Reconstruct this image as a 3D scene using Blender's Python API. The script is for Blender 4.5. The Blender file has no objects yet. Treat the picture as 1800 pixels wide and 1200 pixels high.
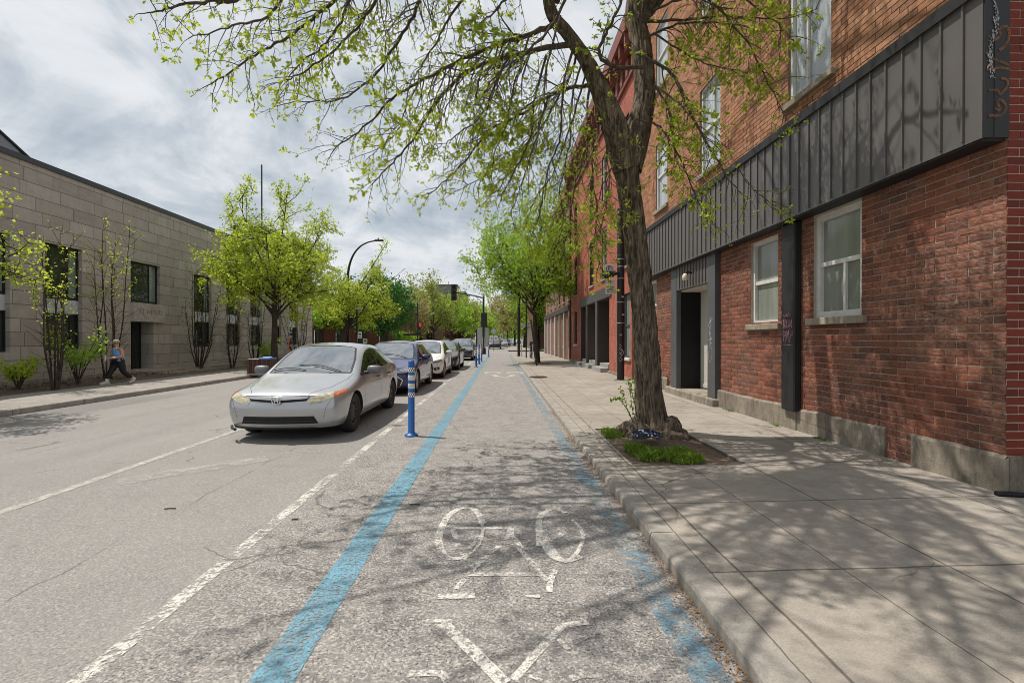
import bpy, bmesh, math, random
from mathutils import Vector, Matrix, noise, Quaternion
from mathutils.bvhtree import BVHTree
R = math.radians
SC = bpy.context.scene
COL = SC.collection
rnd = random.Random(7)

# ------------------------------------------------------------------ camera
CAM = Vector((0, 0, 1.5)); YAW = R(1.48); F = 850.0; HY = 596.0
FW = Vector((math.sin(YAW), math.cos(YAW), 0)); RT = Vector((math.cos(YAW), -math.sin(YAW), 0)); UP = Vector((0, 0, 1))
cd = bpy.data.cameras.new('camera'); cam = bpy.data.objects.new('camera', cd); COL.objects.link(cam)
cd.sensor_width = 36; cd.lens = 17.0; cd.clip_start = 0.05; cd.clip_end = 4000
cam.location = CAM; cam.rotation_euler = (R(90) - math.atan(4 / F), 0, -YAW)
SC.camera = cam

def ray(px, py): return FW + RT * ((px - 900) / F) + UP * ((HY - py) / F)
def PD(px, py, d): return CAM + ray(px, py) * d                    # at a given distance ahead
def PG(px, py, z=0.0):                                             # on level ground
    r = ray(px, py); return CAM + r * ((z - CAM.z) / r.z)
def PX(px, py, x):                                                 # on a street-parallel wall
    r = ray(px, py); return CAM + r * ((x - CAM.x) / r.x)
def yx(px, x): return PX(px, 600, x).y

# ------------------------------------------------------------------ objects
WL = {}
def setp(o, label=None, cat=None, group=None, kind=None):
    if label: o['label'] = label
    if cat: o['category'] = cat
    if group: o['group'] = group
    if kind: o['kind'] = kind
    return o
def thing(name, label, cat, loc=(0, 0, 0), group=None):
    o = bpy.data.objects.new(name, None); COL.objects.link(o); o.location = loc
    o.empty_display_size = 0.2; WL[o.name] = Vector(loc)
    return setp(o, label, cat, group)
def dup(o, parent=None, **kw):
    c = o.copy(); COL.objects.link(c); WL[c.name] = WL.get(o.name, Vector((0, 0, 0)))
    if parent is not None: c.parent = parent
    for ch in list(o.children): dup(ch, c)
    for k, v in kw.items(): setattr(c, k, v)
    return c

class MB:
    def __init__(s): s.v = []; s.f = []; s.m = []; s.s = []
    def add(s, vs, fs, m=0, sm=False):
        b = len(s.v); s.v += [tuple(p) for p in vs]
        for f in fs: s.f.append([b + i for i in f]); s.m.append(m); s.s.append(sm)
    def quad(s, a, b, c, d, m=0): s.add([a, b, c, d], [(0, 1, 2, 3)], m)
    def box(s, x0, x1, y0, y1, z0, z1, m=0):
        s.add([(x0,y0,z0),(x1,y0,z0),(x1,y1,z0),(x0,y1,z0),(x0,y0,z1),(x1,y0,z1),(x1,y1,z1),(x0,y1,z1)],
              [(0,3,2,1),(4,5,6,7),(0,1,5,4),(1,2,6,5),(2,3,7,6),(3,0,4,7)], m)
    def bbox(s, x0, x1, y0, y1, z0, z1, b=0.01, m=0):               # box with chamfered edges
        xs, ys, zs = (x0, x1), (y0, y1), (z0, z1); vs = []; ix = {}
        for i in (0, 1):
            for j in (0, 1):
                for k in (0, 1):
                    sx, sy, sz = (1 - 2*i)*b, (1 - 2*j)*b, (1 - 2*k)*b
                    for a in range(3):
                        p = [xs[i] + sx, ys[j] + sy, zs[k] + sz]; p[a] = (xs[i], ys[j], zs[k])[a]
                        ix[(i, j, k, a)] = len(vs); vs.append(tuple(p))
        fs = []
        for a in range(3):
            o = [q for q in range(3) if q != a]
            for e in (0, 1):
                f = []
                for (p, q) in ((0,0),(1,0),(1,1),(0,1)):
                    c = [0,0,0]; c[a] = e; c[o[0]] = p; c[o[1]] = q; f.append(ix[tuple(c) + (a,)])
                fs.append(f)
            for p in (0, 1):
                for q in (0, 1):
                    f = []
                    for e, ax in ((0, o[0]), (1, o[0]), (1, o[1]), (0, o[1])):
                        c = [0,0,0]; c[a] = e; c[o[0]] = p; c[o[1]] = q; f.append(ix[tuple(c) + (ax,)])
                    fs.append(f)
        for i in (0, 1):
            for j in (0, 1):
                for k in (0, 1): fs.append([ix[(i, j, k, a)] for a in range(3)])
        s.add(vs, fs, m)
    def tube(s, pts, rad, n=8, m=0, cap=True, sm=True):
        pts = [Vector(p) for p in pts]; k = len(pts)
        if not isinstance(rad, (list, tuple)): rad = [rad] * k
        t = (pts[1] - pts[0]).normalized()
        u = t.cross(Vector((0, 0, 1)) if abs(t.z) < 0.9 else Vector((1, 0, 0))).normalized()
        vs = []
        for i, p in enumerate(pts):
            t = (pts[min(i + 1, k - 1)] - pts[max(i - 1, 0)]).normalized()
            u = (u - t * u.dot(t)).normalized(); w = t.cross(u)
            for j in range(n):
                a = 2 * math.pi * j / n; vs.append(p + (u * math.cos(a) + w * math.sin(a)) * rad[i])
        fs = [(i*n + j, i*n + (j+1) % n, (i+1)*n + (j+1) % n, (i+1)*n + j) for i in range(k - 1) for j in range(n)]
        s.add(vs, fs, m, sm)
        if cap and n > 3:
            s.add(vs[:n], [tuple(range(n))[::-1]], m); s.add(vs[-n:], [tuple(range(n))], m)
    def lathe(s, prof, c=(0, 0, 0), axis='z', n=20, m=0, sm=True):
        vs = []
        for r, h in prof:
            for j in range(n):
                a = 2*math.pi*j/n; x, y = r*math.cos(a), r*math.sin(a)
                q = (x, y, h) if axis == 'z' else ((h, x, y) if axis == 'x' else (y, h, x))
                vs.append((c[0]+q[0], c[1]+q[1], c[2]+q[2]))
        fs = [(i*n+j, i*n+(j+1) % n, (i+1)*n+(j+1) % n, (i+1)*n+j) for i in range(len(prof)-1) for j in range(n)]
        s.add(vs, fs, m, sm)
    def ell(s, c, r, n=12, k=8, m=0):
        vs = []; 
        for i in range(k + 1):
            th = math.pi * i / k
            for j in range(n):
                a = 2*math.pi*j/n
                vs.append((c[0] + r[0]*math.sin(th)*math.cos(a), c[1] + r[1]*math.sin(th)*math.sin(a), c[2] + r[2]*math.cos(th)))
        s.add(vs, [(i*n+j, i*n+(j+1) % n, (i+1)*n+(j+1) % n, (i+1)*n+j) for i in range(k) for j in range(n)], m, True)
    def prism(s, poly, axis, d0, d1, m=0):
        def q(p, d): return (p[0], p[1], d) if axis == 'z' else ((d, p[0], p[1]) if axis == 'x' else (p[0], d, p[1]))
        n = len(poly); vs = [q(p, d0) for p in poly] + [q(p, d1) for p in poly]
        s.add(vs, [tuple(range(n))[::-1], tuple(range(n, 2*n))] + [(i, (i+1) % n, n + (i+1) % n, n + i) for i in range(n)], m)
    def strip(s, pts, w, nrm, off=0.0, m=0):                          # flat stroke along pts lying on a surface with normal nrm
        pts = [Vector(p) for p in pts]; nrm = Vector(nrm); L = []; k = len(pts)
        for i, p in enumerate(pts):
            t = (pts[min(i+1, k-1)] - pts[max(i-1, 0)]).normalized(); sd = nrm.cross(t).normalized()
            ww = w[i] if isinstance(w, (list, tuple)) else w
            L.append((p + sd*ww/2 + nrm*off, p - sd*ww/2 + nrm*off))
        for i in range(k - 1): s.quad(L[i][0], L[i][1], L[i+1][1], L[i+1][0], m)
    def wall(s, ax, c, u0, u1, z0, z1, ops=(), depth=0.12, sg=1, m=0, mr=None):
        P = (lambda u, z, d=0: (c - sg*d, u, z)) if ax == 'x' else (lambda u, z, d=0: (u, c - sg*d, z))
        us = sorted({u0, u1} | {min(max(q, u0), u1) for o in ops for q in o[:2]}); zs = sorted({z0, z1} | {min(max(q, z0), z1) for o in ops for q in o[2:4]})
        for i in range(len(us)-1):
            for j in range(len(zs)-1):
                cu, cz = (us[i]+us[i+1])/2, (zs[j]+zs[j+1])/2
                if any(o[0] < cu < o[1] and o[2] < cz < o[3] for o in ops): continue
                s.quad(P(us[i], zs[j]), P(us[i+1], zs[j]), P(us[i+1], zs[j+1]), P(us[i], zs[j+1]), m)
        mr = m if mr is None else mr
        for o in ops:
            a, b, e, f = o[:4]; d = o[4] if len(o) > 4 else depth
            for (p, q) in (((a, e), (a, f)), ((a, f), (b, f)), ((b, f), (b, e)), ((b, e), (a, e))):
                s.quad(P(*p), P(*q), P(*q, d), P(*p, d), mr)
    def bricks(s, ax, c, u0, u1, z0, z1, ops, sg, r, bw=.235, rh=.078, gap=.010, dep=.009, rough=0.0, m=0, off=0.0):
        P = (lambda u, z, h: (c + sg*h, u, z)) if ax == 'x' else (lambda u, z, h: (u, c + sg*h, z))
        k0 = int(math.floor((z0-off)/rh)); k1 = int(math.ceil((z1-off)/rh))
        for k in range(k0, k1):
            za, zb = k*rh + off + gap/2, (k+1)*rh + off - gap/2
            if zb > z1 + .02 or za < z0 - .02: continue
            zm = (za+zb)/2; cuts = sorted([(o[0], o[1]) for o in ops if o[2] < zm < o[3]])
            u = u0 - (bw/2 if k % 2 else 0) - bw
            while u < u1:
                segs = [(max(u + gap/2, u0), min(u + bw - gap/2, u1))]
                for a, b in cuts: segs = [q for (p0, p1) in segs for q in ((p0, min(p1, a)), (max(p0, b), p1)) if q[1] > q[0]]
                for p0, p1 in segs:
                    if p1 - p0 < .02: continue
                    d = dep*r.uniform(.75, 1.2); j = lambda: r.uniform(-.0014, .0014); p0 += j(); p1 += j(); a_, b_ = za + j(), zb + j(); t1, t2 = j()*1.2, j()*1.2
                    if not rough:
                        vs = [P(p0, a_, 0), P(p1, a_, 0), P(p1, b_, 0), P(p0, b_, 0), P(p0, a_, d+t1), P(p1, a_, d+t2), P(p1, b_, d-t1), P(p0, b_, d-t2)]
                        s.add(vs, [(4,5,6,7), (0,1,5,4), (1,2,6,5), (2,3,7,6), (3,0,4,7)], m)
                    else:
                        nx, nz = max(2, int((p1-p0)/.026)), 4; vs = []
                        for i in range(nx+1):
                            for q in range(nz+1):
                                uu = p0 + (p1-p0)*i/nx; z_ = a_ + (b_-a_)*q/nz; e = (i in (0, nx)) or (q in (0, nz))
                                n_ = noise.noise(Vector((uu*26, z_*58, c*3 + k*.37)))*.6 + noise.noise(Vector((uu*70, z_*120, k)))*.4
                                h = d + rough*n_ + (0 if not e else -.003 - .004*max(0, noise.noise(Vector((uu*31, z_*31, 5)))))
                                vs.append(P(uu, z_, max(.001, h)))
                        b0 = len(vs); fs = [(i*(nz+1)+q, (i+1)*(nz+1)+q, (i+1)*(nz+1)+q+1, i*(nz+1)+q+1) for i in range(nx) for q in range(nz)]
                        rim = [i*(nz+1) for i in range(nx+1)] + [nx*(nz+1)+q for q in range(1, nz+1)] + [i*(nz+1)+nz for i in range(nx-1, -1, -1)] + [q for q in range(nz-1, 0, -1)]
                        for v_ in rim:
                            x_ = vs[v_]; vs.append((c, x_[1], x_[2]) if ax == 'x' else (x_[0], c, x_[2]))
                        L = len(rim); fs += [(rim[i], rim[(i+1) % L], b0 + (i+1) % L, b0 + i) for i in range(L)]
                        s.add(vs, fs, m)
                u += bw
    def build(s, name, mats, parent=None, kind=None, norm=True):
        me = bpy.data.meshes.new(name)
        w = WL.get(parent.name, Vector((0, 0, 0))) if parent else Vector((0, 0, 0))
        vs = [(p[0]-w.x, p[1]-w.y, p[2]-w.z) for p in s.v] if parent else s.v
        me.from_pydata(vs, [], s.f)
        if not isinstance(mats, (list, tuple)): mats = [mats]
        for m in mats: me.materials.append(m)
        me.polygons.foreach_set('material_index', s.m); me.polygons.foreach_set('use_smooth', s.s)
        if norm:
            bm = bmesh.new(); bm.from_mesh(me); bmesh.ops.recalc_face_normals(bm, faces=bm.faces); bm.to_mesh(me); bm.free()
        me.update()
        o = bpy.data.objects.new(name, me); COL.objects.link(o)
        if parent: o.parent = parent; WL[o.name] = w
        if kind: o['kind'] = kind
        return o

def curve(pts, n=8):                                               # smooth polyline through pts
    pts = [Vector(p) for p in pts]; q = [pts[0]*2 - pts[1]] + pts + [pts[-1]*2 - pts[-2]]; out = []
    for i in range(1, len(q) - 2):
        for k in range(n):
            t = k/n; a, b, c, d = q[i-1:i+3]
            out.append(0.5*((2*b) + (c-a)*t + (2*a - 5*b + 4*c - d)*t*t + (3*b - a - 3*c + d)*t**3))
    return out + [pts[-1]]

def text(name, s, size, mat, parent, loc, rot, ext=0.002, sx=1.0, bold=0.0):
    cu = bpy.data.curves.new(name, 'FONT'); cu.body = s; cu.size = size; cu.extrude = ext; cu.align_x = 'CENTER'; cu.align_y = 'CENTER'; cu.offset = bold
    t = bpy.data.objects.new(name, cu); COL.objects.link(t)
    bpy.context.view_layer.update()
    me = bpy.data.meshes.new_from_object(t.evaluated_get(bpy.context.evaluated_depsgraph_get()))
    bpy.data.objects.remove(t)
    w = WL.get(parent.name, Vector((0, 0, 0)))
    M = Matrix.Translation(Vector(loc) - w) @ rot.to_4x4() @ Matrix.Diagonal((sx, 1, 1, 1))
    me.transform(M); me.materials.clear(); me.materials.append(mat)
    o = bpy.data.objects.new(name, me); COL.objects.link(o); o.parent = parent; WL[o.name] = w
    return o
ROT_FRONT = Matrix(((1,0,0),(0,0,-1),(0,1,0)))                     # text facing -y
ROT_LEFTWALL = Matrix(((0,0,1),(1,0,0),(0,1,0)))                   # text facing +x
ROT_RIGHTWALL = Matrix(((0,0,-1),(-1,0,0),(0,1,0)))                # text facing -x

# ------------------------------------------------------------------ node helper
class NT:
    def __init__(s, tree): s.t = tree; s.t.nodes.clear()
    def n(s, typ, ins=None, **props):
        nd = s.t.nodes.new(typ)
        for k, v in props.items(): setattr(nd, k, v)
        for k, v in (ins or {}).items():
            so = nd.inputs[k]
            if isinstance(v, bpy.types.NodeSocket): s.t.links.new(v, so)
            elif isinstance(v, bpy.types.Node): s.t.links.new(v.outputs[0], so)
            else:
                if so.type == 'RGBA' and len(v) == 3: v = (*v, 1)
                so.default_value = v
        return nd
    def math(s, op, a, b=0.0, c=0.0, clamp=False): return s.n('ShaderNodeMath', {0: a, 1: b, 2: c}, operation=op, use_clamp=clamp).outputs[0]
    def pos(s): return s.n('ShaderNodeNewGeometry').outputs['Position']
    def obj(s): return s.n('ShaderNodeTexCoord').outputs['Object']
    def xyz(s, v):
        q = s.n('ShaderNodeSeparateXYZ', {0: v}); return q.outputs[0], q.outputs[1], q.outputs[2]
    def vec(s, x, y, z=0.0): return s.n('ShaderNodeCombineXYZ', {0: x, 1: y, 2: z}).outputs[0]
    def scale(s, v, sc): return s.n('ShaderNodeVectorMath', {0: v, 1: sc}, operation='MULTIPLY').outputs[0]
    def noise(s, v, sc, det=4, rough=0.55, dist=0.0): return s.n('ShaderNodeTexNoise', {'Vector': v, 'Scale': sc, 'Detail': det, 'Roughness': rough, 'Distortion': dist}).outputs[0]
    def vor(s, v, sc, feat='F1', out=0): return s.n('ShaderNodeTexVoronoi', {'Vector': v, 'Scale': sc}, feature=feat).outputs[out]
    def ramp(s, f, stops, interp='LINEAR'):
        r = s.n('ShaderNodeValToRGB', {0: f}); cr = r.color_ramp; cr.interpolation = interp
        while len(cr.elements) < len(stops): cr.elements.new(0.5)
        for e, (p, c) in zip(cr.elements, stops):
            e.position = p; e.color = (*c, 1) if not isinstance(c, (int, float)) else (c, c, c, 1)
        return r.outputs[0]
    def mr(s, f, a, b, c=0.0, d=1.0): return s.n('ShaderNodeMapRange', {0: f, 1: a, 2: b, 3: c, 4: d}, clamp=True).outputs[0]
    def mix(s, f, a, b, mode='MIX'): return s.n('ShaderNodeMix', {0: f, 6: a, 7: b}, data_type='RGBA', blend_type=mode).outputs[2]
    def bump(s, h, st=0.5, d=0.01, nrm=None):
        ins = {'Height': h, 'Strength': st, 'Distance': d}
        if nrm: ins['Normal'] = nrm
        return s.n('ShaderNodeBump', ins).outputs[0]
    def bsdf(s, col, rough=0.6, nrm=None, alpha=None, **kw):
        ins = {'Base Color': col, 'Roughness': rough}
        if nrm: ins['Normal'] = nrm
        if alpha is not None: ins['Alpha'] = alpha
        for k, v in kw.items(): ins[k.replace('_', ' ')] = v
        return s.n('ShaderNodeBsdfPrincipled', ins).outputs[0]
    def out(s, sh): s.n('ShaderNodeOutputMaterial', {0: sh})
def mat(name):
    m = bpy.data.materials.new(name); m.use_nodes = True; return m, NT(m.node_tree)
def plain(name, col, rough=0.5, metal=0.0, var=0.12, sc=6.0, bump=0.0, bsc=60.0, **kw):
    m, t = mat(name); p = t.obj()
    f = t.noise(p, sc, 5); c = t.mix(f, tuple(x*(1-var) for x in col), tuple(min(1, x*(1+var)) for x in col))
    nr = t.bump(t.noise(p, bsc, 4), bump, 0.004) if bump else None
    t.out(t.bsdf(c, t.mr(f, 0.3, 0.7, max(0, rough-0.06), min(1, rough+0.06)), nr, Metallic=metal, **kw)); return m

# ------------------------------------------------------------------ world, sun
SUN = Vector((-0.53, 0.20, 1.2)).normalized()
w = bpy.data.worlds.new('World'); SC.world = w; w.use_nodes = True
t = NT(w.node_tree)
sky = t.n('ShaderNodeTexSky', sky_type='NISHITA', sun_disc=False, sun_elevation=math.asin(SUN.z), sun_rotation=math.atan2(SUN.x, SUN.y))
d = t.n('ShaderNodeTexCoord').outputs['Generated']
x, y, z = t.xyz(d)
zz = t.math('ADD', t.math('MAXIMUM', z, 0.0), 0.16)
q = t.vec(t.math('DIVIDE', x, zz), t.math('DIVIDE', y, zz), 0.0)
rq = t.n('ShaderNodeVectorRotate', {0: q, 'Angle': R(-38)}, rotation_type='Z_AXIS').outputs[0]
rq = t.scale(rq, (0.7, 1.0, 1.0))
n1 = t.noise(rq, 0.9, 7, 0.58, 0.35); n2 = t.noise(rq, 2.6, 6, 0.6, 0.5); n3 = t.noise(rq, 0.35, 3, 0.5)
n4 = t.noise(d, 6.0, 7, 0.60, 0.7)
f = t.math('ADD', t.math('MULTIPLY', n1, 0.42), t.math('ADD', t.math('MULTIPLY', n2, 0.16), t.math('ADD', t.math('MULTIPLY', n3, 0.17), t.math('MULTIPLY', n4, 0.42))))
cl = t.ramp(f, [(0.43, (0.33, 0.40, 0.475)), (0.50, (0.48, 0.55, 0.625)), (0.56, (0.64, 0.695, 0.75)), (0.625, (0.87, 0.895, 0.925)), (0.73, (1.00, 1.01, 1.02))])
skyb = t.n('ShaderNodeBackground', {0: sky.outputs[0], 1: 0.10}).outputs[0]
clb = t.n('ShaderNodeBackground', {0: cl, 1: 0.93}).outputs[0]
mx = t.n('ShaderNodeMixShader', {0: 0.93, 1: skyb, 2: clb}).outputs[0]
t.n('ShaderNodeOutputWorld', {0: mx})
sl = bpy.data.lights.new('sun', 'SUN'); sl.energy = 4.7; sl.angle = R(0.5); sl.color = (1.0, 0.94, 0.85)
so = bpy.data.objects.new('sun', sl); COL.objects.link(so); so.rotation_euler = SUN.to_track_quat('Z', 'Y').to_euler(); so.location = (-10, 5, 30)
SC.view_settings.view_transform = 'Standard'; SC.view_settings.look = 'None'; SC.view_settings.exposure = 0.0; SC.view_settings.gamma = 1.0
SC.view_settings.use_curve_mapping = False
SC.cycles.pixel_filter_type = 'BLACKMAN_HARRIS'; SC.cycles.filter_width = 0.9; SC.cycles.use_denoising = True; SC.cycles.denoiser = 'OPENIMAGEDENOISE'; SC.cycles.denoising_input_passes = 'RGB_ALBEDO_NORMAL'; SC.cycles.denoising_prefilter = 'ACCURATE'; SC.cycles.use_adaptive_sampling = False
# ------------------------------------------------------------------ ground, road, pavements
ZR, ZL = 0.110, -0.03                      # heights of the two pavements
KR, KL, LB = 1.10, -10.62, -16.0          # kerb faces, left building line
def roadz(x): return 0.0 if x > -4 else -0.16 * min(1.0, (-4 - x) / 6.6)

def asphalt():
    m, t = mat('asphalt'); p = t.pos(); x, y, z = t.xyz(p)
    big = t.noise(t.scale(p, (1, 0.35, 1)), 0.55, 5); mid = t.noise(p, 5, 5); fine = t.noise(p, 75, 3, 0.7)
    pits = t.vor(p, 62); stones = t.vor(p, 95, out=1)
    lane = t.math('MULTIPLY', t.mr(t.math('ADD', x, t.math('MULTIPLY', t.math('SUBTRACT', mid, 0.5), 0.5)), -1.95, -1.65), t.mr(y, 60, 30))
    base = t.mix(big, (0.180, 0.171, 0.164), (0.285, 0.272, 0.259))
    base = t.mix(t.math('MULTIPLY', t.mr(mid, 0.35, 0.7), 0.35), base, (0.235, 0.215, 0.205))
    lanec = t.mix(t.mr(mid, 0.3, 0.7), (0.150, 0.142, 0.138), (0.262, 0.246, 0.235))
    c = t.mix(lane, base, lanec)
    gv = t.n('ShaderNodeSeparateColor', {0: stones}).outputs[0]
    c = t.mix(t.math('MULTIPLY', t.mr(gv, 0.0, 1.0, -0.12, 1.0), t.math('ADD', 0.36, t.math('MULTIPLY', lane, 0.32))), c, t.mix(gv, (0.12, 0.11, 0.11), (0.55, 0.51, 0.46)))
    ph = t.mr(t.math('ADD', t.noise(p, 64, 4, 0.7), t.math('MULTIPLY', t.noise(p, 2.2, 3), 0.16)), 0.715, 0.635)      # 1 = surface, 0 = pit
    dens = t.mr(lane, 0, 1, 0.45, 0.95)
    c = t.mix(t.math('MULTIPLY', t.math('SUBTRACT', 1.0, ph), dens), c, (0.055, 0.053, 0.055))
    # seams and wandering cracks along the street
    wob = t.math('MULTIPLY', t.math('SUBTRACT', t.noise(t.vec(0.0, y, 0.0), 1.3, 6, 0.7), 0.5), 0.22)
    for xc, wd, st in ((-6.35, 0.016, 0.55), (-2.82, 0.012, 0.6), (-8.9, 0.014, 0.35)):
        dd = t.math('ABSOLUTE', t.math('ADD', t.math('SUBTRACT', x, xc), wob))
        k = t.math('MULTIPLY', t.mr(dd, wd, wd*0.3), t.math('MULTIPLY', st, t.mr(t.noise(p, 2.0, 3), 0.40, 0.55)))
        c = t.mix(k, c, (0.07, 0.065, 0.06))
    # tar patch beside the far kerb, dusty pale sweep in the parking lane
    e = t.mr(t.math('ABSOLUTE', t.math('ADD', t.math('SUBTRACT', x, -9.9), t.math('MULTIPLY', t.math('SUBTRACT', mid, 0.5), 0.3))), 0.78, 0.72)
    e = t.math('MULTIPLY', e, t.mr(t.math('ADD', y, t.math('MULTIPLY', x, -0.6)), 21.5, 19.5))
    c = t.mix(t.math('MULTIPLY', e, 0.45), c, (0.13, 0.125, 0.125))
    for xc in (-5.7, -7.5):
        tk = t.mr(t.math('ABSOLUTE', t.math('ADD', t.math('SUBTRACT', x, xc), t.math('MULTIPLY', t.math('SUBTRACT', t.noise(t.scale(p, (1, .1, 1)), 1.0, 3), .5), .5))), .45, .05)
        c = t.mix(t.math('MULTIPLY', tk, t.math('MULTIPLY', .22, t.mr(big, .3, .65))), c, (.13, .122, .115))
    oil = t.math('MULTIPLY', t.mr(t.noise(p, 1.9, 4, .6), .66, .78), t.mr(t.noise(p, 14, 3), .4, .6)); c = t.mix(t.math('MULTIPLY', oil, .45), c, (.07, .066, .063))
    mc = t.vor(t.n('ShaderNodeVectorMath', {0: p, 1: t.scale(t.n('ShaderNodeTexNoise', {'Vector': p, 'Scale': 2.2, 'Detail': 5.0}).outputs[1], (.5, .5, 0))}, operation='ADD').outputs[0], .42, 'DISTANCE_TO_EDGE')
    ck = t.math('MULTIPLY', t.mr(mc, .006, .002), t.mr(t.noise(p, .8, 4), .50, .58)); c = t.mix(t.math('MULTIPLY', ck, .6), c, (.075, .07, .066))
    h = t.math('ADD', t.math('MULTIPLY', gv, 0.35), t.math('ADD', t.math('MULTIPLY', ph, t.math('MULTIPLY', dens, 0.8)), t.math('MULTIPLY', fine, 0.6)))
    t.out(t.bsdf(c, 0.88, t.bump(h, 0.55, 0.006), **{'Specular IOR Level': 0.25})); return m

def concrete(name, col, joints=None, dark=0.0, bumpd=0.004, dirty=0.0):
    m, t = mat(name); p = t.pos(); x, y, z = t.xyz(p)
    a = t.noise(p, 0.9, 6, 0.6); b = t.noise(p, 7, 6, 0.65); g = t.noise(p, 90, 3, 0.7)
    c = t.mix(t.mr(a, 0.3, 0.7), tuple(v*0.80 for v in col), tuple(v*1.14 for v in col))
    c = t.mix(t.math('MULTIPLY', t.mr(b, 0.45, 0.75), 0.50), c, tuple(v*0.50 for v in col)); st_ = t.noise(p, 2.1, 7, .7, .6); c = t.mix(t.math('MULTIPLY', t.mr(st_, .50, .66), .38), c, tuple(v*.48 for v in col)); gum = t.mr(t.vor(p, 2.6), .055, .03); c = t.mix(t.math('MULTIPLY', gum, .5), c, (.09, .085, .08))
    c = t.mix(t.math('MULTIPLY', t.mr(g, 0.40, 0.68), 0.48), c, tuple(v*0.48 for v in col)); hc = t.vor(t.n('ShaderNodeVectorMath', {0: p, 1: t.scale(t.n('ShaderNodeTexNoise', {'Vector': p, 'Scale': 3.0, 'Detail': 6.0}).outputs[1], (.4, .4, 0))}, operation='ADD').outputs[0], .5, 'DISTANCE_TO_EDGE'); c = t.mix(t.math('MULTIPLY', t.mr(hc, .005, .0015), t.math('MULTIPLY', .7, t.mr(t.noise(p, .7, 3), .47, .56))), c, (.08, .07, .06))
    sp = t.mr(t.noise(p, 34, 3, 0.6), 0.70, 0.74); c = t.mix(t.math('MULTIPLY', sp, 0.75), c, (0.10, 0.09, 0.08))
    if dirty:
        sk = t.noise(t.scale(p, (1, 1, .25)), 5, 6, .7); c = t.mix(t.math('MULTIPLY', t.mr(sk, .45, .68), dirty), c, (.075, .065, .05)); lt = t.noise(p, 3, 5, .6); c = t.mix(t.math('MULTIPLY', t.mr(lt, .55, .7), .4), c, tuple(v*1.25 for v in col))
    h = t.math('ADD', t.math('MULTIPLY', b, 0.6), t.math('MULTIPLY', g, 0.5))
    if joints:
        wb = t.math('MULTIPLY', t.math('SUBTRACT', t.noise(p, 2.3, 6, 0.65), 0.5), 0.035)
        J = 0.0
        for ax, off, per, wd in joints:
            cc = (x, y)[ax]
            fr = t.math('FRACT', t.math('DIVIDE', t.math('ADD', t.math('SUBTRACT', cc, off), wb), per))
            dd = t.math('MULTIPLY', t.math('MINIMUM', fr, t.math('SUBTRACT', 1.0, fr)), per)
            k = t.mr(dd, wd, wd*0.35); J = t.math('MAXIMUM', J, k)
        c = t.mix(t.math('MULTIPLY', J, 0.8), c, (0.085, 0.075, 0.062)); h = t.math('SUBTRACT', h, t.math('MULTIPLY', J, 1.5))
    t.out(t.bsdf(c, 0.9, t.bump(h, 0.5, bumpd), **{'Specular IOR Level': 0.2})); return m

def paint(name, col, lo, hi, sc=9.0, patch=0.0, spk=0.73, grit=.35):
    m, t = mat(name); p = t.pos()
    a = t.noise(p, sc, 7, 0.72); b = t.noise(p, 60, 3, 0.7); big = t.noise(p, 1.7, 3)
    f = t.math('ADD', a, t.math('MULTIPLY', t.math('SUBTRACT', b, 0.5), 0.35))
    f = t.math('ADD', f, t.math('MULTIPLY', t.math('SUBTRACT', big, 0.5), patch))
    al = t.mr(f, lo, hi)
    pit = t.mr(t.math('ADD', t.noise(p, 58, 4, 0.7), t.math('MULTIPLY', t.noise(p, 3, 3), 0.20)), spk + 0.05, spk)
    al = t.math('MULTIPLY', t.math('MULTIPLY', al, pit), t.mr(t.noise(p, 130, 2, .6), .30, .52, grit, 1.0))
    dirt = t.mr(t.noise(p, 2.6, 6, .7), .42, .72)
    c = t.mix(t.noise(p, 4, 5), tuple(v*0.82 for v in col), tuple(min(1, v*1.1) for v in col)); c = t.mix(t.math('MULTIPLY', dirt, .42), c, (.17, .16, .15))
    t.out(t.bsdf(c, 0.75, t.bump(b, 0.4, 0.003), alpha=al)); return m

M_ASPH = asphalt()
M_WALK = concrete('pavement_concrete', (0.355, 0.316, 0.272), [(0, 2.76, 1.30, 0.012), (1, 5.34, 1.22, 0.012), (0, 2.10, 20.0, 0.006), (0, 1.285, 40.0, 0.006)])
M_WALKL = concrete('pavement_concrete_left', (0.34, 0.315, 0.285), [(0, -12.0, 1.4, 0.014), (1, 5.0, 1.5, 0.014)])
M_KERB = concrete('kerb_concrete', (0.36, 0.332, 0.295), [(1, 5.34, 1.83, 0.012)], bumpd=0.012, dirty=.25)
M_BLUE = paint('blue_paint', (0.150, 0.335, 0.440), 0.28, 0.44, sc=22, patch=0.22, spk=0.635, grit=.4)
M_BLUEW = paint('worn_blue_paint', (0.18, 0.335, 0.435), 0.42, 0.66, 12.0, 0.55, 0.70)
M_WHITEW = paint('worn_white_paint', (0.70, 0.67, 0.615), 0.35, 0.53, 26.0, 0.45, 0.68, .42)
M_WHITED = paint('broken_white_paint', (0.66, 0.63, 0.58), 0.43, 0.56, 16.0, 0.80, 0.67, .42)
M_WHITEF = paint('faded_white_paint', (0.50, 0.465, 0.42), 0.22, 0.58, 9.0, 0.2, 0.80, .5)
M_SOIL = plain('soil', (0.12, 0.088, 0.062), 0.95, 0, 0.45, 14, 0.9, 45)
M_GROUND = plain('bare_earth', (0.16, 0.17, 0.08), 0.95, 0, 0.3, 0.3)
M_GRASSGROUND = plain('park_grass', (0.10, 0.17, 0.035), 0.95, 0, 0.35, 0.8)

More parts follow.
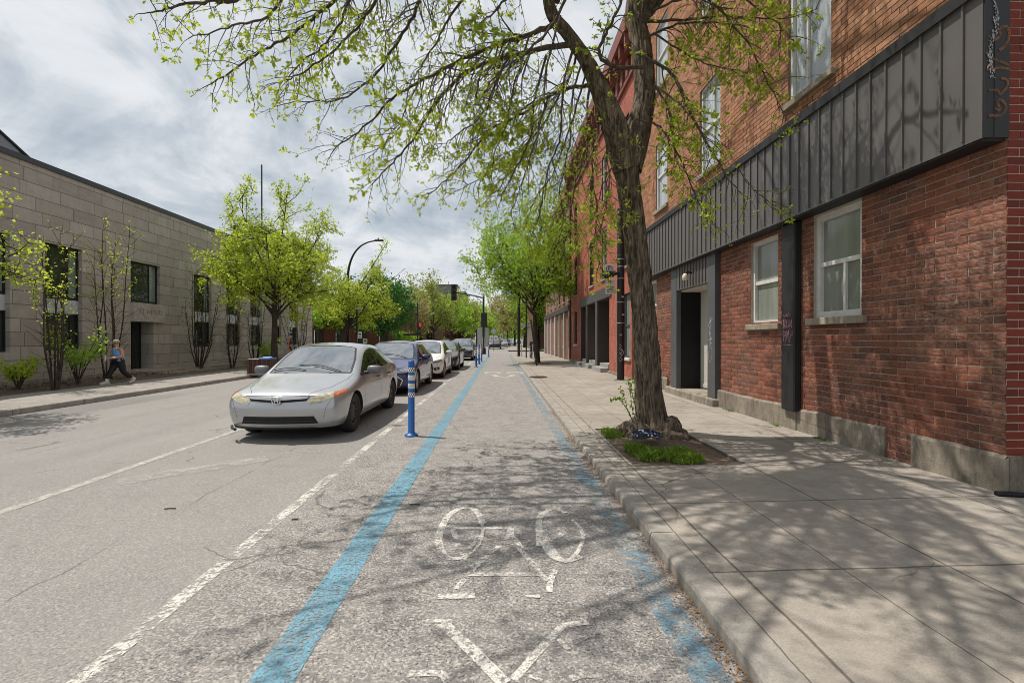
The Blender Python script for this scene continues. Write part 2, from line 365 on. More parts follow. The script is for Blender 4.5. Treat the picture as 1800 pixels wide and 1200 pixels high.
# one wide ground sheet to the horizon
g = MB(); g.quad((-1500, -200, -0.45), (1500, -200, -0.45), (1500, 2500, -0.45), (-1500, 2500, -0.45)); g.build('ground', M_GROUND, kind='structure')
CS0, CS1 = 48.0, 59.0                    # cross street
g = MB()
xs = [KL - 0.02, -9, -7.5, -6, -4, -3, -1.9, -0.8, 0.3, KR + 0.02]; ys = [-12, -4, 0, 4, 8, 12, 18, 26, 36, 48, 59, 80, 120, 200, 420]
def bend(y): return 0.0 if y < 60 else (y - 60) ** 2 * 0.00022
for i in range(len(xs)-1):
    for j in range(len(ys)-1):
        g.quad(*[(xs[a] + bend(ys[b]), ys[b], roadz(xs[a])) for a, b in ((i, j), (i+1, j), (i+1, j+1), (i, j+1))])
g.quad((KR+0.02, CS0, 0), (70, CS0, 0), (70, CS1, 0), (KR+0.02, CS1, 0)); g.quad((-90, CS0, -0.16), (KL-0.02, CS0, -0.16), (KL-0.02, CS1, -0.16), (-90, CS1, -0.16))
g.build('road', M_ASPH, kind='structure')

# pavements: near right one leaves a square tree pit open
PIT = (1.50, 2.76, 5.34, 7.60)
KT = 0.085                                # kerb top; the pavement falls from the wall to the kerb
def zr(x): return KT + (x - 1.27)*0.0139
def slab(mb, x0, x1, y0, y1, z, n=1): mb.add([(x0,y0,-.4),(x1,y0,-.4),(x1,y1,-.4),(x0,y1,-.4),(x0,y0,zr(x0)),(x1,y0,zr(x1)),(x1,y1,zr(x1)),(x0,y1,zr(x0))], [(0,3,2,1),(4,5,6,7),(0,1,5,4),(1,2,6,5),(2,3,7,6),(3,0,4,7)])
g = MB(); a, b, c, e = PIT
slab(g, KR+0.17, 4.62, -12, c, ZR); slab(g, KR+0.17, a, c, e, ZR); slab(g, b, 4.62, c, e, ZR); slab(g, KR+0.17, 4.62, e, CS0-2, ZR)
g.box(4.62, 14, -12, 4.27, -0.4, 0.128)
g.build('pavement', M_WALK, kind='structure')
g = MB()
for k in range(8): y0 = CS1 + 1.5 + k*20; g.box(KR+0.17+bend(y0+10), 5.6+bend(y0+10), y0, y0+20, -0.4, ZR)
for k in range(8): y0 = CS1 + 1.5 + k*20; g.box(-14+bend(y0+10), KL-0.17+bend(y0+10), y0, y0+20, -0.4, ZL)
g.box(-13.4, KL-0.17, -6, CS0-2.5, -0.40, ZL)
g.build('pavement', M_WALKL, kind='structure')
def kerb(x, side, y0, y1, top, road, bendf=False, seed=0):
    mb = MB(); n = int((y1-y0)/ (0.06 if y0 < 12 and not bendf else 0.5)); prof = []
    ys_ = []; yy = y0
    while yy < y1: ys_.append(yy); yy += 0.05 if yy < 10 else (0.2 if yy < 25 else 2.0)
    ys_.append(y1); rows = []
    for yy in ys_:
        q = lambda k, s: noise.noise(Vector((k*3.1 + seed, yy*s, seed)))
        chip = (max(0, q(1, 2.3) - 0.25) * 0.03 + max(0, q(5, 9.0) - .22)*.035 + max(0, q(6, 19.0) - .15)*.012); r1 = q(2, 9)*0.003; r2 = q(3, 14)*0.003
        bx = bend(yy) if bendf else 0.0
        P = [(0.0, road - 0.2), (r1*.6, road + 0.03), (0.004 + r2*.5 + chip*0.3, top - 0.014 - chip), (0.016 + r1*.5 + chip*.8, top + 0.001 - chip*0.3), (0.06, top + 0.002), (0.172, top + 0.002)]
        rows.append([(x + bx + side*px_, yy, pz) for px_, pz in P])
    k = len(rows[0])
    for r in rows: mb.v += r
    for i in range(len(rows)-1):
        for j in range(k-1): mb.f.append([i*k+j, i*k+j+1, (i+1)*k+j+1, (i+1)*k+j]); mb.m.append(0); mb.s.append(False)
    return mb.build('kerb', M_KERB, kind='structure')
kerb(KR, 1, -8, CS0-2, KT, 0.0, seed=1); kerb(KL, -1, -6, CS0-2.5, ZL, -0.16, seed=5)
kerb(KR, 1, CS1+1.5, 200, ZR, 0.0, True, 9); kerb(KL, -1, CS1+1.5, 200, ZL, -0.16, True, 3)

# painted lines
def line(name, m, x, w, y0, y1, z=0.004, seg=2.0, gaps=None):
    mb = MB(); n = max(1, int((y1-y0)/seg))
    for i in range(n):
        a, b = y0 + (y1-y0)*i/n, y0 + (y1-y0)*(i+1)/n
        zz = lambda X: roadz(X) + z
        mb.quad((x-w/2, a, zz(x-w/2)), (x+w/2, a, zz(x+w/2)), (x+w/2, b, zz(x+w/2)), (x-w/2, b, zz(x-w/2)))
    return mb.build(name, m, kind='structure')
line('lane_line', M_BLUE, -1.0, 0.20, -3, 45.0)
line('lane_line', M_BLUEW, 0.93, 0.17, -3, 45.5)
line('lane_line', M_WHITED, -1.84, 0.10, -3, 46)
line('lane_line', M_WHITEF, -4.34, 0.12, 3.0, 47)
line('stop_line', M_WHITEF, -5.0, 11.0, 46.6, 47.0)
mb = MB(); mb.quad((-1.0, 45.0, .004), (0.95, 45.0, .004), (0.95, 45.35, .004), (-1.0, 45.35, .004)); mb.build('lane_line', M_BLUEW, kind='structure')
# pale curved sweep of an old line in the parking lane
mb = MB(); pts = [PG(x, y) for x, y in ((205, 848), (300, 832), (370, 822), (430, 812), (500, 800), (560, 790))]
mb.strip(curve(pts, 6), 0.30, (0, 0, 1), 0.004); mb.build('lane_line', paint('ghost_white_paint', (0.46, 0.43, 0.39), 0.36, 0.72, 7.0, 0.5, 0.80, .6), kind='structure')

# bicycle symbols
def S(*pts): return [(700 + x/2.769, 840 + y/2.769) for x, y in pts]
strokes = [
 (S((205,345),(195,300),(215,235),(250,180),(310,147),(365,152),(400,190),(410,225)), 11), (S((205,378),(245,395),(335,392)), 11), (S((285,320),(330,388)), 11),
 (S((268,246),(552,246)), 10.5), (S((266,250),(280,298)), 9), (S((548,248),(540,290),(500,296)), 12), (S((555,285),(580,312)), 8), (S((392,285),(345,350)), 8), (S((490,335),(375,428)), 8), (S((585,340),(665,432)), 9),
 (S((690,335),(685,215),(705,175),(760,150),(815,172)), 10), (S((700,235),(718,300),(745,350),(770,385),(812,406),(890,384)), 13), (S((845,205),(885,245),(900,300),(880,350)), 6), (S((770,300),(800,270)), 9), (S((210,345),(240,385),(300,398),(350,375),(395,320),(412,260),(408,225)), 6), (S((690,300),(735,375),(790,405),(850,390),(890,340)), 7), (S((430,390),(345,470)), 8), (S((665,432),(692,472)), 9), (S((580,312),(600,345)), 8),
 (S((335,472),(690,472)), 12), (S((690,472),(740,508)), 11), (S((765,450),(740,510),(738,560)), 10), (S((320,498),(282,545)), 10), (S((190,582),(372,578)), 15), (S((620,580),(690,582)), 7),
 (S((135,702),(262,702)), 9), (S((215,712),(330,820),(430,920),(520,1010)), 22), (S((925,706),(800,722)), 13), (S((800,724),(700,830),(560,990)), 14), (S((780,790),(830,840)), 9), (S((50,960),(200,958),(240,1000)), 14), (S((840,985),(900,965),(985,970)), 14), (S((640,970),(700,995)), 6)]
mb = MB()
for pts, wpx in strokes:
    gp = [PG(px, py) for px, py in pts]; d = sum(p.y for p in gp)/len(gp)
    mb.strip(curve(gp, 4) if len(gp) > 2 else gp, wpx/F*d*1.12, (0, 0, 1), 0.004 + 0.0003*(strokes.index((pts, wpx)) % 9))
mb.build('bicycle_marking', M_WHITEW, kind='structure')
mb = MB()
for k, cx in ((0, 866), (1, 905)):
    c = PG(cx, 655); mb.strip([c + Vector((0.33*math.cos(a*0.35), 0.5*math.sin(a*0.35), 0)) for a in range(19)], 0.13, (0, 0, 1), 0.004 + 0.001*k)
mb.strip(curve([PG(868, 659), PG(876, 662), PG(893, 662), PG(903, 659)], 5), 0.22, (0, 0, 1), 0.006)
mb.build('bicycle_marking', M_WHITEW, kind='structure')

# tree pit soil, gutter litter, grass
mb = MB(); n = 22
for i in range(n+1):
    for j in range(n+1):
        x = PIT[0] + (PIT[1]-PIT[0])*i/n; y = PIT[2] + (PIT[3]-PIT[2])*j/n
        d = math.hypot(x-2.2, (y-7.05)); e = min(i, n-i, j, n-j)/3
        mb.v.append((x, y, 0.068 + 0.07*math.exp(-d*d*2.0)*min(1, e) + 0.025*noise.noise(Vector((x*7, y*7, 0)))*min(1, e)))
for i in range(n):
    for j in range(n): mb.f.append([i*(n+1)+j, (i+1)*(n+1)+j, (i+1)*(n+1)+j+1, i*(n+1)+j+1]); mb.m.append(0); mb.s.append(True)
mb.build('soil', M_SOIL, kind='structure')
M_LITTER = plain('dry_seed_litter', (0.30, 0.155, 0.06), 0.9, 0, 0.4, 30)
mb = MB()
for k in range(9000):
    y = -1 + 11*rnd.random()**1.0; dens = noise.noise(Vector((0, y*0.9, 3.3)))
    if rnd.random() > 0.15 + max(0, dens)*1.6: continue
    x = KR - abs(rnd.gauss(0, 0.035 + 0.06*max(0, dens))) ; s = rnd.uniform(0.004, 0.011); a = rnd.random()*6.28
    p = Vector((x, y, 0.004 + rnd.random()*0.012)); u = Vector((math.cos(a), math.sin(a), rnd.uniform(-.4, .4)))*s; v = Vector((-math.sin(a), math.cos(a), rnd.uniform(-.4, .4)))*s*0.5
    mb.add([p-u, p-v, p+u, p+v], [(0, 1, 2, 3)])
setp(mb.build('leaf_litter', M_LITTER, kind='stuff', norm=False), 'orange brown dry seeds collected in the gutter along the kerb', 'leaf litter')
# fallen bits of twig and leaves on the soil
mb = MB()
for k in range(900):
    x = rnd.uniform(PIT[0]+.02, PIT[1]-.02); y = rnd.uniform(PIT[2]+.02, PIT[3]-.02); s = rnd.uniform(0.006, 0.016); a = rnd.random()*6.28
    d = math.hypot(x-2.2, y-7.05); p = Vector((x, y, 0.08 + 0.07*math.exp(-d*d*2.0)))
    u = Vector((math.cos(a), math.sin(a), rnd.uniform(-.3, .3)))*s; v = Vector((-math.sin(a), math.cos(a), 0))*s*0.4; mb.add([p-u, p-v, p+u, p+v], [(0, 1, 2, 3)])
setp(mb.build('leaf_litter', M_LITTER, kind='stuff', norm=False), 'scattered dry brown litter over the bare soil of the tree pit', 'leaf litter')

def leafmat(name, c1, c2, trans=0.5, rough=0.5):
    m, t = mat(name); p = t.pos()
    f = t.math('ADD', t.math('MULTIPLY', t.noise(p, 1.3, 3), 0.6), t.math('MULTIPLY', t.n('ShaderNodeNewGeometry').outputs['Random Per Island'], 0.5))
    c = t.mix(t.mr(f, 0.3, 0.8), c1, c2)
    d = t.bsdf(c, rough, **{'Specular IOR Level': 0.3}); tr = t.n('ShaderNodeBsdfTranslucent', {0: t.mix(0.35, c, (c2[0]*1.6, c2[1]*1.5, c2[2]), 'MIX')}).outputs[0]
    t.out(t.n('ShaderNodeMixShader', {0: trans, 1: d, 2: tr}).outputs[0]); return m
M_GRASS = leafmat('grass_blade', (0.10, 0.18, 0.02), (0.23, 0.34, 0.05), 0.35)
def rvec(r):
    while True:
        v = Vector((r.uniform(-1, 1), r.uniform(-1, 1), r.uniform(-1, 1)))
        if 0.05 < v.length < 1: return v.normalized()
def leaf(mb, p, d, s, r, wd=0.34):                                  # one pointed, folded leaf
    n = rvec(r); u = d.cross(n)
    if u.length < .05: return
    u.normalize(); n = u.cross(d); m_ = p + d*s*.5
    mb.add([p, m_ + u*s*wd - n*s*.06, p + d*s, m_ - u*s*wd - n*s*.06], [(0, 1, 2), (0, 2, 3)])
def tuft(name, label, spots, hgt, n, m):
    mb = MB()
    for (cx, cy, rx, ry, z) in spots:
        for k in range(int(n*rx*ry)):
            r = math.sqrt(rnd.random()); a = rnd.random()*6.283; x = cx + rx*r*math.cos(a); y = cy + ry*r*math.sin(a)
            nn = noise.noise(Vector((x*5, y*5, 2)))
            if nn < -0.30 + .45*max(0, r - .55)/.45 + .1*rnd.random(): continue
            h = hgt*rnd.uniform(0.3, 1.2)*(1.15 - 0.6*r)*(.75 + .9*max(0, nn)); b = rnd.random()*6.283; w = rnd.uniform(0.004, 0.010)
            l = Vector((math.cos(b), math.sin(b), 0)); s = Vector((-l.y, l.x, 0)); o = Vector((x, y, z))
            if k % 4 == 0:
                tp_ = o + Vector((0, 0, h*.75)) + l*h*.3; leaf(mb, tp_, (l + Vector((0, 0, .3))).normalized(), rnd.uniform(.018, .034), rnd, .42)
            mb.add([o - s*w, o + s*w, o + s*w + Vector((0, 0, h*.6)) + l*h*.25, o + Vector((0, 0, h)) + l*h*.7, o - s*w + Vector((0, 0, h*.6)) + l*h*.25], [(0, 1, 2, 3, 4)])
    return setp(mb.build(name, m, kind='stuff', norm=False), label, 'grass')
tuft('grass', 'bright green grass tuft in front of the big tree trunk', [(2.0, 5.66, 0.44, 0.28, 0.08), (1.78, 5.95, 0.22, 0.32, 0.08), (2.2, 5.85, .2, .25, .09)], 0.13, 11000, M_GRASS)
tuft('grass', 'bright green grass tuft between the big tree and the kerb', [(1.66, 7.1, 0.15, 0.42, 0.08)], 0.11, 18000, M_GRASS)
tuft('grass', 'small weeds growing at the foot of the red brick wall', [(4.40, 6.55, 0.05, 0.22, ZR), (4.40, 7.6, 0.04, 0.2, ZR), (4.4, 9.2, .04, .25, ZR)], 0.05, 20000, M_GRASS)
# ------------------------------------------------------------------ row of brick buildings on the right
def brick(name, c1, c2, mort, bw=0.235, rh=0.078, ms=0.010, off=0.0, rough=0.012, stain=(0.05, 0.04, 0.035), st=0.5, light=0.0, mb_=0.0, rusty=1.0):
    m, t = mat(name); p = t.pos(); x, y, z = t.xyz(p); u = t.math('ADD', x, y)
    wob = t.n('ShaderNodeTexNoise', {'Vector': p, 'Scale': 16.0, 'Detail': 3.0}).outputs[1]
    uv = t.vec(u, t.math('ADD', z, off)); jit = t.scale(t.n('ShaderNodeVectorMath', {0: wob, 1: (0.5, 0.5, 0.5)}, operation='SUBTRACT').outputs[0], (0.012*rusty, 0.012*rusty, 0))
    uv2 = t.n('ShaderNodeVectorMath', {0: uv, 1: jit}, operation='ADD').outputs[0]
    b = t.n('ShaderNodeTexBrick', {'Vector': uv2, 'Color1': c1, 'Color2': c2, 'Mortar': mort, 'Scale': 1.0, 'Mortar Size': ms, 'Mortar Smooth': 0.25, 'Bias': mb_, 'Brick Width': bw, 'Row Height': rh}, offset=0.5, offset_frequency=2)
    fac = b.outputs[1]
    ns = t.noise(t.scale(p, (1, 1, 2.2)), 22, 5, 0.65); big = t.noise(p, 0.9, 6, 0.6); md = t.noise(t.scale(p, (1, 1, 0.5)), 2.6, 6, 0.65)
    c = b.outputs[0]
    c = t.mix(t.math('MULTIPLY', t.mr(ns, 0.35, 0.7), 0.5), c, t.mix(0.5, c, (0.02, 0.012, 0.01), 'MIX'))
    c = t.mix(t.math('MULTIPLY', t.mr(md, 0.48, 0.72), st), c, stain)
    if light: c = t.mix(t.math('MULTIPLY', t.mr(big, 0.52, 0.75), light), c, (0.50, 0.43, 0.36))
    h = t.math('SUBTRACT', t.math('MULTIPLY', t.noise(t.scale(p, (1, 1, 2.5)), 30, 4, 0.6), 0.9*rusty), t.math('MULTIPLY', fac, 1.6))
    t.out(t.bsdf(c, 0.85, t.bump(h, 0.85, rough), **{'Specular IOR Level': 0.25})); return m
M_BR_LOW = brick('rough_red_brick', (0.29, 0.078, 0.046), (0.15, 0.046, 0.032), (0.25, 0.205, 0.165), ms=0.0075, st=0.5, light=0.22, rough=0.02, rusty=1.35)
M_BR_UP = brick('orange_brown_brick', (0.42, 0.185, 0.092), (0.25, 0.098, 0.052), (0.075, 0.05, 0.036), bw=0.23, rh=0.078, ms=0.0105, st=0.3, rough=0.02)
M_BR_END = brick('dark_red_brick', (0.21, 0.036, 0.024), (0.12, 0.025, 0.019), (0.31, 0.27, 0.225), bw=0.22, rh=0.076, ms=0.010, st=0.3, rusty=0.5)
M_BR_RED = brick('red_painted_brick', (0.50, 0.135, 0.085), (0.38, 0.092, 0.060), (0.20, 0.05, 0.036), bw=0.22, rh=0.076, ms=0.010, st=0.3, stain=(.19,.055,.04), rusty=0.6, rough=0.016)
M_BR_BRN = brick('brown_brick', (0.28, 0.13, 0.085), (0.20, 0.09, 0.062), (0.26, 0.2, 0.16), st=0.3, rusty=0.5)
M_BR_PINK = brick('pinkish_brick', (0.36, 0.17, 0.12), (0.29, 0.13, 0.09), (0.30, 0.24, 0.2), st=0.3, rusty=0.5)
def brickface(name, cols, stain, st, rough=.006, light=0.0):
    m, t = mat(name); p = t.pos(); rn = t.n('ShaderNodeNewGeometry').outputs['Random Per Island']
    c = t.ramp(rn, [(i/(len(cols)-1), q) for i, q in enumerate(cols)]); ns = t.noise(t.scale(p, (1, 1, 2.4)), 24, 5, .68); md = t.noise(t.scale(p, (1, 1, .5)), 2.4, 6, .65); big = t.noise(p, .8, 5, .6)
    c = t.mix(t.math('MULTIPLY', t.mr(ns, .38, .68), .55), c, t.mix(.6, c, (.02, .012, .01))); c = t.mix(t.math('MULTIPLY', t.mr(md, .46, .70), st), c, stain)
    if light: c = t.mix(t.math('MULTIPLY', t.math('MULTIPLY', t.mr(ns, .60, .42), t.mr(big, .45, .68)), light), c, (.42, .33, .26))
    t.out(t.bsdf(c, .85, t.bump(t.noise(t.scale(p, (1, 1, 2.2)), 40, 4, .65), .8, rough), **{'Specular IOR Level': .25})); return m
F_LOW = brickface('rough_red_brick_face', [(.185, .066, .042), (.26, .086, .052), (.33, .125, .076), (.225, .076, .047), (.145, .056, .039)], (.065, .048, .038), .55, .010, .38)
F_UP = brickface('orange_brown_brick_face', [(.35, .158, .082), (.48, .228, .118), (.56, .285, .165), (.44, .198, .102), (.29, .135, .08)], (.12, .07, .045), .40, .006, .25)
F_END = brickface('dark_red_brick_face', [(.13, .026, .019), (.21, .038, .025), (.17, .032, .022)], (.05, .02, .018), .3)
F_RED = brickface('red_painted_brick_face', [(.44, .142, .098), (.53, .185, .128), (.48, .16, .112)], (.20, .065, .048), .45)
M_MORT = plain('grey_mortar', (.40, .35, .29), .9, 0, .2, 9); M_MORTD = plain('brown_mortar', (.19, .145, .11), .9, 0, .2, 9); M_MORTR = plain('painted_mortar', (.30, .10, .07), .8, 0, .15, 9)
rb_ = random.Random(21)
M_FOUND = concrete('foundation_concrete', (0.36, 0.31, 0.25), bumpd=0.04, dirty=.75)
M_STONE = concrete('sill_stone', (0.40, 0.345, 0.27), bumpd=0.01, dirty=.4)
M_STEPSTONE = concrete('grey_step_stone', (0.36, 0.36, 0.35), bumpd=0.01)
M_PANEL = plain('grey_brown_metal_cladding', (0.112, 0.103, 0.101), 0.45, 0.0, 0.16, 1.4, 0.05, 8)
M_DKMETAL = plain('dark_sheet_metal', (0.022, 0.022, 0.024), 0.55, 0.0, 0.4, 2.0, 0.05, 8, **{'Specular_IOR_Level': .3})
M_JAMB = plain('slate_grey_metal', (0.080, 0.084, 0.090), 0.5, 0.0, 0.30, 2.5, 0.05, 8)
M_BLACK = plain('black_panel', (0.009, 0.009, 0.010), 0.55, 0.0, 0.5, 3, **{'Specular_IOR_Level': .25})
M_WHITEWOOD = plain('weathered_white_paint', (0.62, 0.61, 0.58), 0.6, 0, 0.22, 9, 0.2, 50)
M_SOFFIT = plain('pale_soffit', (0.52, 0.47, 0.41), 0.6, 0, 0.15, 5)
M_DOORW = plain('off_white_door', (0.55, 0.53, 0.48), 0.5, 0, 0.1, 4)
M_BROWNP = plain('dark_brown_paint', (0.055, 0.040, 0.033), 0.5, 0, 0.2, 4)
M_CORN = plain('rust_red_cornice_paint', (0.20, 0.055, 0.035), 0.6, 0, 0.25, 5)
M_INT = plain('dark_interior', (0.012, 0.012, 0.013), 0.7)
def glass(name, col, rough=0.06, var=0.25, sc=1.5, spec=0.5):
    m, t = mat(name); p = t.pos()
    f = t.noise(t.scale(p, (2.2, 2.2, 0.35)), sc, 6, 0.65); c = t.mix(t.mr(f, 0.3, 0.7), tuple(v*(1-var) for v in col), tuple(v*(1+var) for v in col))  # upright streaks in the base colour stand in for blinds and uneven reflections
    t.out(t.bsdf(c, rough, t.bump(t.noise(p, 1.4, 2), 0.2, 0.03), **{'Specular IOR Level': spec, 'IOR': 1.52})); return m
M_GLBLIND = glass('glass_over_grey_blind', (0.235, 0.25, 0.225), 0.10)
M_GLSKY = glass('glass_sky_reflection_tint', (0.40, 0.44, 0.47), 0.05, 0.35)  # pale blue-grey base colour stands in for sky mirrored in the panes
M_GLDK = glass('dark_glass', (0.022, 0.025, 0.026), 0.03, 0.4)
M_GRAFW = paint('white_spray_paint', (0.50, 0.51, 0.53), 0.28, 0.60, 20, 0.3, .95)
M_GRAFP = paint('pink_spray_paint', (0.50, 0.20, 0.30), 0.30, 0.62, 20, 0.3, .95)
M_GRAFO = paint('orange_spray_paint', (0.26, 0.085, 0.018), 0.30, 0.66, 16, 0.3, .95)
M_LAMPGL = plain('cream_lamp_glass', (0.7, 0.6, 0.45), 0.3)
M_ROOF = plain('roof_gravel', (0.16, 0.155, 0.15), 0.9)

XW = 4.50
def win_x(b, xw, y0, y1, z0, z1, rec, sg, fm, gm, fw=0.06, rails=(), mulls=(), sill=True, sillm=None, label=None, lower=None, proud=0.0):
    """window part in a wall at x=xw; sg=-1 for walls facing -x (recess goes +x); rails: heights 0..1, mulls: (pos, from, to)"""
    X = lambda d: xw - sg*d
    def bx(mb, ya, yb, za, zb, d0, d1): a, c = sorted((X(d0), X(d1))); mb.box(a, c, ya, yb, za, zb)
    f = MB(); d0, d1 = rec - 0.05, rec + 0.03
    bx(f, y0, y0+fw, z0, z1, d0, d1); bx(f, y1-fw, y1, z0, z1, d0, d1); bx(f, y0+fw, y1-fw, z0, z0+fw, d0, d1); bx(f, y0+fw, y1-fw, z1-fw, z1, d0, d1)
    iy0, iy1, iz0, iz1 = y0+fw, y1-fw, z0+fw, z1-fw
    for r in rails: zc = iz0 + (iz1-iz0)*r; bx(f, iy0, iy1, zc-0.03, zc+0.03, d0+0.012, d1-0.005)
    for (q, a, c) in mulls: yc = iy0 + (iy1-iy0)*q; bx(f, yc-0.02, yc+0.02, iz0+(iz1-iz0)*a, iz0+(iz1-iz0)*c, d0+0.018, d1-0.008)
    o = f.build('window', fm, b)
    if label: o['label'] = label
    g = MB(); bx(g, iy0-0.01, iy1+0.01, iz0-0.01, iz1+0.01, rec+0.002, rec+0.02)
    g.build('pane', gm, o)
    if sill:
        s = MB(); a, c = sorted((X(-0.07), X(rec - 0.052))); s.bbox(a, c, y0-0.09, y1+0.09, z0-0.10, z0-0.002, 0.008); s.build('sill', sillm or M_STONE, o)
    return o

# ---- nearest: brown brick building with a metal fascia
B0, B1 = PX(1770, 600, XW).y, 15.6
bb = thing('brick_building', 'near brown brick building with long dark ribbed metal fascia over the ground floor', 'building', (XW, B0, 0))
ZF0, ZF1 = 3.28, 4.63; XF = 4.27
W1 = (yx(1515, XW), yx(1430, XW), 1.80, 3.24); W2 = (yx(1368, XW), yx(1320, XW), 1.76, 3.20); W4 = (13.75, 14.65, 1.80, 3.20)
DR = (yx(1245, 4.4), yx(1190, 4.4), 0.28, 2.70)
mb = MB(); mb.wall('x', XW, B0, B1, ZR-0.3, 3.9, [W1 + (0.13,), W2 + (0.13,), W4 + (0.13,), DR + (0.5,)], 0.13, -1)
mb.m = [1]*len(mb.m); mb.bricks('x', XW, B0, B1, .06, 3.9, [W1, W2, W4, (DR[0]-.3, DR[1]+.3, 0, 3.4)], -1, rb_, .236, .078, .010, .009, .0048)
mb.build('wall', [F_LOW, M_MORT], bb, norm=False)
UPS = []
for (a, c) in ((1460, 1385), (1265, 1232), (1172, 1153)): UPS.append((yx(a, XW), yx(c, XW)))
ups = [(UPS[0][0], UPS[0][1], 5.15, 7.05), (UPS[1][0]-0.02, UPS[1][1]+0.05, 5.15, 7.05), (UPS[2][0]-0.05, UPS[2][1], 5.15, 7.05)]
ups3 = [(a, c, 8.55, 10.4) for a, c, _, _ in ups]
mb = MB(); mb.wall('x', XW, B0, B1, 3.9, 12.0, [o + (0.11,) for o in ups + ups3], 0.11, -1); mb.m = [1]*len(mb.m); mb.bricks('x', XW, B0, B1, 4.6, 12.0, ups + ups3, -1, rb_, .232, .078, .012, .009, .0); mb.build('wall', [F_UP, M_MORTD], bb, norm=False)
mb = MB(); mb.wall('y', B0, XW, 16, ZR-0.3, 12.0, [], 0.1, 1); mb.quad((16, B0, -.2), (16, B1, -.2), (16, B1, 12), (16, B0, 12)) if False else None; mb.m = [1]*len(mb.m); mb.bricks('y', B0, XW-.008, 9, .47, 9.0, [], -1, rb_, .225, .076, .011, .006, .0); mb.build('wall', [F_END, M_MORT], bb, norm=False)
mb = MB(); mb.quad((16, B0, -.2), (16, B1, -.2), (16, B1, 12), (16, B0, 12)); mb.build('wall', M_BR_END, bb)
mb = MB(); mb.box(XW-0.02, 16.05, B0-0.02, B1, 12.0, 12.12); mb.build('roof', M_ROOF, bb)
win_x(bb, XW, *W1, 0.09, -1, M_WHITEWOOD, M_GLBLIND, 0.085, (0.52,), ((0.40, 0.0, 0.52),), label='wide white framed window with two small lower panes')
win_x(bb, XW, *W2, 0.09, -1, M_WHITEWOOD, M_GLBLIND, 0.065, (0.5,), ())
win_x(bb, XW, *W4, 0.09, -1, M_WHITEWOOD, M_GLBLIND, 0.06, (0.5,), ())
for i, o in enumerate(ups):
    win_x(bb, XW, *o, 0.08, -1, M_WHITEWOOD, M_GLSKY, 0.06, () if i == 0 else (0.5,), ((0.62, 0, 1),) if i == 0 else ((0.4, 0, 1),) if i == 1 else ())
for o in ups3: win_x(bb, XW, *o, 0.08, -1, M_WHITEWOOD, M_GLSKY, 0.06, (0.5,))
# soldier courses over the top-floor windows are part of the wall
# fascia: box, cap and standing seams
mb = MB(); mb.box(XF, XW-0.003, B0+0.004, B1, ZF0, ZF1)
yy = B0 + 0.17
while yy < B1: mb.box(XF-0.019, XF-0.001, yy, yy+0.018, ZF0+0.03, ZF1-0.05); yy += 0.222
fas = mb.build('fascia', M_PANEL, bb)
mb = MB(); mb.box(XF-0.04, XW-0.001, B0-0.004, B1, ZF1+0.002, ZF1+0.055); mb.box(XF-0.04, XF-0.028, B0-0.004, B1, ZF1-0.07, ZF1+0.0015); mb.build('cap_flashing', M_DKMETAL, fas)
mb = MB(); mb.box(XF+0.006, XW, B0-0.012, B0+0.0035, ZF0, ZF1+0.4); mb.box(XF+0.09, XF+0.094, B0-0.016, B0-0.0125, ZF0, ZF1+0.4); mb.build('end_panel', M_DKMETAL, fas)
mb = MB(); mb.box(XF+0.01, XW-0.004, B0+0.02, B1, ZF0-0.02, ZF0-0.003); mb.build('soffit', M_DKMETAL, fas)
# sprayed tag on the fascia end (facing the viewer), pixel strokes taken to that plane
def PY(px, py, y): r = ray(px, py); return CAM + r*((y - CAM.y)/r.y)
def e(*pts): return [PY(1660 + a*140/646, b*260/1200, B0-0.017) for a, b in pts]
mb = MB()
for k, (pts, wd) in enumerate([(e((440,240),(490,225),(515,270),(505,340),(470,390),(435,415)), .028), (e((430,240),(440,290),(400,330),(345,300)), .024), (e((330,430),(360,470),(400,490),(515,535)), .022), (e((330,575),(420,560),(515,565)), .024),
    (e((350,740),(420,740),(440,770),(490,720),(500,660),(450,640)), .022), (e((395,880),(440,900),(420,830),(455,820),(490,880),(450,940),(350,945)), .024)]):
    mb.strip(curve(pts, 5), wd, (0, -1, 0), 0.0006*k)
mb.build('graffiti', M_GRAFO, fas)
mb = MB()
for k in range(150):
    b_ = rnd.uniform(0, 640); a_ = 385 + 25*math.sin(b_*0.01) + rnd.gauss(0, 10); c = e((a_, b_))[0]; s = rnd.uniform(.0015, .006)
    mb.box(c.x-s, c.x+s, B0-0.0195, B0-0.0192, c.z-s*1.8, c.z+s*1.8)
mb.build('graffiti', M_GRAFW, fas)
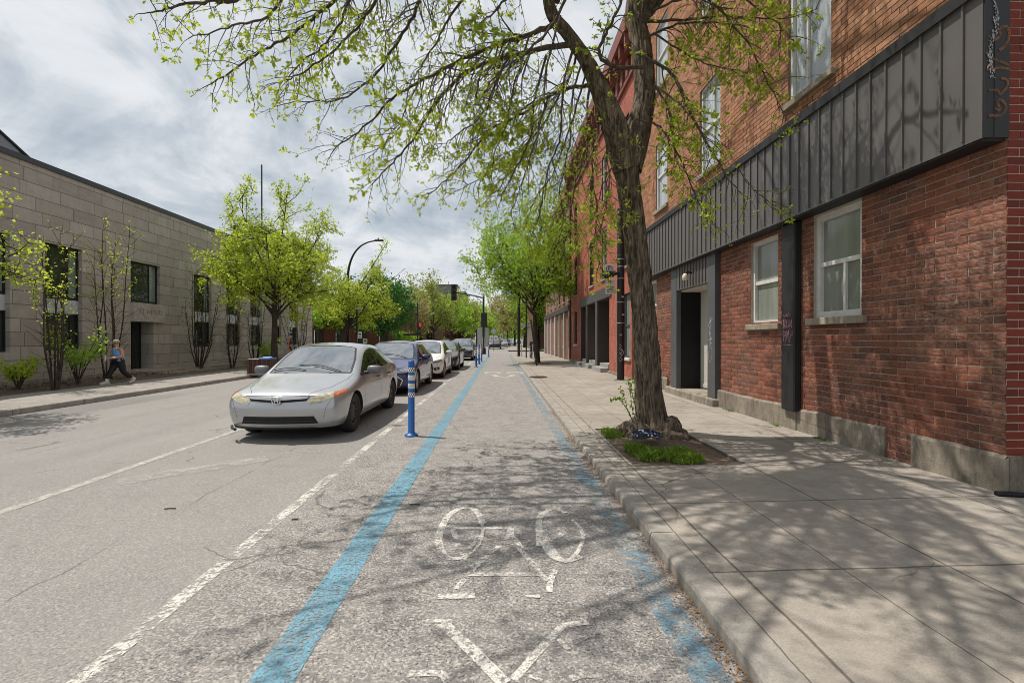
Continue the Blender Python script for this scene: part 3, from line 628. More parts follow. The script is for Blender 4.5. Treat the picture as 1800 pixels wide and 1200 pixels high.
# foundation with a gap where brick shows, stone ledge and door steps
mb = MB(); ga, gb = yx(1610, XW), yx(1560, XW)
for a, c, xo in ((B0-0.03, ga, 4.455), (gb, yx(1405, XW), 4.465), (yx(1405, XW)+.004, yx(1262, XW), 4.44), (yx(1176, XW), B1, 4.44)):
    n = max(2, int((c-a)/0.12)); top = []
    for i in range(n+1):
        yy = a + (c-a)*i/n; q = noise.noise(Vector((yy*3, 1.7, a)))*0.018; q2 = noise.noise(Vector((yy*5, 9.7, a)))*0.012
        top.append((yy, 0.475 + q, xo + q2))
    for i in range(n):
        (ya, za, xa), (yb, zb, xb) = top[i], top[i+1]
        mb.quad((xa, ya, -0.1), (xb, yb, -0.1), (xb, yb, zb-.03), (xa, ya, za-.03)); mb.quad((xa, ya, za-.03), (xb, yb, zb-.03), (xb+.02, yb, zb), (xa+.02, ya, za)); mb.quad((xa+.02, ya, za), (xb+.02, yb, zb), (XW+.01, yb, zb), (XW+.01, ya, za))
    for yy, z_, x_ in (top[0], top[-1]): mb.quad((x_, yy, -.1), (XW, yy, -.1), (XW, yy, z_), (x_, yy, z_-.03))
    mb.build('foundation', M_FOUND, bb); mb = MB()
mb.box(XW-0.005, 6.0, B0-0.035, B0-0.004, -0.1, 0.47)
mb.build('foundation', M_FOUND, bb)
mb = MB(); mb.bbox(4.30, 5.2, yx(1262, 4.42)+.01, yx(1176, 4.42)-.01, -0.05, 0.285, 0.02); mb.build('doorstep', M_FOUND, bb)
# doorway: metal surround, deep dark reveal, pale door, small lamp
ja, jb, jc, jd = yx(1258, 4.4), yx(1245, 4.4), yx(1190, 4.4), yx(1180, 4.4)
mb = MB(); mb.box(4.385, 4.53, ja, jb, 0.22, ZF0-0.022); sur = mb.build('door_jamb', M_JAMB, bb)
mb = MB(); mb.box(4.385, 4.53, jc, jd, 0.286, ZF0-0.022); mb.build('door_jamb', M_JAMB, bb)
mb = MB(); mb.box(4.39, 4.495, jb+.001, jc-.001, 2.70, ZF0-0.022)
yy = jb + .1
while yy < jc - .05: mb.box(4.368, 4.389, yy, yy+.016, 2.72, ZF0-.03); yy += 0.165
mb.build('header_panel', M_PANEL, sur)
mb = MB(); mb.box(4.50, 5.0, jb-.02, jc+.02, 2.66, 2.698); mb.build('soffit', M_SOFFIT, sur)
mb = MB(); mb.box(4.505, 5.0, jc-.012, jc+.03, 0.286, 2.655); mb.build('reveal', M_BLACK, sur); mb = MB(); mb.box(4.505, 5.0, jb-.03, jb+.012, 0.286, 2.655); mb.build('reveal', M_BLACK, sur)
mb = MB(); mb.box(4.985, 5.03, jb+.013, jc-.021, 0.30, 2.65)
for za, zb in ((0.5, 0.95), (1.25, 1.75), (1.9, 2.4)): mb.box(4.975, 4.9845, jb+.35, jc-.4, za, zb)
mb.box(4.90, 4.984, jb+.55, jb+.60, 1.28, 1.33); mb.box(4.965, 4.9845, jb+.15, jc-.2, .34, .42)
dr = mb.build('door', M_DOORW, bb)
mb = MB(); mb.ell((4.94, jb+1.15, 1.2), (.035, .035, .035)); mb.build('handle', M_DKMETAL, dr)
mb = MB(); mb.tube([(4.385, 10.9, 3.0), (4.26, 10.9, 3.04), (4.22, 10.9, 2.98)], 0.022, 8); lm = mb.build('lamp', M_BLACK, bb)
mb = MB(); mb.lathe([(0.03, .02), (.05, 0), (.065, -.06), (.06, -.13), (.0, -.14)], (4.22, 10.9, 2.97), 'z', 14); mb.build('lamp_shade', M_LAMPGL, lm)
# flat steel pilaster between the windows
pa, pb = yx(1396, 4.38), yx(1373, 4.38)
mb = MB(); mb.bbox(4.375, 4.497, pa, pb, 0.42, ZF0-0.022, 0.02); mb.box(4.372, 4.3745, pa+.01, pb-.01, 3.0, 3.012); pil = mb.build('pilaster', M_DKMETAL, bb)
def pp(*pts): return [PX(1350 + a*70/233, 380 + b*360/1200, 4.3745) for a, b in pts]
mb = MB()
tag_ = [((88,578),(98,590),(105,570),(112,588),(120,565),(124,582),(134,568)), ((90,605),(92,660)), ((90,605),(106,612),(92,632),(108,645),(92,660)), ((110,610),(108,650),(122,640),(122,608)), ((124,655),(126,610),(138,650)), ((126,640),(136,640)), ((137,605),(140,650)),
 ((90,672),(92,735)), ((90,672),(106,690),(93,702)), ((104,735),(110,672),(120,732)), ((120,670),(126,735),(134,690),(140,700)), ((140,672),(143,700),(147,668)), ((90,752),(143,753)), ((112,700),(108,720)), ((100,655),(98,640))]
for k, s_ in enumerate(tag_): mb.strip(curve(pp(*s_), 4) if len(s_) > 2 else pp(*s_), 0.013, (-1, 0, 0), 0.0006*(k % 8))
mb.build('graffiti', M_GRAFP, pil)
def pj(*pts): return [PX(1160 + a*110/508, 460 + b*260/1200, 4.3845) for a, b in pts]
mb = MB()
for k, s_ in enumerate([((400,455),(415,480),(402,485),(425,460),(412,448)), ((398,495),(412,500),(410,525),(395,520),(400,495)), ((396,535),(412,545),(396,570),(414,580),(398,600)), ((410,545),(400,600),(416,605),(396,640)), ((396,640),(420,620),(404,660),(422,655)), ((420,655),(402,690),(398,770),(404,808),(416,800),(424,740),(418,690),(400,665))]):
    mb.strip(curve(pj(*s_), 5), 0.018, (-1, 0, 0), 0.0006*k)
mb.build('graffiti', M_GRAFW, sur)
# chipped white paint marks on the corner
mb = MB()
for pts in (((1768,724),(1772,730)), ((1766,728),(1775,727)), ((1771,722),(1771,733)), ((1778,728),(1800,731)), ((1774,745),(1777,747)), ((1784,742),(1788,742))):
    mb.strip([PY(a, b, B0-0.0005) for a, b in pts], 0.010, (0, -1, 0), 0.001)
mb.build('paint_chip', M_GRAFW, bb)
# cable along the fascia top
mb = MB(); mb.tube(curve([(XF+.1, B0+2.5 + i*1.6, ZF1+0.09+0.03*math.sin(i*2.1)) for i in range(7)], 4), 0.012, 6); mb.build('cable', M_WHITEWOOD, bb)
# black edging of a gravel strip round the corner
gv = thing('gravel_bed', 'black edged strip of gravel at the corner of the near brick building', 'gravel bed', (4.9, 3.9, .13))
mb = MB(); mb.tube([(4.36, 4.13, .142), (5.9, 3.72, .142)], 0.028, 8); mb.build('edging', M_BLACK, gv)
mb = MB()
for k in range(700):
    u = rnd.random()*1.5; x = 4.42+u; yb = 4.11 - u*0.266; y = yb + rnd.random()*(B0-0.05-yb); s = rnd.uniform(.008, .018); mb.ell((x, y, .138), (s, s, s*.7), 5, 3)
setp(mb.build('gravel', M_STEPSTONE, gv, norm=False), kind='stuff')

# ---- red painted terrace house
rb = thing('brick_building', 'red painted brick house with three dark recessed doorways and a rust red cornice', 'building', (XW, B1, 0))
C0, C1 = B1 + 0.004, 30.4
rec = [(19.7, 22.0, 0.15, 3.22), (22.4, 24.6, 0.15, 3.22), (24.9, 26.6, 0.15, 3.22)]
g1 = (16.5, 17.45, 0.85, 3.15); g2 = (27.9, 28.9, 1.2, 3.15)
u2 = [(a, a+0.95, 4.1, 6.3) for a in (16.7, 20.2, 23.05, 28.0)]; u3 = [(a, a+0.95, 7.4, 9.4) for a in (16.7, 20.2, 23.05, 28.0)]
mb = MB(); mb.wall('x', XW, C0, C1, -0.2, 12.0, [o + (0.9,) for o in rec] + [o + (0.12,) for o in [g1, g2] + u2 + u3], 0.12, -1, 0, 1)
mb.m = [2*(1-q) for q in mb.m] if False else [1 if q == 1 else 2 for q in mb.m]; mb.bricks('x', XW, C0, C1, .1, 11.2, rec + [g1, g2] + u2 + u3 + [(19.3, 26.9, 3.2, 3.7)], -1, rb_, .225, .076, .010, .007, .0)
mb.quad((XW, C1, -.2), (14, C1, -.2), (14, C1, 12), (XW, C1, 12)); mb.quad((XW, C0, 11.9), (14, C0, 11.9), (14, C1, 11.9), (XW, C1, 11.9)); mb.build('wall', [F_RED, M_BROWNP, M_MORTR], rb, norm=False)
for o in [g1, g2]: win_x(rb, XW, *o, 0.10, -1, M_JAMB, M_GLBLIND if o is g1 else M_GLDK, 0.06, (0.5,), sillm=M_WHITEWOOD)
for o in u2 + u3: win_x(rb, XW, *o, 0.10, -1, M_WHITEWOOD if o in (u2[1], u3[1]) else M_BROWNP, M_GLDK, 0.06, (0.5,))
mb = MB(); mb.box(XW-0.06, XW-0.001, 19.3, 26.9, 3.24, 3.66); mb.build('lintel', M_JAMB, rb)
mb = MB()
for a, c in ((22.02, 22.38), (24.62, 24.88)): mb = MB(); mb.box(XW-0.05, XW-0.002, a, c, 0.15, 3.238); mb.build('post', M_JAMB, rb)
for i, o in enumerate(rec):
    mb = MB(); a, c = o[0]+.25, o[1]-.25
    mb.box(XW+0.86, XW+0.895, o[0]+.003, o[1]-.003, .152, 3.218); mb.box(XW+.82, XW+.859, a, a+.07, .16, 2.4); mb.box(XW+.82, XW+.859, c-.07, c, .16, 2.4); mb.box(XW+.82, XW+.859, a+.07, c-.07, 2.33, 2.4); mb.box(XW+.80, XW+.83, (a+c)/2+.02, c-.1, .2, 2.3)
    d_ = mb.build('door', M_BROWNP if i != 1 else M_DOORW, rb)
    mb = MB(); mb.box(XW-0.35, XW+0.5, o[0]+.1, o[1]-.3, -.05, .30); mb.box(XW-0.02, XW+0.8, o[0]+.1, o[1]-.5, .30, .46); mb.build('doorstep', M_STEPSTONE, rb)
def pg(*pts): return [PX(900 + a/4.615, 420 + b/4.615, XW-0.052) for a, b in pts]
mb = MB(); mb.box(XW-.10, XW-.002, 17.6, 19.6, -.05, .22); mb.box(XW-.10, XW-.002, C0+.01, 17.6, -.05, .16); mb.box(XW-.1, XW-.002, 26.7, C1, -.05, .3); mb.build('foundation', M_FOUND, rb)
mb = MB(); mb.box(XW-0.45, XW+.3, C0, C1, 11.55, 12.05); mb.box(XW-.25, XW+.3, C0, C1, 11.2, 11.55); mb.box(XW-.10, XW+.1, C0, C1, 10.4, 10.55)
yy = C0 + .15
while yy < C1-.2: mb.box(XW-.40, XW-.252, yy, yy+.14, 11.12, 11.549); mb.box(XW-.12, XW-.002, yy, yy+.3, 10.56, 11.1); yy += 0.72
mb.build('cornice', M_CORN, rb)
mb = MB(); mb.tube([(XW-.08, 30.2, .2), (XW-.08, 30.2, 11)], .05, 8); mb.build('downspout', M_BROWNP, rb)
mb = MB()
for k, s_ in enumerate([((632,780),(650,800),(630,830),(655,850),(632,880)), ((640,850),(655,830),(650,900),(635,920)), ((640,790),(645,915))]): mb.strip(curve([PX(900 + a/4.615, 420 + b/4.615, XW+.4) for a, b in s_], 4), .05, (-1, 0, 0), .001*k)

# ---- two farther terrace houses
def terrace(y0, y1, m, label, h, wh, doors, seed):
    b = thing('brick_building', label, 'building', (XW, y0, 0)); rr = random.Random(seed); ops = []; n = int((y1-y0)/2.3)
    for i in range(n):
        a = y0 + 0.45 + i*(y1-y0-0.3)/n
        ops += [(a, a+0.95, 0.3 if i in doors else 1.0, 3.1, i in doors), (a, a+0.95, 4.1, 6.2, False), (a, a+0.95, 7.4, 9.2, False)]
    mb = MB(); mb.wall('x', XW+0.05, y0+.003, y1, -.2, h, [o[:4] + (0.15,) for o in ops], .15, -1)
    mb.quad((XW+.05, y0+.003, h), (14, y0+.003, h), (14, y1, h), (XW+.05, y1, h)); mb.quad((XW+.05, y1, -.2), (14, y1, -.2), (14, y1, h), (XW+.05, y1, h)); mb.quad((XW+.05, y0+.003, 9), (14, y0+.003, 9), (14, y0+.003, h), (XW+.05, y0+.003, h)); mb.build('wall', m, b)
    for o in ops:
        win_x(b, XW+.05, *o[:4], 0.11, -1, wh, M_GLDK, 0.07, (0.75,) if o[4] else (0.5,), sill=not o[4])
    mb = MB(); mb.box(XW-.3, XW+.3, y0+.003, y1, h-.55, h+.05); mb.box(XW-.15, XW+.3, y0+.003, y1, h-.9, h-.55); mb.build('cornice', M_CORN if wh is M_BROWNP else M_BROWNP, b)
    mb = MB()
    for i in range(n+1):
        yy = y0 + 0.25 + i*(y1-y0-.3)/n; mb = MB(); mb.box(XW-.08, XW+.049, yy-.11, yy+.11, 0.13, 3.35); mb.build('pilaster', M_WHITEWOOD if wh is not M_BROWNP else M_SOFFIT, b)
    mb = MB(); mb.box(XW-.14, XW+.049, y0+.01, y1, 3.352, 3.7); mb.build('lintel', M_BROWNP, b)
    return b
terrace(30.5, 38.5, M_BR_BRN, 'brown brick house with pale pilasters between the red house and the corner house', 11.4, M_BROWNP, (0, 3), 4)
terrace(38.55, 47.6, M_BR_PINK, 'far pinkish brick corner house with white pilasters behind the young street tree', 10.8, M_WHITEWOOD, (1, 2), 8)
terrace(60.5, 84, M_BR_PINK, 'brick house beyond the crossing at the right end of the street', 9.5, M_BROWNP, (1, 3), 9)
# ------------------------------------------------------------------ stone library on the left
def stone():
    m, t = mat('grey_beige_stone_slabs'); p = t.pos(); x, y, z = t.xyz(p)
    uv = t.vec(t.math('ADD', t.math('ADD', x, y), 0.35), t.math('ADD', z, 0.13))
    b = t.n('ShaderNodeTexBrick', {'Vector': uv, 'Color1': (0.315, 0.277, 0.24), 'Color2': (0.46, 0.415, 0.365), 'Mortar': (0.12, 0.106, 0.093), 'Scale': 1.0, 'Mortar Size': 0.010, 'Mortar Smooth': 0.1, 'Bias': 0.0, 'Brick Width': 1.48, 'Row Height': 0.465}, offset=0.37, offset_frequency=2, squash=0.72, squash_frequency=3)
    st = t.noise(t.scale(p, (1.0, 1.0, 7.0)), 1.6, 6, 0.6, 0.4); cl = t.noise(p, 2.2, 6, 0.6)
    c = t.mix(t.math('MULTIPLY', t.mr(st, 0.35, 0.68), 0.45), b.outputs[0], (0.46, 0.42, 0.37)); c = t.mix(t.math('MULTIPLY', t.mr(cl, 0.48, 0.72), 0.42), c, (0.26, 0.215, 0.175))
    dr = t.noise(t.scale(p, (1, 1, .12)), 3.2, 6, .7); c = t.mix(t.math('MULTIPLY', t.mr(dr, .52, .72), .35), c, (.19, .165, .14)); c = t.mix(b.outputs[1], c, (0.12, 0.106, 0.093))
    h = t.math('SUBTRACT', t.math('MULTIPLY', cl, 0.2), b.outputs[1])
    t.out(t.bsdf(c, 0.75, t.bump(h, 0.6, 0.012))); return m
M_STON = stone()
M_LINT = concrete('carved_stone', (0.52, 0.48, 0.42), bumpd=0.004)
M_COPING = plain('dark_metal_coping', (0.035, 0.04, 0.047), 0.45)
M_ZINC = plain('grey_zinc_roof', (0.22, 0.245, 0.275), 0.45, 0.2, 0.12, 1.5)
M_SPAND = plain('pale_grey_spandrel', (0.50, 0.52, 0.54), 0.5, 0, 0.08)
M_DKFRAME = plain('black_window_frame', (0.014, 0.015, 0.017), 0.4)
M_CURT = glass('glass_over_curtain', (0.19, 0.24, 0.21), 0.05, 0.2)
M_GLLIB = glass('library_glass', (0.028, 0.038, 0.030), 0.02, 0.6, 0.8)
M_CARVE = plain('carved_letter_shade', (0.23, 0.205, 0.175), 0.8)
L0, L1 = 6.0, PX(549, 600, LB).y
lib = thing('stone_building', 'long low stone clad library with large dark windows across the street', 'building', (LB, 20, 0))
wins = [(14.0, PX(18, 600, LB).y)] + [(PX(a, 600, LB).y, PX(b, 600, LB).y) for a, b in ((80, 145), (341, 372), (398, 422))] + [(31.5, 33.0), (34.4, 35.9), (37.3, 38.8)]
dy0, dy1 = PX(230, 600, LB).y, PX(282, 600, LB).y
ops = [(a, b, 1.08, 4.92, 0.22) for a, b in wins] + [(dy0, dy1, 3.12, 4.92, 0.22), (dy0, dy1-0.45, 0.15, 2.28, 0.7)]
mb = MB(); mb.wall('x', LB, L0, L1, -0.5, 7.5, ops, 0.22, 1); mb.quad((LB, L1, -.5), (-40, L1, -.5), (-40, L1, 7.5), (LB, L1, 7.5)); mb.quad((LB, L0, -.5), (-40, L0, -.5), (-40, L0, 7.5), (LB, L0, 7.5)); mb.build('wall', M_STON, lib)
mb = MB(); mb.box(-40, LB+0.05, L0-.03, L1+.03, 7.5, 7.68); mb.build('roof', M_COPING, lib)
mb = MB(); mb.prism([(18.6, 7.68), (4.0, 15.2), (4.0, 7.68)], 'x', -34, -17.0)
s0 = mb.build('rooftop_monitor', M_ZINC, lib)
mb = MB()
for k in range(8):
    yy = 18.6 - 0.25 - k*0.72; zt = 7.68 + (18.6-yy)*7.52/14.6; mb.box(-16.999, -16.985, yy-.012, yy+.012, 7.69, zt)
mb.tube([(-16.98, 18.6, 7.70), (-16.98, 4.0, 15.22)], 0.05, 6); mb.build('seam', M_COPING, s0)
def glz(y0, y1, z0, z1, split, d=0.2):
    X = LB - d; f = MB(); fw = .055
    f.box(X-.02, X+.05, y0, y0+fw, z0, z1); f.box(X-.02, X+.05, y1-fw, y1, z0, z1); f.box(X-.02, X+.05, y0+fw, y1-fw, z1-fw, z1); f.box(X-.02, X+.05, y0+fw, y1-fw, z0, z0+fw+.05)
    yc = y0 + (y1-y0)*split; f.box(X-.019, X+.03, yc-.02, yc+.02, z0+fw+.05, z1-fw)
    o = f.build('window', M_DKFRAME, lib)
    g = MB(); g.box(X-.018, X+.001, y0+fw, yc-.02, z0+.1, z1-fw); g.build('pane', M_GLLIB, o)
    g = MB(); g.box(X-.018, X+.001, yc+.02, y1-fw, z0+.1, z1-fw); g.build('pane', M_CURT if z0 > 2.5 else M_GLLIB, o)
    return o
for a, b in wins:
    glz(a+.002, b-.002, 2.96, 4.918, 0.72); glz(a+.002, b-.002, 1.082, 2.44, 0.78)
    mb = MB(); mb.box(LB-.24, LB-.14, a+.002, b-.1, 2.442, 2.958); mb.box(LB-.22, LB-.16, b-.099, b-.002, 2.442, 2.958); mb.build('spandrel', M_SPAND, lib)
glz(dy0+.002, dy1-.002, 3.122, 4.918, 0.73)
mb = MB(); mb.box(LB-.10, LB+.14, dy0-.02, dy1+.12, 2.29, 3.11); lt = mb.build('lintel', M_LINT, lib)
text('lettering', 'ST HENRI', 0.34, M_CARVE, lt, (LB+.142, (dy0+dy1)/2+.1, 2.72), ROT_LEFTWALL, 0.004, 1.0)
mb = MB(); X = LB-.6; a, b = dy0, dy1-.45
mb.box(X-.03, X+.04, a+.003, a+.07, .152, 2.278); mb.box(X-.03, X+.04, b-.07, b-.003, .152, 2.278); mb.box(X-.03, X+.04, a+.07, b-.07, 2.2, 2.278); mb.box(X-.029, X+.035, b-.55, b-.49, .152, 2.2); mb.box(X+.041, X+.06, b-.62, b-.60, .6, 1.7)
d_ = mb.build('door', M_DKFRAME, lib); mb = MB(); mb.box(X-.025, X+.002, a+.07, b-.07, .155, 2.2); mb.build('pane', M_GLLIB, d_)
mb = MB(); mb.box(LB+.003, -14.6, dy0-.4, dy1+5.5, -.3, .14); mb.box(-14.598, -14.2, dy0-.4, dy1+5.0, -.3, .05); mb.build('doorstep', M_STONE, lib)
mb = MB(); mb.box(-15.75, -15.5, 4, dy0-.42, -.3, .17); mb.box(-15.75, -15.5, dy1+5.52, L1-.5, -.3, .20); mb.build('planter_kerb', M_STONE, lib)
mb = MB(); mb.tube([(-17.2, 35.5, 7.6), (-17.2, 35.5, 14.1)], 0.055, 8); mb.build('mast', M_COPING, lib)
mb = MB(); mb.box(-19.5, -17.2, 36.0, 39.0, 7.68, 9.6); mb.box(-19.6, -17.1, 35.9, 39.1, 9.6, 9.75); mb.build('rooftop_box', M_COPING, lib)
# planting bed in front
mb = MB(); nx, ny = 10, 90
for i in range(nx+1):
    for j in range(ny+1):
        x = -15.9 + 2.52*i/nx; y = 3.0 + (L1-3)*j/ny; mb.v.append((x, y, ZL + 0.005 + (0.09 + 0.08*noise.noise(Vector((x*2, y*2, 4))))*math.sin(math.pi*i/nx)))
for i in range(nx):
    for j in range(ny):
        if dy0-.5 < mb.v[i*(ny+1)+j][1] < dy1+5.1 : continue
        mb.f.append([i*(ny+1)+j, (i+1)*(ny+1)+j, (i+1)*(ny+1)+j+1, i*(ny+1)+j+1]); mb.m.append(0); mb.s.append(True)
mb.build('planting_bed', M_SOIL, kind='structure')
mb = MB()
for k in range(3500):
    x = rnd.uniform(-15.4, -13.4); y = rnd.uniform(9, L1-1)
    if dy0-.4 < y < dy1+5: continue
    s = rnd.uniform(.03, .07); p = Vector((x, y, .05+rnd.random()*.06)); u = Vector((rnd.uniform(-1, 1), rnd.uniform(-1, 1), rnd.uniform(-.5, .5))).normalized()*s; v = u.cross(Vector((0, .2, 1)))*.5; mb.add([p-u, p-v, p+u, p+v], [(0, 1, 2, 3)])
setp(mb.build('leaf_litter', M_SOIL, kind='stuff', norm=False), 'dark dead leaves covering the planting bed along the library wall', 'leaf litter')
# the strip between bed and library where the door is, hard ground
# ------------------------------------------------------------------ far background buildings
M_CONC_TOWER = plain('grey_tower_concrete', (0.20, 0.185, 0.165), 0.8)
def tower():
    b = thing('tower_block', 'grey flat roofed tower block rising behind the park trees', 'building', (-20, 230, 0))
    d = 230; z1 = PD(775, 500, d).z; xa, xb = PD(752, 500, d).x, PD(802, 500, d).x; xm = PD(733, 520, d).x; xe = PD(818, 520, d).x; z2 = PD(775, 514, d).z
    n = 7; ops = []
    for k in range(6):
        for i in range(n): u = xm + 1.2 + i*(xe-xm-1.5)/n; ops.append((u, u+1.7, z2-3.4-k*3.1, z2-1.6-k*3.1))
    mb = MB(); mb.wall('y', d, xm, xe, -1, z2, ops, .3, 1); mb.box(xm, xe, d+.35, d+22, -1, z2-.3); mb.build('wall', M_CONC_TOWER, b)
    for o in ops:
        g = MB(); g.box(o[0], o[1], d+.2, d+.3, o[2], o[3]); g.build('window', M_GLDK, b)
    mb = MB(); mb.box(xa, xb, d+3, d+15, z2-.3, z1); mb.box(xa-.4, xb+.4, d+2.6, d+15.4, z1, z1+.3); mb.box(xm-.3, xe+.3, d-.3, d+22.2, z2+.002, z2+.35)
    for q in (.1, .35, .7): mb.tube([(xa+(xb-xa)*q, d+4, z1), (xa+(xb-xa)*q, d+4, z1+1.8)], .12, 5)
    mb.build('penthouse', M_CONC_TOWER, b)
tower()
M_BR_FAR = brick('far_red_brick', (0.26, 0.075, 0.05), (0.20, 0.055, 0.04), (0.2, 0.15, 0.12), st=0.3, rusty=0.3)
def far_house(x0, x1, y, h, label, m, gable=False):
    b = thing('brick_building', label, 'building', ((x0+x1)/2, y, 0)); n = max(2, int((x1-x0)/2.6)); ops = []
    for k in range(int(h//3.2)):
        for i in range(n): u = x0 + .8 + i*(x1-x0-.6)/n; ops.append((u, u+1.1, .9+k*3.2, 2.7+k*3.2))
    mb = MB(); mb.wall('y', y, x0, x1, -.4, h, ops, .15, 1); mb.quad((x1, y, -.4), (x1, y+12, -.4), (x1, y+12, h), (x1, y, h)); mb.quad((x0, y, -.4), (x0, y+12, -.4), (x0, y+12, h), (x0, y, h)); mb.build('wall', m, b)
    for o in ops:
        g = MB(); g.box(o[0], o[1], y+.12, y+.16, o[2], o[3]); w_ = g.build('window', M_GLDK, b); g = MB(); g.box(o[0]-.1, o[1]+.1, y-.06, y+.119, o[2]-.14, o[2]-.002); g.build('sill', M_STONE, w_)
    mb = MB()
    if gable: mb.prism([(x0-.3, h), ((x0+x1)/2, h+2.6), (x1+.3, h)], 'y', y-.3, y+12.2)
    else: mb.box(x0-.2, x1+.2, y-.25, y+12, h, h+.4)
    mb.build('roof', M_CORN if not gable else M_ROOF, b)
far_house(-33, -13.0, 63, 6.2, 'low red brick house across the side street behind the dark green maple', M_BR_FAR)
far_house(-60, -34, 64, 7.0, 'grey gabled house seen through the leaves beyond the library corner', M_CONC_TOWER, True)
far_house(-12.6-4, -12.6+0.5, 92, 9.0, 'tall narrow brown house between the dark maple and the park trees', M_BR_BRN)
# ------------------------------------------------------------------ trees
def bark(name, c1, c2, bd=0.03, sc=1.0):
    m, t = mat(name); p = t.obj(); q = t.scale(p, (1, 1, 0.16))
    f = t.noise(q, 26*sc, 5, 0.65, 0.6); g = t.noise(p, 6, 4); k = t.noise(p, 60, 3, 0.7)
    c = t.mix(t.mr(f, 0.40, 0.62), c1, c2); c = t.mix(t.math('MULTIPLY', t.mr(g, 0.5, 0.75), 0.35), c, (c2[0]*1.25, c2[1]*1.25, c2[2]*1.25))
    t.out(t.bsdf(c, 0.9, t.bump(t.math('ADD', f, t.math('MULTIPLY', k, 0.25)), 0.9, bd), **{'Specular IOR Level': 0.2})); return m
M_BARK = bark('furrowed_bark', (0.055, 0.043, 0.032), (0.265, 0.208, 0.150), 0.05)
M_BRANCH = bark('branch_bark', (0.060, 0.047, 0.037), (0.13, 0.105, 0.082), 0.01)
M_BARKD = bark('dark_bark', (0.035, 0.028, 0.022), (0.095, 0.075, 0.058), 0.02)
L_MAPLE = leafmat('young_yellow_green_leaf', (0.24, 0.34, 0.025), (0.46, 0.54, 0.07), 0.6)
L_LIME = leafmat('lime_leaf', (0.26, 0.37, 0.03), (0.49, 0.58, 0.08), 0.6)
L_GREEN = leafmat('fresh_green_leaf', (0.17, 0.33, 0.03), (0.37, 0.53, 0.07), 0.58)
L_DARK = leafmat('deep_green_leaf', (0.035, 0.125, 0.02), (0.085, 0.23, 0.042), 0.38)
L_OLIVE = leafmat('olive_spring_leaf', (0.19, 0.24, 0.05), (0.33, 0.37, 0.10), 0.5)
L_TAN = leafmat('tan_bud_leaf', (0.26, 0.23, 0.09), (0.38, 0.34, 0.15), 0.45)
L_RED = leafmat('purple_leaf', (0.06, 0.02, 0.025), (0.12, 0.04, 0.04), 0.3)


def clump(mb, p, d, s, r, k=6):                                     # a spray of young leaves at a twig tip
    nz = noise.noise(p*1.1)
    if nz < -.22 and r.random() < .35: return
    s *= .85 + .5*max(-.3, nz); k = max(2, int(k*(1 + nz)))
    for i in range(k):
        q = (d*0.5 + rvec(r)*1.0 + Vector((0, 0, -0.25))).normalized()
        b = p + rvec(r)*s*0.25
        leaf(mb, b, q, s*r.uniform(0.4, 1.35), r, r.uniform(.2, .32))

# ---- the big street tree in front of the brick building
BT = PG(1146, 760, ZR)
bt = thing('street_tree', 'big leaning street tree with furrowed bark and sparse young leaves rooted in the square pit', 'tree', (BT.x, BT.y, ZR))
r = random.Random(11)
def barktube(mb, pts, rad, seg=110, amp=0.024, seed=0.0, flare=None):
    pts = curve(pts, 30); n = len(pts); vs = []
    def rr(tt):
        x_ = tt*(len(rad)-1); i = min(int(x_), len(rad)-2); f_ = x_-i; return rad[i]*(1-f_) + rad[i+1]*f_
    for i, p in enumerate(pts):
        t_ = (pts[min(i+1, n-1)] - pts[max(i-1, 0)]).normalized(); u = Vector((1, 0, 0)); u = (u - t_*u.dot(t_)).normalized(); w_ = t_.cross(u); R_ = rr(i/(n-1))
        for j in range(seg):
            a = 2*math.pi*j/seg; c, s_ = math.cos(a), math.sin(a); h = p.z
            q1 = noise.noise(Vector((c*3.2, s_*3.2, h*0.9 + seed))); q2 = abs(noise.noise(Vector((c*8 + q1, s_*8, h*1.7 + seed)))); q3 = abs(noise.noise(Vector((c*17, s_*17, h*4.5 + seed))))
            d_ = R_*(1 + 0.10*q1) + amp*(1.0 - 3.0*min(q2, .45) - 1.3*q3)*min(1, R_/0.2)
            if flare: d_ += flare(a, h, R_)
            vs.append(p + (u*c + w_*s_)*d_)
    mb.add(vs, [(i*seg+j, i*seg+(j+1) % seg, (i+1)*seg+(j+1) % seg, (i+1)*seg+j) for i in range(n-1) for j in range(seg)], 0, True)
def tp(pts, d0, d1): n = len(pts); return [PD(x, y, d0 + (d1-d0)*i/(n-1)) for i, (x, y) in enumerate(pts)]
D0 = (BT - CAM).dot(FW)
mb = MB()
def flare(a, h, R_):
    k = math.exp(-max(0, h-ZR-.02)/0.17); lob = 0.55 + 0.45*math.sin(a*4 + 0.7) + 0.3*math.sin(a*7+2); return R_*0.55*k*lob
barktube(mb, tp([(1150, 775), (1146, 745), (1141, 700), (1137, 625), (1126, 500), (1114, 400), (1104, 320), (1101, 262)], D0, D0 + 0.05), [0.225, 0.205, 0.188, 0.175, 0.155, 0.155, 0.165, 0.20], flare=flare)
barktube(mb, tp([(1106, 300), (1120, 235), (1133, 165), (1127, 82), (1116, 10), (1140, -90), (1128, -200), (1140, -340)], D0 + .02, D0 + 0.7), [0.17, 0.185, 0.150, 0.145, 0.14, 0.12, 0.095, 0.05], 72, .018, 5)
barktube(mb, tp([(1099, 300), (1080, 225), (1055, 160), (1028, 105), (995, 58), (968, 22), (955, -60), (930, -150), (900, -260)], D0 + .0, D0 - .6), [0.17, 0.185, 0.130, 0.100, 0.085, 0.080, 0.070, 0.055, 0.025], 72, .015, 9)
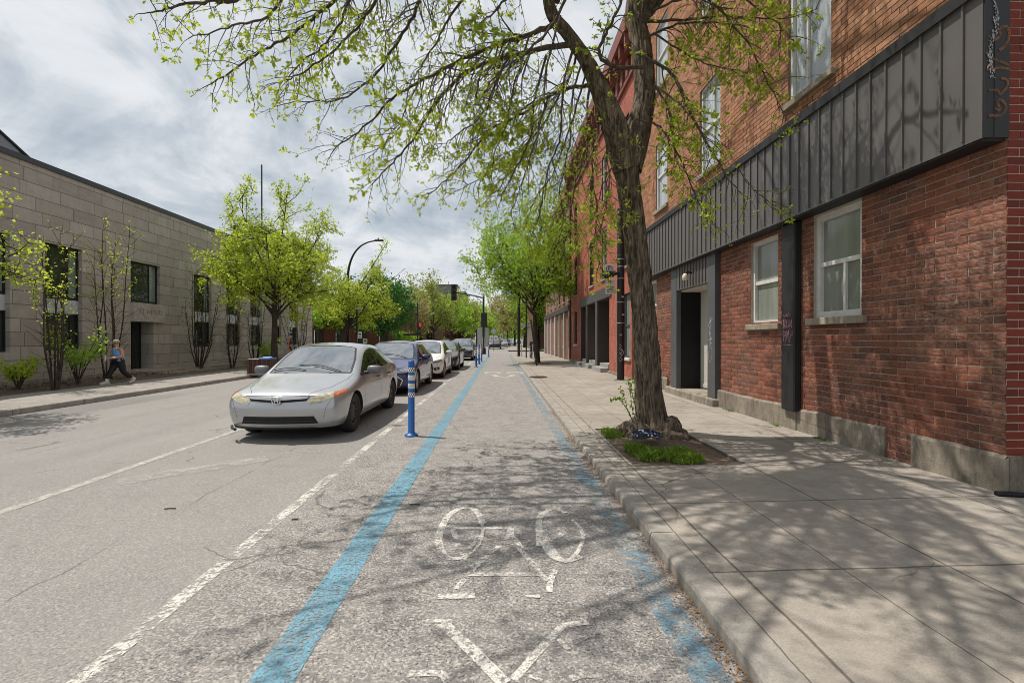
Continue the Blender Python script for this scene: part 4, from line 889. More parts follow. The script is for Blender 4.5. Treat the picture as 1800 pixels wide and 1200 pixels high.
def blob(c, rad, seed, amp=.25):
    b = bmesh.new(); bmesh.ops.create_icosphere(b, subdivisions=4, radius=1.0); vs = []; ix = {}
    for v in b.verts:
        k = 1 + amp*noise.noise(v.co*1.7 + Vector((seed, 0, 0))) + 0.16*abs(noise.noise(Vector((v.co.x*5, v.co.y*5, v.co.z*2.0 + seed)))); ix[v.index] = len(vs)
        vs.append((c[0] + v.co.x*rad[0]*k, c[1] + v.co.y*rad[1]*k, c[2] + v.co.z*rad[2]*k))
    mb.add(vs, [[v.index for v in f.verts] for f in b.faces], 0, True); b.free()
bx, by = BT.x, BT.y
for c, rad, sd in (((bx-.26, by-.06, ZR+.04), (.22, .24, .17), 1), ((bx-.12, by-.34, ZR+.0), (.34, .13, .10), 2), ((bx+.21, by-.20, ZR+.06), (.16, .17, .20), 3), ((bx+.12, by-.42, ZR-.01), (.26, .12, .10), 4), ((bx+.36, by+.02, ZR-.02), (.16, .22, .10), 5), ((bx-.30, by+.18, ZR), (.2, .2, .1), 6)): blob(c, rad, sd)
mb.build('trunk', M_BARK, bt)

BRN = MB(); LVS = MB()
def twig(p, d, L, rad, lev, r, droop=0.25, dens=1.0):
    n = 4 if lev else 6; pts = [p]; q = p.copy(); dd = d.copy()
    for i in range(n):
        dd = (dd + rvec(r)*0.24 + Vector((0, 0, -droop*0.28))).normalized(); q = q + dd*L/n; pts.append(q.copy())
    BRN.tube(pts, [rad*(1-.75*i/n) for i in range(n+1)], 5 if rad > .008 else 4, cap=False)
    if lev == 0:
        k = max(3, int(L/0.12))
        for i in range(k):
            t_ = 0.2 + 0.8*(i + r.random())/k; j = min(int(t_*n), n-1); b = pts[j].lerp(pts[j+1], t_*n - j) if t_ < 1 else pts[-1]
            ax = (pts[j+1]-pts[j]).normalized(); sd = ax.cross(rvec(r)); 
            if sd.length < .1: continue
            twig(b, (ax*0.75 + sd.normalized()*0.85).normalized(), L*r.uniform(.20, .42), rad*.45, 1, r, droop, dens)
        clump(LVS, pts[-1], dd, 0.060*r.uniform(.7, 1.2), r, 5)
    else:
        for i in range(2, n+1):
            if r.random() < 0.72*dens: clump(LVS, pts[i], dd, 0.058*r.uniform(.5, 1.25), r, r.randint(2, 6))
        if L > .25:
            for i in range(3):
                j = r.randint(1, n-1); e = pts[j] + (dd*0.6 + rvec(r)).normalized()*r.uniform(.06, .16); BRN.tube([pts[j], e], [.003, .0015], 3, cap=False)
                if r.random() < .55*dens: clump(LVS, e, dd, 0.055, r, r.randint(2, 5))
def limb(pts, d0, d1, w0, w1, r, every=0.20, sub=(0.5, 1.1), droop=0.35, dens=1.0, raw=False, t0=0.15):
    P = curve(pts if raw else tp(pts, d0, d1), 6); n = len(P)
    P = [p + rvec(r)*0.014*min(1, i/4) for i, p in enumerate(P)]
    BRN.tube(P, [w0 + (w1-w0)*(i/(n-1))**0.8 for i in range(n)], 8, cap=False)
    Ltot = sum((P[i+1]-P[i]).length for i in range(n-1)); acc = 0; nxt = Ltot*t0
    for i in range(n-1):
        sl_ = (P[i+1]-P[i]).length
        while acc + sl_ > nxt:
            f_ = (nxt-acc)/sl_; b = P[i].lerp(P[i+1], f_); ax = (P[i+1]-P[i]).normalized(); sd = ax.cross(rvec(r))
            if sd.length > .1:
                rel = nxt/Ltot
                twig(b, (ax*r.uniform(.5, 1.0) + sd.normalized()*0.8).normalized(), r.uniform(*sub)*(1.05-.5*rel), max(.006, (w0+(w1-w0)*rel)*.42), 0, r, droop, dens)
            nxt += every*r.uniform(.6, 1.4)
        acc += sl_
    twig(P[-1], (P[-1]-P[-2]).normalized(), r.uniform(.16, .30), w1*.9, 0, r, droop, dens)
d = D0
LIMBS = [
 ([(990,40),(930,62),(885,77),(814,105),(737,146),(691,174),(640,225),(584,266)], d-.3, d-.9, .060, .010),
 ([(1010,78),(936,92),(844,115),(798,148),(757,194),(732,240),(691,286),(655,325)], d-.3, d+.2, .062, .010),
 ([(1050,150),(1018,153),(967,169),(921,199),(860,230),(824,276),(783,317),(750,348)], d-.1, d+.3, .050, .009),
 ([(950,-80),(800,-90),(700,-60),(594,0),(558,28),(507,66),(440,105),(374,148)], d-.6, d-2.0, .060, .010),
 ([(970,-20),(860,-50),(760,-40),(727,31),(691,87),(655,138),(600,175),(522,179)], d-.4, d-1.2, .055, .008),
 ([(900,-260),(760,-210),(600,-80),(430,-5),(370,5),(310,14),(262,24)], d-1.2, d-2.6, .070, .008),
 ([(1040,130),(1032,190),(1030,260),(1010,330),(1000,400),(985,460)], d-.2, d-.1, .030, .006),
 ([(1010,80),(990,150),(985,240),(962,300),(950,370),(930,430)], d-.5, d-.6, .028, .006),
 ([(960,100),(940,170),(930,250),(900,310),(880,350)], d-.4, d-.2, .026, .006),
 ([(850,110),(835,180),(830,250),(810,300)], d-.4, d-.4, .020, .005),
 ([(1060,165),(1045,240),(1040,300),(1050,370),(1045,430),(1060,480)], d-.1, d+.3, .025, .006),
 ([(1130,120),(1080,118),(1052,98),(1065,60),(1085,20),(1110,-50)], d-.2, d-1.0, .045, .02),
 ([(1120,95),(1180,130),(1200,175),(1240,250),(1285,320),(1310,345)], d-.2, d-1.0, .040, .006),
 ([(1132,40),(1200,38),(1280,30),(1370,35),(1440,15)], d+.1, d-.2, .035, .006),
 ([(1130,70),(1190,45),(1250,42),(1300,46),(1350,60)], d, d-.6, .030, .006),
 ([(1118,210),(1160,225),(1190,270),(1215,330),(1235,370),(1245,395)], d-.2, d-.8, .026, .005),
 ([(1125,130),(1170,180),(1180,240),(1195,300)], d-.2, d-.5, .026, .005),
 ([(1136,20),(1180,-20),(1230,-10),(1300,60),(1350,150),(1380,210)], d-.1, d-1.3, .036, .006),
 ([(1300,300),(1320,330),(1345,350),(1372,366)], d-1.0, d-1.1, .010, .004),
 ([(1095,290),(1070,300),(1050,360),(1048,420)], d-.2, d-.3, .018, .005),
 ([(900,90),(870,150),(850,200),(800,240),(770,260)], d-.4, d-.9, .026, .006),
 ([(700,-60),(650,20),(620,60),(560,110),(510,140),(480,150)], d-1.2, d-1.6, .035, .006),
 ([(860,-50),(800,20),(770,70),(740,120),(720,150)], d-.8, d-1.2, .03, .006),
 ([(940,-60),(890,0),(850,40),(820,60)], d-.6, d-1.4, .03, .006),
 ([(600,-80),(520,-30),(470,30),(400,50),(330,70)], d-1.9, d-2.2, .035, .006),
 ([(1000,60),(1010,110),(960,210),(905,280),(880,330),(860,345)], d-.3, d+.6, .032, .006),
 ([(967,169),(940,230),(900,280),(850,310),(790,345)], d-.0, d+.5, .024, .006),
 ([(1022,110),(1005,180),(1000,260),(985,330),(990,390),(975,440)], d-.5, d-.2, .022, .005),
 ([(985,30),(960,120),(955,200),(935,270),(915,330),(900,370)], d-.6, d-.9, .022, .005),
 ([(930,65),(905,150),(890,220),(870,270),(862,320)], d-.5, d-.1, .022, .005),
 ([(885,90),(868,160),(845,210),(838,260)], d-.4, d+.3, .020, .005),
 ([(814,110),(800,160),(780,200),(765,230)], d-.5, d-.8, .018, .005),
 ([(1058,180),(1062,240),(1070,310),(1062,380),(1035,440)], d-.3, d-.5, .018, .005),
 ([(1030,130),(1000,230),(975,300),(940,350),(925,400)], d, d+.8, .022, .005),
 ([(737,146),(715,190),(700,230),(665,262),(645,280)], d-.5, d-.3, .016, .005),
 ([(640,-60),(600,40),(560,90),(520,120),(500,170)], d-1.0, d-1.1, .03, .006),
 ([(1000,-10),(960,60),(900,110),(860,150),(845,190)], d-.9, d-1.6, .03, .006),
 ([(1150,150),(1200,190),(1230,230),(1262,262)], d-.3, d-1.2, .02, .005),
 ([(1148,60),(1210,100),(1265,120),(1330,130)], d-.2, d-.9, .022, .005),
 ([(1148,20),(1215,-5),(1290,-5),(1360,40),(1400,80)], d-.3, d-1.5, .026, .005),
]
for i, (pts, a, b, w0, w1) in enumerate(LIMBS):
    main = w0 > .045
    limb(pts, a, b, w0*.72, w1*.7, r, 0.078 if main else 0.082, (0.38, 1.05) if main else (0.3, 0.85), 0.36, 1.0)
# the crown above the picture
top = PD(1140, -340, D0+.7); tl = PD(900, -260, D0-.6); mid = PD(1131, -60, D0+.2)
for k in range(22):
    a = k*2.4; o = (top, tl, mid)[k % 3]; ln = r.uniform(1.8, 3.4); el = r.uniform(.15, .9)
    dv = Vector((math.cos(a)*math.cos(el), math.sin(a)*math.cos(el), math.sin(el)))
    e = o + dv*ln
    if e.x > 4.0: e.x = 4.0 - (e.x-4.0)*.5
    limb([o - dv*.1, o + dv*ln*.5 + Vector((0, 0, .25)), e], 0, 0, .05, .008, r, .26, (.5, 1.1), .3, 1.0, raw=True)
for o, e in ((mid, (1.5, 3.4, 7.4)), (mid, (0.4, 3.2, 7.3)), (tl, (-.9, 3.4, 7.6)), (tl, (-2.0, 4.2, 7.3)), (PD(1131, 40, D0), (3.2, 4.9, 6.1)), (PD(1131, 40, D0), (2.1, 4.4, 6.0)), (PD(1131, 40, D0), (1.2, 4.6, 6.3)), (tl, (.6, 4.4, 8.6)), (PD(1131, 20, D0), (3.5, 6.2, 6.3)), (top, (1.8, 4.0, 9.8)), (PD(978, 5, D0-.3), (-.2, 4.9, 6.4)), (PD(978, 5, D0-.3), (.9, 4.2, 6.0)), (tl, (-1.2, 2.6, 6.6)), (tl, (-2.4, 3.2, 6.8)), (tl, (-3.2, 4.3, 6.6)), (tl, (-1.8, 4.6, 6.2)), (tl, (-.3, 2.4, 6.9)), (tl, (-3.0, 5.2, 7.4)), (tl, (-2.6, 2.2, 6.2)), (tl, (-1.6, 1.9, 6.0)), (tl, (-.6, 3.6, 5.6)), (tl, (-2.0, 3.6, 5.6)), (tl, (-3.4, 3.0, 6.4)), (tl, (-4.2, 4.6, 6.2)), (tl, (-2.6, 4.9, 5.9)), (tl, (-1.4, 5.2, 6.0)), (tl, (-3.8, 3.6, 5.8)), (mid, (.2, 2.2, 6.8))):
    o = Vector(o); e = Vector(e); limb([o, o.lerp(e, .33) + Vector((r.uniform(-.2, .2), 0, .35)), o.lerp(e, .7) + Vector((r.uniform(-.25, .25), 0, .25)), e], 0, 0, .050, .012, r, .27 if e.x > .6 else .12, (.5, 1.2), .3, .45 if e.x > .6 else 1.0, raw=True)
BRN.build('branches', M_BRANCH, bt, norm=False); LVS.build('crown', L_MAPLE, bt, norm=False)

# sucker shoots beside the trunk
sh = thing('sapling', 'thin leafy shoots sprouting at the left foot of the big tree', 'sapling', (BT.x-.3, BT.y, ZR))
mb = MB(); lv = MB()
for pts in (((1120,745),(1112,720),(1108,690),(1104,672)), ((1118,748),(1105,725),(1098,700),(1090,682)), ((1116,746),(1100,715),(1085,700),(1075,705)), ((1121,742),(1116,710),(1110,685),(1112,665))):
    P = curve(tp(pts, D0-.15, D0-.25), 4); mb.tube(P, [.006*(1-.6*i/len(P)) for i in range(len(P))], 5, cap=False)
    for p in P[3:]:
        for k in range(3): leaf(lv, p, (rvec(r) + Vector((0, 0, .2))).normalized(), r.uniform(.03, .06), r)
mb.build('stem', M_BRANCH, sh, norm=False); lv.build('foliage', L_GREEN, sh, norm=False)
# patterned cloth stuffed between the roots
mb = MB(); c = PG(1138, 766, ZR+.10); nx = 34
for i in range(nx+1):
    for j in range(nx+1):
        u, v = i/nx*2-1, j/nx*2-1; k = max(0, 1-(u*u+v*v)*.5)
        x = c.x + u*.20 + .03*noise.noise(Vector((u*2, v*2, 1))); y = c.y + v*.13 + .03*noise.noise(Vector((u*2, v*2, 5)))
        z = ZR + .06 + .075*k + .055*noise.noise(Vector((u*3.1, v*3.1, 2))) + .03*abs(noise.noise(Vector((u*7, v*7, 8)))) + .05*(v > 0)*v
        mb.v.append((x, y, z))
for i in range(nx):
    for j in range(nx): 
        u, v = (i+.5)/nx*2-1, (j+.5)/nx*2-1
        if u*u + v*v < 1.15 + .3*noise.noise(Vector((u*2, v*2, 9))): mb.f.append([i*(nx+1)+j, (i+1)*(nx+1)+j, (i+1)*(nx+1)+j+1, i*(nx+1)+j+1]); mb.m.append(0); mb.s.append(True)
m, t = mat('navy_and_white_cloth'); p = t.obj()
f = t.mr(t.math('ADD', t.vor(t.scale(p, (1, 1, .8)), 25), t.math('MULTIPLY', t.noise(p, 30, 2), .2)), .46, .42); t.out(t.bsdf(t.mix(f, (.012, .016, .045), (.66, .68, .72)), .8))
setp(mb.build('cloth', m), 'crumpled navy cloth with white spots stuffed between the roots of the big tree', 'cloth')

# ---- general tree builder
def gtree(label, base, H, tr, cz0, rx, n, ls, lm, seed, lean=(0, 0), limbs=10, group=None, name='street_tree', bm_=None, sig=.17, ry=None, subs=6, up=0.0, forks=1, shape=1.0):
    r = random.Random(seed); b = Vector(base); T = thing(name, label, 'tree', b, group); ry = ry or rx
    tb = MB(); lv = MB(); cc = b + Vector((lean[0], lean[1], (cz0+H)/2)); rz = (H-cz0)/2; E = []
    ht = cz0 + (H-cz0)*.55; tip = b + Vector((lean[0]*.8, lean[1]*.8, ht))
    tb.tube(curve([b - Vector((0, 0, .1)), b + Vector((lean[0]*.1 + r.uniform(-.05, .05), 0, cz0*.5)), b + Vector((lean[0]*.3, 0, cz0)), tip], 5), [tr*1.35, tr*1.1, tr, tr, tr*.95, tr*.95, tr*.9, tr*.9, tr*.85, tr*.85, tr*.8, tr*.7, tr*.6, tr*.5, tr*.4, tr*.25], 10, cap=False)
    for i in range(limbs):
        a = i*2.39996 + r.uniform(-.4, .4); el = math.asin(min(.99, max(-.6, -0.45 + 1.45*(i+.5)/limbs + r.uniform(-.15, .15))))
        k = r.uniform(.72, 1.08)
        dv = Vector((math.cos(a)*math.cos(el)*rx, math.sin(a)*math.cos(el)*ry, math.sin(el)*rz*(shape if el > 0 else 1)))*k; e = cc + dv
        hs = max(cz0*.75, min(ht, cz0*.85 + (e.z-b.z-cz0)*.42)); s = b + Vector((lean[0]*.3*hs/cz0 if hs < cz0 else lean[0]*.6, 0, hs)); m_ = s.lerp(e, .5) + Vector((0, 0, -rz*.10 if el > 0 else rz*.15))
        P = curve([s, m_, e], 5); tb.tube(P, [tr*.36*(1-.85*q/(len(P)-1)) for q in range(len(P))], 6, cap=False); E.append((e, 1))
        for j in range(subs):
            q = r.randint(3, len(P)-1); o = P[q]; dd = (rvec(r) + (e-s).normalized()*.5 + Vector((0, 0, up + .2))).normalized(); ee = o + Vector((dd.x*rx, dd.y*ry, dd.z*rz))*r.uniform(.22, .5)
            mm = o.lerp(ee, .5) + rvec(r)*rx*.05; tb.tube([o, mm, ee], [tr*.14, tr*.09, tr*.03], 4, cap=False); E += [(ee, 1), (mm, .6)]
    tot = sum(x[1] for x in E)
    for p, wt in E:
        kk = int(n*wt/tot); ns = 5 if tr < .25 else 3; per = int(kk*.72/ns) + 1
        for j in range(ns):
            dd = (rvec(r) + (p-cc).normalized()*.4 + Vector((0, 0, .45))).normalized(); L = rx*sig*r.uniform(1.0, 2.4); e = p + dd*L; tb.tube([p, p.lerp(e, .5) + rvec(r)*L*.08, e], [tr*.045, tr*.03, tr*.012], 3, cap=False)
            for k in range(per):
                q = p.lerp(e, r.random()**.8) + rvec(r)*ls*r.uniform(.2, 1.1); leaf(lv, q, (rvec(r) + dd*.4).normalized(), ls*r.uniform(.6, 1.3), r, .36)
        for k in range(int(kk*.28)):
            q = p + Vector((r.gauss(0, rx*sig*.7), r.gauss(0, ry*sig*.7), r.gauss(0, rz*sig*.6)))
            leaf(lv, q, rvec(r), ls*r.uniform(.6, 1.3), r, .36)
    tb.build('trunk', bm_ or M_BARKD, T, norm=False); lv.build('crown', lm, T, norm=False); return T
z = ZL
p = PX(483, 600, -11.35); gtree('tall bright lime green tree on the library pavement behind the silver car', (p.x, p.y, z), 8.5, .17, 2.1, 2.85, 30000, .11, L_LIME, 3, limbs=20, sig=.105, subs=12, shape=1.05)
p = PX(600, 600, -11.35); gtree('lime green tree with a long bare branch reaching past the curved street lamp', (p.x, p.y, z), 6.6, .20, 1.9, 2.9, 11000, .13, L_LIME, 5, lean=(.9, 0), limbs=14, sig=.12, subs=9)
mb = MB(); P = curve(tp([(600,540),(620,520),(650,475),(672,440),(682,425)], p.y, p.y-1), 5); mb.tube(P, [.06*(1-.8*i/len(P)) for i in range(len(P))], 6)
lv = MB(); rr = random.Random(2)
for q in P[4:]:
    for k in range(16): leaf(lv, q + rvec(rr)*rr.uniform(.05, .55), rvec(rr), .14, rr, .36)
P2 = curve(tp([(655,470),(670,500),(690,490),(712,472)], p.y, p.y-1), 5); mb.tube(P2, .015, 5)
tr_ = [o for o in COL.objects if o.name.startswith('street_tree')][-1]
mb.build('branches', M_BARKD, tr_, norm=False); lv.build('foliage', L_LIME, tr_, norm=False)
p = PX(-235, 600, -12.0); gtree('lime green tree at the left edge of the view in front of the library', (p.x, p.y, z), 6.0, .16, 2.1, 2.1, 9000, .085, L_LIME, 8, limbs=14, sig=.11, subs=10)
p = PD(672, 600, 57); gtree('round dark green maple in front of the low red brick house', (p.x, p.y, -.2), 8.6, .28, 1.8, 3.9, 14000, .26, L_DARK, 9, limbs=16, sig=.17, shape=1.15)
p = PD(560, 600, 60); gtree('mid green tree between the library corner and the dark maple', (p.x, p.y, -.2), 8.0, .25, 2.0, 3.6, 6500, .26, L_GREEN, 10, limbs=12)
p = PG(945, 637, ZR); gtree('young fresh green maple leaning beside a stake on the right pavement', (p.x, p.y, ZR), 9.5, .16, 2.0, 3.3, 28000, .125, L_GREEN, 12, lean=(-.5, 0), limbs=20, sig=.115, subs=12)
# columnar shrubs with bare stems along the library
def column(label, base, H, rad, n, lm, seed, stems=9, ls=.10, bare=.45):
    stems = max(5, stems - 3)
    r = random.Random(seed); b = Vector(base); T = thing('columnar_tree', label, 'tree', b, 'slender columnar trees along the library wall'); tb = MB(); lv = MB()
    for i in range(stems):
        a = i*2.4; k = r.uniform(.15, 1.0); e = b + Vector((math.cos(a)*rad*k, math.sin(a)*rad*k, H*r.uniform(.62, 1.0)*(1.05-.25*k))); s = b + Vector((math.cos(a)*.08, math.sin(a)*.08, 0))
        P = curve([s, s.lerp(e, .35) + Vector((math.cos(a)*rad*.15, math.sin(a)*rad*.15, 0)) + rvec(r)*.06, s.lerp(e, .7) + rvec(r)*.08, e], 4); tb.tube(P, [.028*(1-.85*q/(len(P)-1)) + .003 for q in range(len(P))], 5, cap=False)
        for q in range(2, len(P)):
            for j in range(2):
                d_ = (rvec(r)*.8 + Vector((math.cos(a)*.4, math.sin(a)*.4, 1.1))).normalized(); L = r.uniform(.25, .8); ee = P[q] + d_*L; tb.tube([P[q], P[q].lerp(ee, .5) + rvec(r)*.03, ee], [.008, .006, .003], 4, cap=False)
                hh = (ee.z-b.z)/H
                for c in range(int(n/(stems*33.0)*(0.12 if hh < bare else 1.5)) + 1): leaf(lv, P[q].lerp(ee, r.uniform(.4, 1.05)) + rvec(r)*.07, rvec(r), ls*r.uniform(.6, 1.2), r, .3)
    tb.build('trunk', M_BARKD, T, norm=False); lv.build('crown', lm, T, norm=False)
p = PG(97, 684, 0.0); column('slender dark stemmed columnar tree leftmost before the library windows', p, 5.0, .6, 750, L_LIME, 1, 9, .08)
p = PG(188, 668, 0.0); column('tallest columnar tree with bare lower stems right behind the walking person', p, 6.6, .85, 1400, L_LIME, 2, 10, .085)
p = PG(350, 650, 0.0); column('nearly leafless columnar tree just right of the library steps', p, 5.3, 1.0, 500, L_OLIVE, 3, 12, .08)
p = PG(408, 646, 0.0); column('thin bare columnar tree left of the wooden bin', p, 4.2, .8, 380, L_OLIVE, 4, 9, .08)
p = PG(448, 641, 0.0); column('thin columnar tree directly behind the wooden bin', p, 4.6, .9, 420, L_OLIVE, 5, 9, .08)
p = PG(522, 633, 0.0); column('sparse columnar tree at the far corner of the library', p, 5.2, 1.2, 1500, L_OLIVE, 6, 12, .09)
def shrub(label, base, H, rad, n, lm, seed, ls=.10):
    r = random.Random(seed); b = Vector(base); T = thing('shrub', label, 'shrub', b, 'shrubs in the library bed'); tb = MB(); lv = MB(); E = []
    for i in range(11):
        a = i*2.4; k = r.uniform(.4, 1); e = b + Vector((math.cos(a)*rad*k, math.sin(a)*rad*k, H*r.uniform(.55, 1))); P = curve([b, b.lerp(e, .5) + Vector((0, 0, H*.1)), e], 4); tb.tube(P, [.018*(1-.7*q/8) for q in range(len(P))], 5, cap=False); E += P[4:]
    for k in range(n): q = r.choice(E) + Vector((r.gauss(0, rad*.16), r.gauss(0, rad*.16), r.gauss(0, H*.05))); leaf(lv, q, (rvec(r) + Vector((0, 0, -.3))).normalized(), ls*r.uniform(.6, 1.2), r, .3)
    tb.build('stem', M_BARKD, T, norm=False); lv.build('foliage', lm, T, norm=False)
shrub('low yellow green shrub at the left end of the planting bed', PG(32, 686, .02), .95, .55, 900, L_LIME, 1)
shrub('airy bright green shrub between two columnar trees beside the walking person', PG(136, 676, .02), 1.75, .75, 1200, L_GREEN, 2)
shrub('small green shrub behind the wooden bin', PG(470, 640, .02), 1.6, .8, 900, L_GREEN, 3)
# ---- park trees beyond the crossing, each its own tree
PK = [(712, 74, 9.0, 4.0, L_TAN, 'small tan tree just right of the dark green maple'), (728, 98, 12.5, 4.6, L_OLIVE, 'olive green park tree left of the signal pole'), (762, 82, 11.2, 4.5, L_OLIVE, 'broad olive park tree below the tower block'), (792, 90, 10.5, 4.4, L_GREEN, 'fresh green park tree below the hanging traffic signal'),
 (815, 104, 11.0, 4.8, L_OLIVE, 'olive tree behind the delineator posts'), (838, 120, 9.8, 4.6, L_GREEN, 'green avenue tree left of the sign pole'), (858, 142, 10.5, 5.0, L_GREEN, 'distant green avenue tree over the dark pickup'), (874, 175, 10.5, 5.5, L_GREEN, 'farthest green tree closing the street'), (892, 128, 11.5, 5.0, L_TAN, 'tan budding tree right of the street end'),
 (905, 100, 11.0, 4.4, L_TAN, 'tan budding tree on the far right pavement'), (922, 82, 9.0, 3.6, L_OLIVE, 'olive tree behind the young maple'), (802, 150, 7.0, 4.0, L_RED, 'purple leaved tree low between the park trees'), (648, 92, 11.5, 3.6, L_TAN, 'bare topped tan tree above the dark green maple'),
 (700, 140, 13.5, 5.5, L_OLIVE, 'tall pale olive tree far behind the dark maple'), (842, 190, 11.0, 6.5, L_GREEN, 'far mid green tree behind the sign pole'), (896, 205, 11.5, 6.5, L_GREEN, 'far mid green tree right of the street end'), (948, 78, 9.5, 4.0, L_GREEN, 'green tree filling the gap beside the far corner house'), (962, 95, 11.0, 5.0, L_OLIVE, 'olive tree behind the far corner house'), (610, 120, 9.0, 6.0, L_GREEN, 'low green tree far behind the curved lamp'), (745, 180, 9.0, 7.0, L_GREEN, 'low wide green tree far behind the park'), (790, 200, 9.0, 7.5, L_OLIVE, 'low wide olive tree far behind the park'), (935, 170, 9.0, 7.0, L_GREEN, 'low wide green tree far right of the street end'), (880, 240, 10.0, 8.0, L_GREEN, 'last low wide tree across the street end')]
for i, (px, dd, H, rr_, lm, lab) in enumerate(PK):
    p = PD(px, 600, dd); gtree(lab, (p.x, p.y, -.2), H, .26, 1.9 if dd < 150 else .5, rr_, 4800, .17 + dd*.0022, lm, 40+i, limbs=13, group='park and avenue trees beyond the crossing', name='park_tree', sig=.2)
shrub('round green bush at the side street corner beside the red hand signal', PD(712, 607, 60), 1.9, 1.9, 1500, L_GREEN, 9, .22)
mb = MB(); mb.box(-40, -11.8, CS1+1.0, 62.5, -.4, -.06); mb.build('park_lawn', M_GRASSGROUND, kind='structure')
mb = MB(); mb.quad((-120, 60.2, -.30), (-11, 60.2, -.30), (-11, 300, -.30), (-120, 300, -.30)); mb.build('park_lawn', M_GRASSGROUND, kind='structure')
# ------------------------------------------------------------------ cars (front bumper at local y=0, nose towards -y)
def carpaint(name, col, metal=0.5, rough=0.32, dust=0.12):
    m, t = mat(name); p = t.obj(); n = t.noise(p, 7, 5); d = t.math('MULTIPLY', t.mr(t.noise(p, 2.5, 6, .65), .4, .75), dust)
    c = t.mix(d, col, (0.30, 0.27, 0.23)); r_ = t.math('ADD', rough, t.math('MULTIPLY', n, 0.12))
    t.out(t.bsdf(c, r_, Metallic=metal, **{'Coat Weight': 1.0, 'Coat Roughness': 0.03})); return m
P_SILVER = carpaint('silver_car_paint', (0.44, 0.448, 0.462), 0.65, 0.30, 0.08); P_BLUE = carpaint('deep_blue_car_paint', (0.007, 0.014, 0.115), 0.2, 0.22, .012); P_WHITE = carpaint('white_car_paint', (0.74, 0.72, 0.68), 0.0, 0.35)
P_DARK = carpaint('dark_brown_car_paint', (0.028, 0.023, 0.025), 0.4, 0.3, .06); P_GREY = carpaint('charcoal_car_paint', (0.045, 0.048, 0.055), 0.4, 0.3, .08); P_BLACK = carpaint('black_car_paint', (0.012, 0.012, 0.014), 0.2, 0.25, .05)
def cglass(name, col, ior=1.7):
    m, t = mat(name); t.out(t.bsdf(t.mix(t.noise(t.obj(), 2, 3), tuple(v*.8 for v in col), tuple(v*1.2 for v in col)), 0.015, **{'IOR': ior, 'Specular IOR Level': 0.75})); return m
G_WS = cglass('windscreen_glass', (0.030, 0.040, 0.045), 3.6); G_SIDE = cglass('side_glass', (0.022, 0.028, 0.022), 1.6)
M_TYRE = plain('tyre_rubber', (0.022, 0.021, 0.020), 0.8, 0, 0.25, 20); M_STEELW = plain('dusty_steel_wheel', (0.075, 0.068, 0.060), 0.6, 0.3, 0.35, 14); M_ALLOY = plain('alloy_wheel', (0.50, 0.50, 0.50), 0.35, 0.7)
M_PLAST = plain('black_plastic', (0.022, 0.022, 0.023), 0.5); M_GREYPL = plain('grey_mirror_shell', (0.16, 0.16, 0.165), 0.4); M_CHROME = plain('chrome', (0.72, 0.72, 0.73), 0.15, 1.0, .05)
def lampmat(name, col, rough=.12):
    m, t = mat(name); p = t.obj(); w_ = t.noise(t.scale(p, (1, 1, 3)), 14, 3); t.out(t.bsdf(t.mix(t.mr(w_, .35, .65), tuple(v*.6 for v in col), tuple(min(1, v*1.25) for v in col)), rough, **{'Coat Weight': 0.8})); return m
M_LAMPY = lampmat('yellowed_headlamp', (0.50, 0.46, 0.33)); M_LAMPC = lampmat('clear_headlamp', (0.36, 0.37, 0.38)); M_AMBER = lampmat('amber_lens', (0.60, 0.16, 0.03)); M_LAMPD = lampmat('smoked_headlamp', (0.10, 0.10, 0.11))
M_GAP = plain('panel_gap', (0.012, 0.012, 0.012), 0.8)

ST = [ # y, bow, z rows r0..r7, x fractions r0..r7, centre z
 (-.03, .27, (.20,.27,.37,.48,.56,.61,.645,.67), (.80,.85,.885,.90,.90,.885,.86,.82), .685),
 (.13, .26, (.19,.26,.40,.53,.61,.655,.685,.71), (.85,.92,.96,.97,.965,.945,.91,.85), .735),
 (.50, .21, (.18,.26,.42,.57,.67,.715,.745,.77), (.88,.96,.99,.995,.985,.965,.925,.865), .81),
 (.95, .15, (.18,.26,.42,.59,.73,.79,.825,.85), (.90,.98,1.0,1.0,.99,.965,.925,.87), .895),
 (1.12, .22, (.18,.26,.42,.60,.78,.865,.89,.915), (.90,.98,1.0,1.0,.985,.95,.92,.88), .94),
 (1.52, .16, (.18,.26,.42,.60,.825,.92,1.06,1.115), (.90,.98,1.0,1.0,.98,.935,.865,.80), 1.165),
 (2.00, .08, (.18,.26,.42,.60,.85,.94,1.285,1.345), (.90,.98,1.0,1.0,.975,.93,.755,.68), 1.39),
 (2.50, .02, (.18,.26,.42,.60,.865,.95,1.335,1.395), (.90,.98,1.0,1.0,.975,.93,.735,.66), 1.445),
 (2.58, .02, (.18,.26,.42,.60,.867,.952,1.337,1.396), (.90,.98,1.0,1.0,.975,.93,.735,.66), 1.447),
 (3.25, -.02, (.18,.26,.42,.60,.88,.965,1.30,1.375), (.90,.98,1.0,1.0,.975,.925,.735,.66), 1.425),
 (3.62, -.05, (.18,.26,.42,.60,.895,.995,1.16,1.295), (.90,.98,1.0,1.0,.97,.915,.765,.67), 1.345),
 (4.02, -.10, (.19,.27,.42,.60,.91,1.005,1.035,1.075), (.89,.97,.99,.99,.96,.90,.85,.75), 1.105),
 (4.34, -.14, (.20,.28,.42,.60,.89,.95,.985,1.015), (.86,.95,.97,.975,.95,.88,.84,.76), 1.035),
 (4.53, -.20, (.25,.32,.42,.60,.81,.89,.935,.97), (.80,.86,.90,.92,.90,.85,.80,.72), .985)]
LT = (1.0, .9, .5, 0.0)
